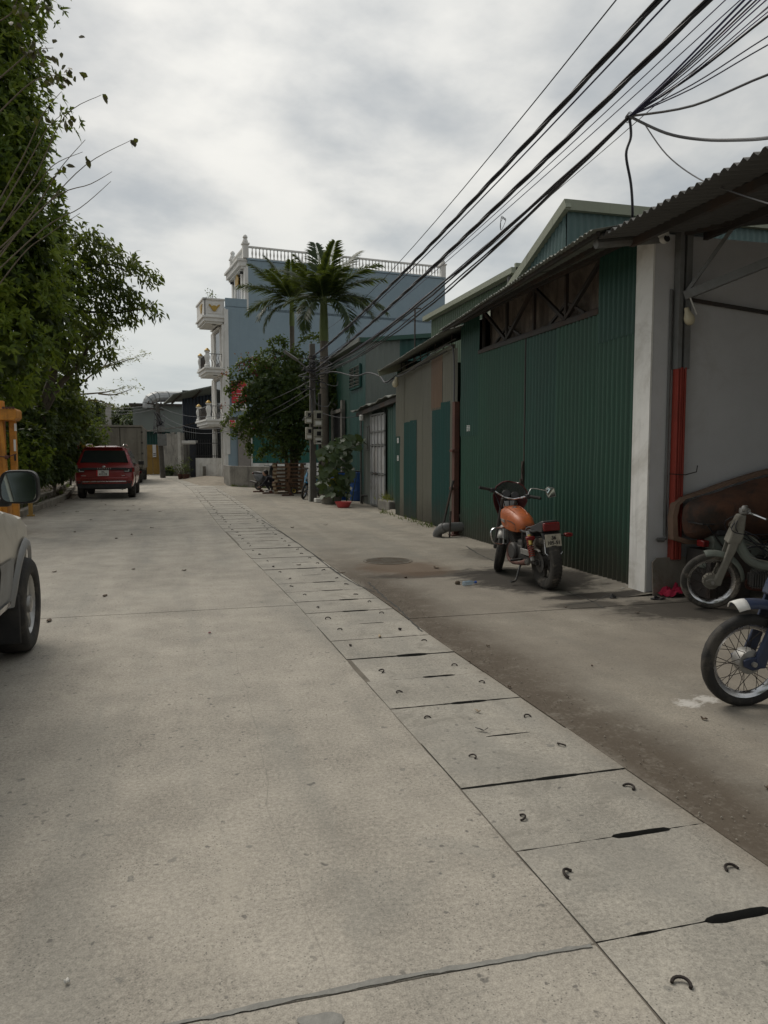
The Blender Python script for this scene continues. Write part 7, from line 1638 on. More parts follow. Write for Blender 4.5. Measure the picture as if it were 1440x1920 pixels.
# ---------------- step-through mopeds
def moped(name, loc, rz, label, paint, body, steer=0, lean=0, shield=None, rack=False, fender=None, tyre='dusty_rubber', stripped=False, seat=True, tip=False, hubmat='dust_grey', rimmat='chrome', FRr=.285):
    root = empty(name, loc, label=label, cat='moped'); root.rotation_euler = (R(-lean), 0, rz)
    WB = 1.18; RR = FRr; sa = Vector((-.45, 0, .89)).normalized(); piv = Vector((1.02, 0, .75)); ST = Matrix.Translation(piv) @ Matrix.Rotation(R(steer), 4, sa) @ Matrix.Translation(-piv)
    P = lambda nm, mb, mat, parent=None, **k: put(root, nm, mb, mat, parent, **k); S_ = lambda v: ST @ Vector(v)
    fender = fender or body
    for nm, c, Mx in (('rear_wheel', (0, 0, RR), None), ('front_wheel', (WB, 0, RR), ST)):
        t_, T = wheel(root, nm, c, RR, .07, tyre, rim_mat=rimmat, rimR=RR*.80, Mx=Mx)
        mb = MB(); mb.lathe([(.045, -.05), (.075, -.045), (.078, .02), (.07, .045), (.03, .05)], 22, T @ TR((0, 0, 0), R(90))); h_ = P('hub', mb, hubmat, t_)
        sp = MB(); 
        for k in range(36):
            a = 2*math.pi*k/36; s = 1 if k % 2 else -1; da = .5 if (k//2) % 2 else -.5
            sp.tube([T @ Vector((.072*math.cos(a+da), s*.038, .072*math.sin(a+da))), T @ Vector((RR*.785*math.cos(a), s*.006, RR*.785*math.sin(a)))], .0022, 4, cap=False)
        P('spokes', sp, 'wire_hook' if rimmat == 'chrome' else hubmat, t_)
    # pressed fork: broad arms, leading link at the axle
    for s in (-1, 1):
        mb = MB(); rings = []
        for (x, z, hw) in ((WB-.045, RR-.03, .040), (WB-.055, RR+.03, .045), (WB-.115, RR+.2, .04), (WB-.16, RR+.33, .048), (WB-.19, RR+.45, .052)):
            rings.append([S_((x-hw, s*.052, z)), S_((x+hw, s*.052, z)), S_((x+hw*.8, s*.082, z)), S_((x-hw*.8, s*.082, z))])
        mb.loft(rings); P('fork_arm', mb, paint, bevel=.008)
        mb = MB(); mb.prism([(-.05, -.035), (.0, -.045), (.055, -.02), (.06, .02), (.03, .035), (-.03, .04), (-.06, .01)], .02, ST @ TR((WB+.0, s*.062+.01, RR), R(90))); P('link', mb, paint, bevel=.005)
        mb = MB(); mb.lathe([(.016, 0), (.016, .018)], 8, ST @ TR((WB, s*.09, RR), R(90))); P('axle_nut', mb, 'dull_alloy')
    mb = MB(); rings = []
    for (x, z, hx, hy) in ((WB-.175, RR+.40, .06, .085), (WB-.20, RR+.47, .062, .085), (WB-.225, RR+.60, .05, .06), (WB-.245, RR+.68, .04, .045)): rings.append([S_((x-hx, -hy, z)), S_((x+hx, -hy, z)), S_((x+hx, hy, z)), S_((x-hx, hy, z))])
    mb.loft(rings); P('fork_crown', mb, paint, bevel=.015)
    # front mudguard
    def guard(a0, a1, c, hw, mat, nm, MX=None, rr=RR+.028, flare=0):
        rings = []
        for i in range(17):
            t = i/16; a = R(lerp(a0, a1, t)); k = 1+flare*t
            rings.append([((MX or Matrix.Identity(4)) @ Vector((c[0]+math.cos(a)*(rr-.05*abs(q)**2.2*k), q*hw*k, c[2]+math.sin(a)*(rr-.05*abs(q)**2.2*k)))) for q in (-1, -.75, -.4, 0, .4, .75, 1)])
        mb = MB(); mb.loft(rings, cap=False, closed=False); o = P(nm, mb, mat, ang=60); o.modifiers.new('t', 'SOLIDIFY').thickness = .004; return o
    fg = guard(72 if tip else 75, 178, (WB, 0, RR), .062, fender, 'front_mudguard', ST, rr=RR+(.10 if tip else .035))
    if tip:
        rings = []
        for i in range(4):
            a = R(71+4*i); rr = RR+.102; rings.append([ST @ Vector((WB+math.cos(a)*(rr-.05*abs(q)**2.2), q*.0635, RR+math.sin(a)*(rr-.05*abs(q)**2.2))) for q in (-1, -.75, -.4, 0, .4, .75, 1)])
        mb = MB(); mb.loft(rings, cap=False, closed=False); o = P('mudguard_tip', mb, 'white_paint', fg, ang=60); o.modifiers.new('t', 'SOLIDIFY').thickness = .005
    guard(15, 170, (0, 0, RR), .065, body, 'rear_mudguard', None, RR+.04)
    # frame, engine, seat
    mb = MB(); mb.tube(smooth_path([(.98, 0, .78), (.88, 0, .56), (.72, 0, .46), (.45, 0, .48), (.3, 0, .55)], 4), [.05]*17, 10); P('down_tube', mb, body)
    mb = MB(); mb.loft([[(x, y*w_, z) for y, z in ((-1, z0), (1, z0), (1, z1-.03), (.6, z1), (-.6, z1), (-1, z1-.03))] for x, w_, z0, z1 in ((.48, .06, .46, .6), (.35, .08, .40, .68), (.05, .09, .50, .70), (-.22, .07, .54, .68))]); P('body', mb, body, bevel=.01)
    mb = MB(); mb.box((.50, 0, .30), (.34, .18, .17)); P('engine', mb, 'engine_metal', bevel=.03)
    mb = MB(); mb.lathe([(.08, -.12), (.09, -.1), (.09, .1), (.07, .125)], 18, TR((.45, 0, .30), R(90))); P('engine_cover', mb, 'dull_alloy')
    for k in range(6): mb = MB(); mb.box((.70+.022*k, 0, .32), (.008, .15, .15)); P('cooling_fin', mb, 'engine_metal')
    mb = MB(); mb.box((.76, 0, .32), (.16, .10, .11)); P('cylinder', mb, 'engine_metal')
    mb = MB(); mb.tube(smooth_path([(.84, -.04, .30), (.80, -.10, .2), (.5, -.13, .19), (.2, -.14, .24)], 4), .018, 8); mb.tube([(.25, -.14, .235), (-.25, -.14, .29)], .038, 10); P('exhaust', mb, 'rust_steel' if stripped else 'chrome')
    if seat: mb = MB(); mb.loft([[(x, y*w_, z) for y, z in ((-1, .69), (1, .69), (.9, z1), (.4, z1+.02), (-.4, z1+.02), (-.9, z1))] for x, w_, z1 in ((.42, .09, .72), (.3, .12, .77), (0, .125, .77), (-.2, .10, .75))]); P('seat', mb, 'black_plastic', bevel=.01)
    for s in (-1, 1):
        a, b = Vector((-.02, s*.11, RR+.02)), Vector((.08, s*.11, .60)); mb = MB(); mb.tube([a, b], .02, 8); mb.tube([a.lerp(b, .3), b], .03, 10); P('shock_absorber', mb, 'dull_alloy')
        mb = MB(); mb.bar((.38, s*.10, .30), (-.02, s*.10, RR), .025, .04); P('swing_arm', mb, body)
    # handlebar
    if stripped:
        pts = [S_((.80, -.30, .98)), S_((.88, -.16, 1.0)), S_((.90, 0, .985)), S_((.88, .16, 1.0)), S_((.80, .30, .98))]
        mb = MB(); mb.tube(smooth_path(pts, 3), .012, 8); P('handlebar', mb, 'chrome')
        mb = MB(); mb.box(S_((.905, 0, .995)), (.09, .11, .05)); mb.lathe([(.03, 0), (.035, .03), (.02, .06)], 10, Matrix.Translation(S_((.92, .04, 1.0)))); P('bar_clamp', mb, 'dull_alloy', bevel=.01)
        for i in range(11):
            rr = random.Random(i+3); q = [S_((.92, rr.uniform(-.06, .06), .97)), S_((.97+rr.uniform(-.05, .1), rr.uniform(-.1, .1), .85)), Vector((.85+rr.uniform(-.1, .1), rr.uniform(-.15, .15), .65+rr.uniform(-.1, .15))), Vector((.6+rr.uniform(-.15, .15), rr.uniform(-.15, .15), .55+rr.uniform(-.15, .2))), Vector((.45+rr.uniform(-.2, .2), rr.uniform(-.12, .12), .42+rr.uniform(-.1, .15)))]
            mb = MB(); mb.tube(smooth_path(q, 5), .005, 5); P('wiring', mb, 'black_cable' if i % 3 else 'dust_grey')
    else:
        mb = MB(); mb.loft([[S_((x, y*w_, z)) for y, z in ((-1, z0), (1, z0), (.8, z1), (-.8, z1))] for x, w_, z0, z1 in ((.86, .10, .93, .99), (.93, .12, .90, 1.0), (1.0, .10, .90, .99))]); P('headset', mb, body, bevel=.02)
        pts = [S_((.80, -.32, .98)), S_((.88, -.14, .97)), S_((.88, .14, .97)), S_((.80, .32, .98))]; mb = MB(); mb.tube(smooth_path(pts, 3), .014, 8); P('handlebar', mb, 'black_plastic')
        mb = MB(); mb.lathe([(.03, -.02), (.075, 0), (.08, .03), (.07, .04)], 16, Matrix.Translation(S_((1.0, 0, .945))) @ ST.to_3x3().to_4x4() @ Matrix.Rotation(R(90), 4, 'Y')); P('headlamp', mb, 'lamp_clear')
        for s in (-1, 1):
            mb = MB(); mb.tube([S_((.88, s*.18, .98)), S_((.90, s*.22, 1.12))], .006, 5); st = P('mirror_stalk', mb, 'black_plastic'); mb = MB(); mb.sphere(S_((.90, s*.23, 1.15)), .05, 12, 8, (.3, 1, .7)); P('mirror', mb, 'black_plastic', st)
    if shield:
        for s in (-1, 1):
            mb = MB(); rings = []
            for z, x, w0, w1 in ((.92, 1.0, .03, .10), (.75, 1.02, .03, .17), (.55, .98, .05, .20), (.38, .88, .08, .20), (.28, .74, .10, .19)): rings.append([(x+.05, s*w0, z), (x+.02, s*(w0+w1)/2, z), (x-.05, s*w1, z), (x-.065, s*w1, z), (x, s*(w0+w1)/2, z-.01), (x+.03, s*w0, z)])
            mb.loft(rings); P('leg_shield', mb, shield, ang=50)
    if rack:
        mb = MB()
        for s in (-.09, -.03, .03, .09): mb.tube([(.1, s, .80), (-.42, s, .82)], .008, 5)
        mb.tube([(-.42, -.1, .82), (-.42, .1, .82)], .008, 5); mb.tube([(-.35, .09, .81), (-.12, .09, .58)], .01, 5); mb.tube([(-.35, -.09, .81), (-.12, -.09, .58)], .01, 5); P('rack', mb, 'black_frame')
        mb = MB(); mb.box((-.30, 0, .60), (.08, .1, .07)); P('tail_lamp', mb, 'red_lens', bevel=.01)
    mb = MB(); mb.tube(smooth_path([(.38, .10, .22), (.36, .18, .1), (.34, .23, .02)], 3), .012, 6); P('side_stand', mb, 'black_frame')
    return root
# front wheel contact points are given; the frame runs back from them
def place_moped(fx, fy, rz, WB=1.18): return (fx-math.cos(rz)*WB, fy-math.sin(rz)*WB, 0)
c = gp(1392, 1322); a = R(173); moped('moped', place_moped(c.x, c.y, a), a, 'dark blue moped with chrome spoked wheel and white tipped mudguard', 'navy_paint', 'navy_paint', steer=0, lean=4, tip=True, tyre='black_rubber', hubmat='dull_alloy', FRr=.29)
c = gp(1330, 1141); a = R(150); moped('moped', place_moped(c.x, c.y, a), a, 'stripped dusty grey moped with loose wiring before the brown hull', 'dust_grey', 'dust_green', steer=6, lean=5, stripped=True, seat=True, hubmat='dust_grey')
c = gp(1322, 1128); moped('moped', (5.62, 6.78, 0), R(8), 'second dusty moped with a black rack hidden behind the grey one', 'dust_grey', 'dust_green', steer=0, lean=-3, stripped=True, rack=True, hubmat='dust_grey')
c = gp(571, 936); a = R(232); moped('moped', place_moped(c.x, c.y, a), a, 'bright blue underbone motorbike parked against the meter pole', 'dull_alloy', 'cub_blue', steer=15, lean=5, shield='cub_blue', fender='cub_blue', tyre='black_rubber', hubmat='dull_alloy')
# ---------------- dark scooter by the low wall
def scooter():
    c = at(484, 900, 32.0); c.z = 0; root = empty('scooter', c, label='black motor scooter standing by the low concrete wall', cat='scooter'); root.rotation_euler = (R(-4), 0, R(-58))
    for nm, x in (('rear_wheel', 0), ('front_wheel', 1.22)):
        t_, T = wheel(root, nm, (x, 0, .24), .24, .10, 'black_rubber', rim_mat='engine_metal', rimR=.15); spoke_set(T, .03, .145, 5, 0, 'engine_metal', t_, .03, .035)
    P = lambda nm, mb, mat, parent=None, **k: put(root, nm, mb, mat, parent, **k)
    mb = MB(); mb.loft([[(x, y*w_, z) for y, z in ((-1, z0), (1, z0), (1, (z0+z1)/2), (.6, z1), (-.6, z1), (-1, (z0+z1)/2))] for x, w_, z0, z1 in ((-.32, .05, .66, .74), (-.15, .13, .5, .74), (.15, .17, .34, .72), (.42, .16, .3, .7), (.5, .12, .3, .5))]); P('body', mb, 'scooter_black', bevel=.015)
    mb = MB(); mb.loft([[(x, y*w_, z) for y, z in ((-1, .70), (1, .70), (.85, z1), (-.85, z1))] for x, w_, z1 in ((-.3, .09, .79), (-.05, .14, .80), (.2, .14, .77), (.45, .10, .77))]); P('seat', mb, 'black_plastic', bevel=.02)
    mb = MB(); mb.box((.72, 0, .29), (.5, .30, .06)); P('footboard', mb, 'black_plastic', bevel=.015)
    mb = MB(); mb.loft([[(x, y*w_, z) for x, y in ((x0-.05, -1), (x0+.05, -.6), (x0+.07, 0), (x0+.05, .6), (x0-.05, 1), (x0-.02, 0))] for z, x0, w_ in ((.3, .95, .16), (.55, 1.0, .2), (.8, .97, .19), (.95, .92, .12))]); P('front_shield', mb, 'scooter_black', ang=50)
    mb = MB(); mb.tube([(1.22, .06, .24), (1.0, .04, .8)], .025, 8); mb.tube([(1.22, -.06, .24), (1.0, -.04, .8)], .025, 8); P('fork', mb, 'dull_alloy')
    mb = MB(); mb.loft([[(x, y*w_, z) for y, z in ((-1, z0), (1, z0), (.7, z1), (-.7, z1))] for x, w_, z0, z1 in ((.8, .12, .97, 1.03), (.92, .15, .95, 1.07), (1.0, .09, .96, 1.03))]); P('headset', mb, 'scooter_black', bevel=.015)
    mb = MB(); mb.tube(smooth_path([(.76, -.34, 1.02), (.86, -.15, 1.02), (.86, .15, 1.02), (.76, .34, 1.02)], 3), .015, 8); P('handlebar', mb, 'black_plastic')
    for s in (-1, 1): mb = MB(); mb.tube([(.85, s*.2, 1.02), (.88, s*.24, 1.18)], .007, 5); st = P('mirror_stalk', mb, 'black_plastic'); mb = MB(); mb.sphere((.88, s*.26, 1.21), .055, 12, 8, (.3, 1, .7)); P('mirror', mb, 'black_plastic', st)
    mb = MB(); mb.box((-.34, 0, .7), (.05, .16, .07)); P('tail_lamp', mb, 'red_lens', bevel=.01)
    mb = MB(); mb.tube([(.1, -.16, .3), (-.3, -.18, .36)], .045, 10); P('exhaust', mb, 'engine_metal')
    mb = MB(); rings = []
    for i in range(9): an = R(20+140*i/8); rings.append([(1.22+math.cos(an)*(.28-.04*q*q), q*.06, .24+math.sin(an)*(.28-.04*q*q)) for q in (-1, 0, 1)])
    mb.loft(rings, cap=False, closed=False); P('front_mudguard', mb, 'scooter_black', ang=60)
scooter()
# ---------------- crouching person
def person():
    c = gp(510, 923); root = empty('person', (c.x, c.y+.1, 0), label='person in dark clothes crouching beside the black scooter', cat='person'); root.rotation_euler = (0, 0, R(150))
    # local: x forward (towards the scooter), y left, z up
    J = {'pel': ((-.16, 0, .26), .15), 'spine': ((-.10, 0, .42), .15), 'chest': ((.05, 0, .58), .155), 'neck': ((.16, 0, .66), .055), 'headb': ((.20, 0, .70), .05)}
    E = [('pel', 'spine'), ('spine', 'chest'), ('chest', 'neck'), ('neck', 'headb')]
    for s, q in ((1, 'l'), (-1, 'r')):
        J.update({q+'hip': ((-.12, s*.10, .24), .10), q+'knee': ((.22, s*.17, .40), .065), q+'ank': ((.02, s*.14, .09), .042), q+'toe': ((.20, s*.16, .035), .035), q+'sh': ((.06, s*.18, .58), .07), q+'elb': ((.22, s*.24, .36), .046), q+'wr': ((.42, s*.12, .24), .03), q+'palm': ((.48, s*.10, .215), .028)})
        E += [('pel', q+'hip'), (q+'hip', q+'knee'), (q+'knee', q+'ank'), (q+'ank', q+'toe'), ('chest', q+'sh'), (q+'sh', q+'elb'), (q+'elb', q+'wr'), (q+'wr', q+'palm')]
    def skin(name, J, E, mat, rootk, parent):
        ks = list(J); me = bpy.data.meshes.new(name); me.from_pydata([J[k][0] for k in ks], [(ks.index(a), ks.index(b)) for a, b in E], []); o = bpy.data.objects.new(name, me); COL.objects.link(o); o.parent = parent
        o.modifiers.new('skin', 'SKIN'); sv = me.skin_vertices[0].data
        for i, k in enumerate(ks): sv[i].radius = (J[k][1],)*2; sv[i].use_root = (k == rootk)
        m = o.modifiers.new('sub', 'SUBSURF'); m.levels = 2; m.render_levels = 2; me.materials.append(MAT[mat]); 
        o.modifiers['skin'].use_smooth_shade = True; return o
    b_ = skin('body', J, E, 'dark_cloth', 'pel', root)
    # head with face, ears, hair
    hd = MB(); hd.sphere((.27, 0, .76), .105, 18, 14, (1.0, .78, 1.12)); hd.sphere((.375, 0, .745), .018, 8, 6); 
    for s in (-1, 1): hd.sphere((.27, s*.083, .755), .025, 8, 6, (.8, .35, 1.2))
    h_ = put(root, 'head', hd, 'skin', ang=80)
    for s in (-1, 1): mb = MB(); mb.sphere((.362, s*.034, .775), .011, 8, 6); put(root, 'eye', mb, 'hair', h_)
    mb = MB(); mb.box((.366, 0, .705), (.01, .045, .008)); put(root, 'mouth', mb, 'red_cloth', h_)
    mb = MB(); mb.sphere((.245, 0, .79), .112, 18, 12, (1.0, .82, 1.0)); put(root, 'hair', mb, 'hair', h_, ang=80)
    for s, q in ((1, 'l'), (-1, 'r')):
        p0 = Vector(J[q+'palm'][0]); HJ = {'w': (tuple(p0-Vector((.05, -s*.015, -.02))), .024), 'p': (tuple(p0+Vector((.02, 0, -.01))), .026)}; HE = [('w', 'p')]
        for i, (dy, L_) in enumerate(((-.027, .055), (-.009, .065), (.009, .06), (.027, .045))):
            a, b, c2 = 'a%d' % i, 'b%d' % i, 'c%d' % i; r0 = p0+Vector((.04, dy, -.012))
            HJ[a] = (tuple(r0), .010); HJ[b] = (tuple(r0+Vector((L_*.55, 0, -.012))), .009); HJ[c2] = (tuple(r0+Vector((L_*.8, 0, -.04))), .007); HE += [('p', a), (a, b), (b, c2)]
        HJ['t0'] = (tuple(p0+Vector((0, -s*.035, -.01))), .011); HJ['t1'] = (tuple(p0+Vector((.035, -s*.05, -.02))), .009); HE += [('p', 't0'), ('t0', 't1')]
        skin('hand', HJ, HE, 'skin', 'w', root)
        mb = MB(); mb.loft([[(x, s*.15+y*w_, z) for y, z in ((-1, 0), (1, 0), (.8, h), (-.8, h))] for x, w_, h in ((-.05, .035, .08), (.02, .04, .1), (.14, .045, .06), (.24, .03, .03))]); put(root, 'shoe', mb, 'cam_white', bevel=.01)
person()
# ================================================================ CABLES
CG = 'overhead cables'
head = Vector((PX, PY-.1, 0))
def over(zp, px, py, Y, r, mat, label, sag=.25, beyond=True, twist=False, xo=0.0, n=26):
    a = Vector((PX+xo, PY-.1, zp)); b = at(px, py, Y); d = b-a; e = b + (d*.45 if beyond else Vector((0, 0, 0)))
    pts = []
    for i in range(n+1):
        t = i/n; p = a.lerp(e, t); s = 4*t*(1-t); p = p-Vector((0, 0, sag*s)); pts.append(p)
    # keep the image point: lift so that the curve passes through b
    tb = (b-a).length/(e-a).length; lift = sag*4*tb*(1-tb)
    pts = [p+Vector((0, 0, lift*(i/n)/tb)) for i, p in enumerate(pts)]
    mb = MB()
    if twist:
        for k in range(3):
            q = []
            for i in range((len(pts)-1)*6+1):
                f = i/6; j = min(int(f), len(pts)-2); p = pts[j].lerp(pts[j+1], f-j); L_ = (p-a).length; an = L_*2.6+k*2.094; q.append(p+Vector((math.cos(an), 0, math.sin(an)))*r*.52)
            mb.tube(q, r*.52, 6)
    else: mb.tube(pts, r, 6)
    o = mb.build('overhead_cable', mat); tag(o, label, 'cable'); return pts
over(4.62, 1235, 0, 5.0, .026, 'black_cable', 'upper thick twisted black power cable above the road edge', .35, twist=True)
over(4.15, 1328, 0, 5.0, .028, 'black_cable', 'lower thick twisted black power cable next to the wire bundle', .3, twist=True)
over(4.60, 1256, 0, 5.0, .008, 'navy_cable', 'thin navy wire running just under the upper twisted cable', .4)
knot = at(1180, 218, 6.6)
# bundle from pole to the knot
for i, (dz, r, sg, m_) in enumerate(((0, .016, .30, 'black_cable'), (.05, .013, .36, 'black_cable'), (-.06, .011, .42, 'black_cable'), (.03, .009, .26, 'navy_cable'), (-.02, .012, .48, 'black_cable'), (.1, .008, .52, 'grey_cable'))):
    a = Vector((PX+.03*i, PY-.12, 4.1+dz)); pts = []
    for k in range(25): t = k/24; pts.append(a.lerp(knot, t)-Vector((0, 0, sg*4*t*(1-t)))+Vector((0, 0, random.uniform(-.012, .012))))
    mb = MB(); mb.tube(pts, r, 6); tag(mb.build('bundle_cable', m_), 'dark cable in the loose bundle strung from pole to knot', 'cable', 'loose cable bundle')
# fan of wires beyond the knot
for i, (px, py, Y, r, m_) in enumerate(((1395, 0, 5.1, .010, 'navy_cable'), (1408, 0, 5.0, .009, 'navy_cable'), (1418, 0, 5.0, .007, 'black_cable'), (1425, 0, 5.0, .006, 'navy_cable'), (1432, 4, 5.0, .006, 'navy_cable'), (1440, 14, 5.0, .005, 'navy_cable'), (1440, 22, 5.1, .005, 'navy_cable'))):
    b = at(px, py, Y); e = b+(b-knot)*.6; mb = MB(); mb.tube(smooth_path([knot, knot.lerp(b, .5)-Vector((0, 0, .01+.006*i)), b, e], 5), r, 6)
    tag(mb.build('fan_wire', m_), 'thin dark wire in the fan rising from the cable knot', 'cable', 'wires fanning from the knot')
for (px, py, m_, r, lab) in ((1440, 30, 'black_cable', .011, 'single black wire rising right from the cable knot'), (1440, 68, 'navy_cable', .006, 'thin navy wire climbing gently right from the knot'), (1440, 84, 'navy_cable', .006, 'lower thin navy wire climbing gently right from the knot')):
    b = at(px, py, 5.3); mb = MB(); mb.tube(smooth_path([knot, knot.lerp(b, .5)-Vector((0, 0, .04)), b, b+(b-knot)*.5], 5), r, 6); tag(mb.build('fan_wire', m_), lab, 'cable')
b = at(1440, 140, 5.6); mb = MB(); mb.tube(smooth_path([knot, at(1300, 198, 6.1), b, b+(b-knot)*.5], 5), .011, 6); tag(mb.build('fan_wire', 'grey_cable'), 'lone grey cable sweeping low to the right of the knot', 'cable')
for (px0, px1, lab, mt) in ((1360, 0, 'thin navy wire left of the fan passing behind the knot', 'navy_cable'), (1388, 0, 'hair thin wire between twisted cable and fan', 'navy_cable')): over(4.3, px0, px1, 5.0, .005, mt, lab, .35)
over(3.95, 1440, 12, 5.0, .004, 'grey_cable', 'hair thin grey wire crossing under the cable knot', .5)
# wrapping wire at the knot
mb = MB(); pts = [knot+Vector((.03*math.cos(k*.9)+.01*k*.1, -.02+.004*k, .035*math.sin(k*.9))) for k in range(22)]; mb.tube(smooth_path(pts, 3), .004, 5); tag(mb.build('cable_tie', 'wire_hook'), 'twisted wire binding at the cable knot', 'cable tie')
kt = at(943, 415, 9.6); mb = MB(); mb.tube(smooth_path([kt+Vector((random.uniform(-.05, .05), 0, random.uniform(-.16, .08))) for _ in range(9)], 4), .004, 5); tag(mb.build('cable_tie', 'grey_cable'), 'loose wire loops dangling from the cable bundle', 'cable tie')
cable('drop_cable', [knot, at(1183, 255, 6.6), at(1174, 290, 6.6), at(1183, 345, 6.6), at(1186, 395, 6.6), at(1184, 432, 6.75)], .013, 'black_cable', 'kinked black cable dropping from the knot to the eave')
cable('service_cable', [knot, at(1250, 250, 6.3), at(1320, 262, 6.0), at(1400, 262, 5.4), at(1445, 258, 5.0)], .014, 'grey_cable', 'grey service cable sagging from knot to the workshop roof')
cable('service_wire', [knot+Vector((.12, -.05, -.06)), at(1250, 290, 6.2), at(1310, 335, 5.8), at(1380, 362, 5.2), at(1445, 383, 4.7)], .006, 'grey_cable', 'thin pale wire sagging across the dark workshop roof')
# long thin wire to the blue house
a = at(600, 625, 40); b = at(1155, 0, 8); mb = MB(); e = b+(b-a)*.25; mb.tube([a.lerp(e, k/20)-Vector((0, 0, .8*4*(k/20)*(1-k/20)))+Vector((0, 0, .8*4*.2*.8*(k/20)/.8)) for k in range(21)], .009, 5); tag(mb.build('overhead_cable', 'black_cable'), 'lone thin wire high above the road passing the palm crowns', 'cable')
cable('loop_cable', [at(592, 705, 23.8), at(625, 697, 22.5), at(665, 705, 20.5), at(690, 699, 19), at(712, 706, 18), at(722, 717, 17.4), at(738, 708, 17)], .018, 'black_cable', 'slack black cable looping from meter pole to patched garage eave')
cable('loop_cable', [at(600, 690, 23.8), at(640, 675, 22), at(690, 650, 19), at(760, 590, 15)], .01, 'black_cable', 'thin cable running up from the meter pole to the bundle')
cable('loop_cable', [at(604, 775, 23.7), at(640, 783, 23), at(686, 779, 22.6)], .012, 'grey_cable', 'low sagging cable from meter boxes to the lean-to')
# cables from the far pole across the forecourt
q = Vector(fp.location)
for i, (z0, px, py, Y, sg) in enumerate(((zt3-.2, 590, 700, 24, .9), (zt3-.6, 585, 715, 24, 1.2), (zt3-1.0, 592, 720, 24, 1.1))):
    a = q+Vector((0, 0, z0)); b = at(px, py, Y); b = Vector((PX, PY, 3.9-.2*i)); mb = MB(); mb.tube([a.lerp(b, k/24)-Vector((0, 0, sg*4*(k/24)*(1-k/24))) for k in range(25)], .012, 5)
    tag(mb.build('span_cable', 'black_cable'), 'dark cable sagging between the far pole and the meter pole', 'cable', 'cables between the two poles')
for i in range(3):
    a = q+Vector((-.4, 0, zt3-.1-.15*i)); b = at(150, 745+8*i, 75); mb = MB(); mb.tube([a.lerp(b, k/16)-Vector((0, 0, .5*4*(k/16)*(1-k/16))) for k in range(17)], .014, 5); tag(mb.build('span_cable', 'grey_cable'), 'thin wire leading from the far pole into the distant trees', 'cable', 'wires beyond the far pole')
# small antenna post above the garage roof
p = at(778, 600, 17.5); t = at(779, 580, 17.5); mb = MB(); mb.tube([(p.x, p.y, 3.4), (p.x, p.y, t.z)], .02, 6); mb.bar((p.x-.15, p.y, t.z), (p.x+.15, p.y, t.z+.03), .025); tag(mb.build('roof_post', 'dark_steel'), 'thin iron rod with a crosspiece above the patched garage roof', 'post')
# ================================================================ WORKSHOP CLUTTER
def hull():
    root = empty('boat_hull', (6.6, 6.9, .5), label='worn rust-brown hull with a wide rim propped against the grey wall', cat='hull'); o0 = Vector((6.6, 6.9, .5))
    out = [(5.13, .62), (5.11, .86), (5.14, 1.0), (5.22, 1.07), (5.45, 1.13), (5.8, 1.235), (6.2, 1.34), (6.6, 1.42), (7.1, 1.47), (7.6, 1.44), (8.0, 1.3), (8.15, 1.0), (8.0, .68), (7.5, .6), (6.9, .56), (6.3, .54), (5.7, .545), (5.3, .565)]
    cx, cz = 6.6, .95
    def ring(k, dy, dz=0, mx=0): return [Vector((cx+(x-cx)*(1-(1-k)*(.32)) , 6.98-dy, cz+(z-cz)*k+dz))-o0 for x, z in out]
    mb = MB(); mb.loft([ring(1.0, -.04), ring(1.01, 0), ring(1.0, .05), ring(.90, .065), ring(.89, .05)], cap=False); put(root, 'rim', mb, 'hull_rim', ang=40)
    mb = MB(); mb.loft([ring(.90, .05), ring(.88, .12), ring(.80, .22), ring(.66, .32), ring(.45, .40), ring(.2, .43)]); o = put(root, 'shell', mb, 'rusty_hull', ang=50)
    s = o.modifiers.new('sub', 'SUBSURF'); s.levels = 1; s.render_levels = 2
    tx = bpy.data.textures.new('dent', 'CLOUDS'); tx.noise_scale = .25; d = o.modifiers.new('dent', 'DISPLACE'); d.texture = tx; d.strength = .05
    for xx in (5.6, 7.4): mb = MB(); mb.box((xx-o0.x, -.1, .03-.5+.24), (.5, .4, .5)); put(root, 'support_crate', mb, 'dark_steel')
hull()
mb = MB(); mb.prism([(4.93, .0), (5.72, .0), (5.74, .38), (5.70, .41), (4.99, .41), (4.935, .36)], .012, TR((0, 6.99, .005), R(90-6))); tag(mb.build('metal_sheet', 'stainless', ang=20), 'stained metal sheet leaning at the foot of the grey wall', 'sheet')
# crumpled cloth and small rags
def rag(px, py, r, h, mat, label, cat, seed):
    c = gp(px, py); n = 22; vs = []; fs = []
    for i in range(n):
        for j in range(n):
            x, y = (i/(n-1)*2-1), (j/(n-1)*2-1); d = max(0, 1-(x*x+y*y)**.5*.85); f = mn.fractal(Vector((x*1.6+seed, y*1.6, seed)), 1.0, 2.0, 4)
            vs.append((c.x+x*r*(1+.2*f), c.y+y*r*.6, max(.004, h*(d**.6)*(.55+.9*f)+.004)))
    for i in range(n-1):
        for j in range(n-1):
            x, y = ((i+.5)/(n-1)*2-1), ((j+.5)/(n-1)*2-1)
            if x*x+y*y+.35*mn.noise((x*2+seed, y*2, 1)) < .95: a = i*n+j; fs.append((a, a+n, a+n+1, a+1))
    mb = MB(); mb.add(vs, fs); tag(mb.build('rag', mat, ang=60), label, cat)
rag(1262, 1118, .17, .16, 'red_cloth', 'crumpled crimson cloth on the floor beside the grey moped', 'cloth', 3)
rag(1233, 1124, .09, .035, 'black_plastic', 'small black rag beside the crimson cloth', 'rag', 8)
rag(1150, 1122, .05, .05, 'black_plastic', 'scrap of black rubber on the yard floor', 'rag', 12)
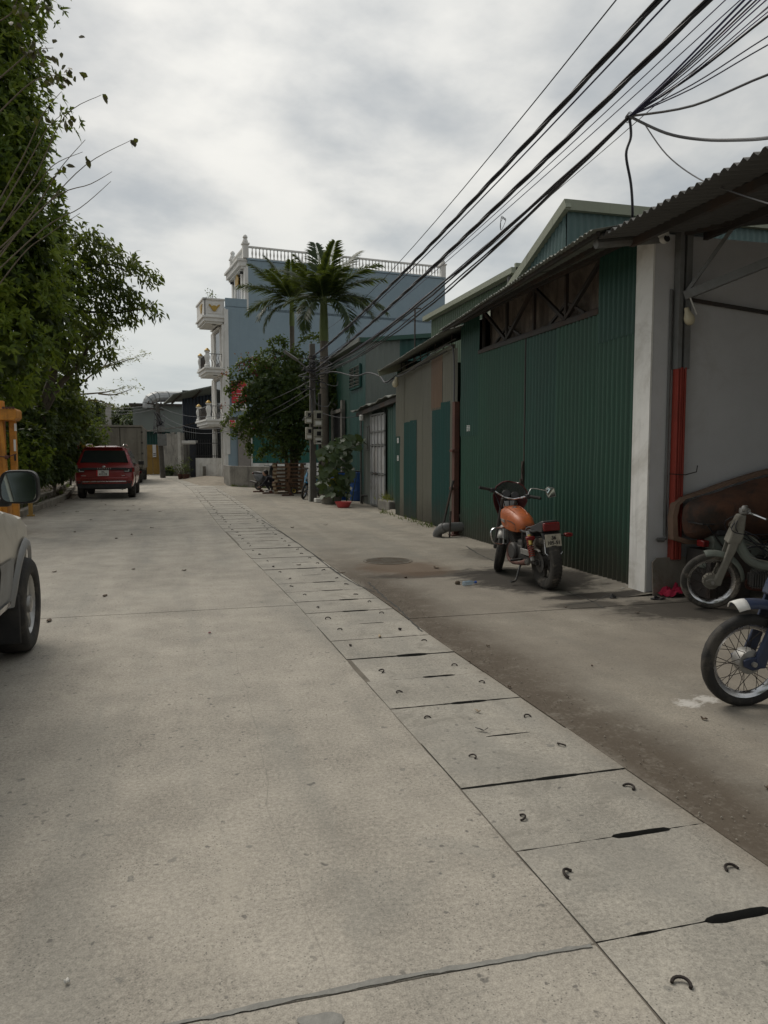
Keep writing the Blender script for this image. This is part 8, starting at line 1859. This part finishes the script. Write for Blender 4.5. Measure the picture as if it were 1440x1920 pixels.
# rubble at the wall foot
for i in range(26):
    p = gp(1178+random.gauss(0, 9), 1103+random.gauss(0, 3)); s = random.uniform(.012, .04); mb = MB(); mb.sphere((0, 0, 0), s, 6, 4, (1, random.uniform(.6, 1), random.uniform(.4, .8)))
    o = mb.build('concrete_lump', 'pale_concrete', ang=10, loc=(p.x, p.y, s*.3)); tag(o, 'lump of broken concrete at the white pilaster foot', 'rubble', 'rubble at the pilaster foot')
# ================================================================ LITTER ON THE ROAD
def scrap(px, py, L_, w_, mat, label, cat='litter', curl=.3, rz=None, grp=None):
    c = gp(px, py); rz = random.uniform(0, 6.28) if rz is None else rz; n = 7; vs = []; fs = []
    for i in range(n):
        t = i/(n-1)*2-1; hw = w_*(1-abs(t)**2.5)*.5+.001; z = .004+curl*L_*(t*t)*.35+.004*math.sin(t*5)
        vs += [(t*L_/2, -hw, z), (t*L_/2, hw, z+.003)]
        if i: fs.append((2*i-2, 2*i-1, 2*i+1, 2*i))
    mb = MB(); mb.add(vs, fs); o = mb.build('fallen_leaf' if cat == 'leaf' else 'scrap', mat, loc=(c.x, c.y, .002)); o.rotation_euler = (0, 0, rz); o.modifiers.new('t', 'SOLIDIFY').thickness = .0025; tag(o, label, cat, grp)
scrap(903, 1371, .075, .014, 'black_plastic', 'curved strip of black rubber lying on a drain slab', curl=.5, rz=2.5)
scrap(895, 1335, .06, .012, 'pallet_wood_pale', 'splinter of grey wood on a drain slab', rz=1.9)
scrap(712, 1195, .10, .02, 'pallet_wood_pale', 'thin pale stick lying across a drain slot', rz=1.4)
scrap(393, 1188, .025, .02, 'bract_pink', 'tiny magenta petal on the road concrete')
scrap(125, 1844, .016, .014, 'litter_pale', 'small pale bottle cap on the near road slab', curl=.1)
scrap(370, 943, .35, .1, 'litter_pale', 'flat white paper scrap on the road behind the red car', curl=.02, rz=.1); scrap(322, 943, .25, .1, 'litter_pale', 'pale crumpled paper on the road beside the drain', curl=.05)
for (px, py) in ((218, 1010), (247, 1003), (197, 1118), (120, 962), (105, 948), (115, 943), (198, 947), (215, 958), (240, 957), (250, 948), (262, 955), (230, 938), (145, 960), (95, 950), (190, 940), (170, 975), (140, 998), (300, 960), (285, 990), (92, 1165), (102, 1073), (345, 1070), (250, 1068), (560, 1060), (640, 1075)):
    scrap(px, py, random.uniform(.06, .12), random.uniform(.025, .05), 'litter', 'dry curled brown leaf lying on the road concrete', 'leaf', curl=.22, grp='fallen leaves on the road')
for (px, py, w_) in ((760, 1084, .07), (818, 1066, .10), (1060, 1140, .04), (1350, 1190, .05), (1320, 1350, .04), (1440, 1480, .04), (955, 1290, .03), (915, 1213, .03), (880, 1243, .02), (610, 985, .10), (690, 965, .10), (548, 990, .1), (1195, 1150, .05), (1110, 1250, .02)):
    scrap(px, py, w_, w_*.5, 'litter', 'scrap of dark debris on the yard concrete', curl=.5, grp='debris on the yard')
c = gp(868, 1099); bt = empty('bottle', (c.x, c.y, .03), label='crushed clear plastic bottle with blue cap on the yard', cat='bottle'); bt.rotation_euler = (0, 0, .3)
mb = MB(); mb.lathe([(.02, 0), (.03, .01), (.028, .05), (.031, .08), (.028, .12), (.012, .16), (.012, .18)], 12, TR((0, 0, 0), 0, R(90))); mb.build('body', 'pet_bottle', bt)
mb = MB(); mb.lathe([(.015, .175), (.015, .2)], 10, TR((0, 0, 0), 0, R(90))); mb.build('cap', 'bottle_blue', bt)
c = gp(858, 1096); mb = MB(); mb.sphere((0, 0, 0), .035, 8, 6, (1, .8, .8)); tag(mb.build('stone', 'soil', ang=20, loc=(c.x, c.y, .02)), 'small brown stone beside the crushed bottle', 'stone')
# tools and parts on the ground by the person and pallets
for i, (px, py, lab) in enumerate(((485, 923, 'rusty metal bar on the ground by the black scooter'), (540, 930, 'rusty iron scrap in front of the pallets'), (503, 926, 'small red tool on the ground before the crouching person'))):
    c = gp(px, py); mb = MB(); mb.bar((-.22, 0, .03), (.22, .05, .03), .05, .05); mb.box((.1, .05, .07), (.12, .1, .10)); tag(mb.build('iron_scrap', 'rust_steel', loc=(c.x, c.y, 0)), lab, 'scrap metal')
c = gp(551, 926); ew = empty('wheel_rim', (c.x, c.y, 0), label='small rusty wheel standing before the wooden pallets', cat='wheel'); t_, T = wheel(ew, 'tyre', (0, 0, .12), .12, .06, 'black_rubber', rim_mat='gold_can')
# rubbish along the left bank
lit = []
for i in range(120):
    y = random.uniform(18, 34); x = kerbX(y)-random.uniform(.3, 2.2); lit.append((x, y))
C = np.array([(x, y, interp(kerbX(y)-.16-x, us, zs)+random.uniform(-.02, .06)) for x, y in lit for _ in range(14)])+rng.normal(size=(120*14, 3))*np.array([.18, .18, .03])
o = inst('leaf_litter', leaf_mesh('leaf_litter', C, rng.normal(size=C.shape)*np.array([1, 1, .3]), rng.normal(size=C.shape)*.5+np.array([0, 0, 1]), rng.uniform(.05, .14, len(C)), .045, 'leaf_brown')); tag(o, 'dead leaves covering the earth bank', 'leaves', kind='stuff')
for i in range(26):
    y = random.uniform(19, 31); u_ = random.uniform(.5, 1.7); x = kerbX(y)-u_; s = random.uniform(.04, .11); mb = MB(); mb.sphere((0, 0, 0), s, 7, 5, (1, random.uniform(.6, 1), random.uniform(.4, .7)))
    o = mb.build('stone', 'pale_concrete' if i % 3 else 'kerb', ang=15, loc=(x, y, interp(u_-.16, us, zs)+.03)); o.rotation_euler = (random.random(), random.random(), random.random()*6); tag(o, 'broken stone lying on the earth bank by the kerb', 'stone', 'stones on the bank')

# grit and pebbles swept against the drain edge, the wall foot and the kerb
def grit():
    P = []
    for _ in range(520): y = random.uniform(1.4, 9) ; P.append((edgeR(y)+abs(random.gauss(0, .16))+.01, y, random.uniform(.002, .006)))
    for _ in range(260): y = random.uniform(7.6, 16.5); P.append((4.9-abs(random.gauss(0, .1)), y, random.uniform(.003, .009)))
    for _ in range(240): y = random.uniform(12, 36); P.append((kerbX(y)+abs(random.gauss(0, .2))+.02, y, random.uniform(.004, .012)))
    for _ in range(220): P.append((random.uniform(-2.5, 4.6), random.uniform(1.6, 14), random.uniform(.0015, .004)))
    vs = []; fs = []
    for x, y, r in P:
        b = len(vs); a = random.random()*6
        for k in range(4): vs.append((x+r*math.cos(a+k*1.57)*random.uniform(.7, 1.3), y+r*math.sin(a+k*1.57)*random.uniform(.7, 1.3), .004+r*.4))
        vs += [(x, y, .002), (x+r*.2, y, .005+r*1.1)]
        for k in range(4): fs += [(b+k, b+(k+1) % 4, b+5), (b+(k+1) % 4, b+k, b+4)]
    mb = MB(); mb.add(vs, fs); tag(mb.build('grit', 'kerb', ang=0), 'loose grit and pebbles along the drain and wall feet', 'grit', kind='stuff')
grit()
# grass tufts along the kerb, the low wall and the fence foot
C = []; 
for _ in range(70): y = random.uniform(16, 40); C.append((kerbX(y)-random.uniform(.2, .5), y, .12))
for _ in range(40): t = random.random(); q_ = A.lerp(Bp, t); C.append((q_.x-.03, q_.y-.06, 0))
for _ in range(24): C.append((4.86, random.uniform(13.3, 18), .03))
C = np.repeat(np.array(C), 14, 0)+rng.normal(size=(len(C)*14, 3))*np.array([.05, .05, .005]); D = rng.normal(size=C.shape)*.45+np.array([0, 0, 1.])
o = inst('grass', leaf_mesh('grass', C, D, rng.normal(size=C.shape), rng.uniform(.05, .17, len(C)), .012, 'leaf_dark')); tag(o, 'small grass tufts along the kerb and wall feet', 'grass', kind='stuff')
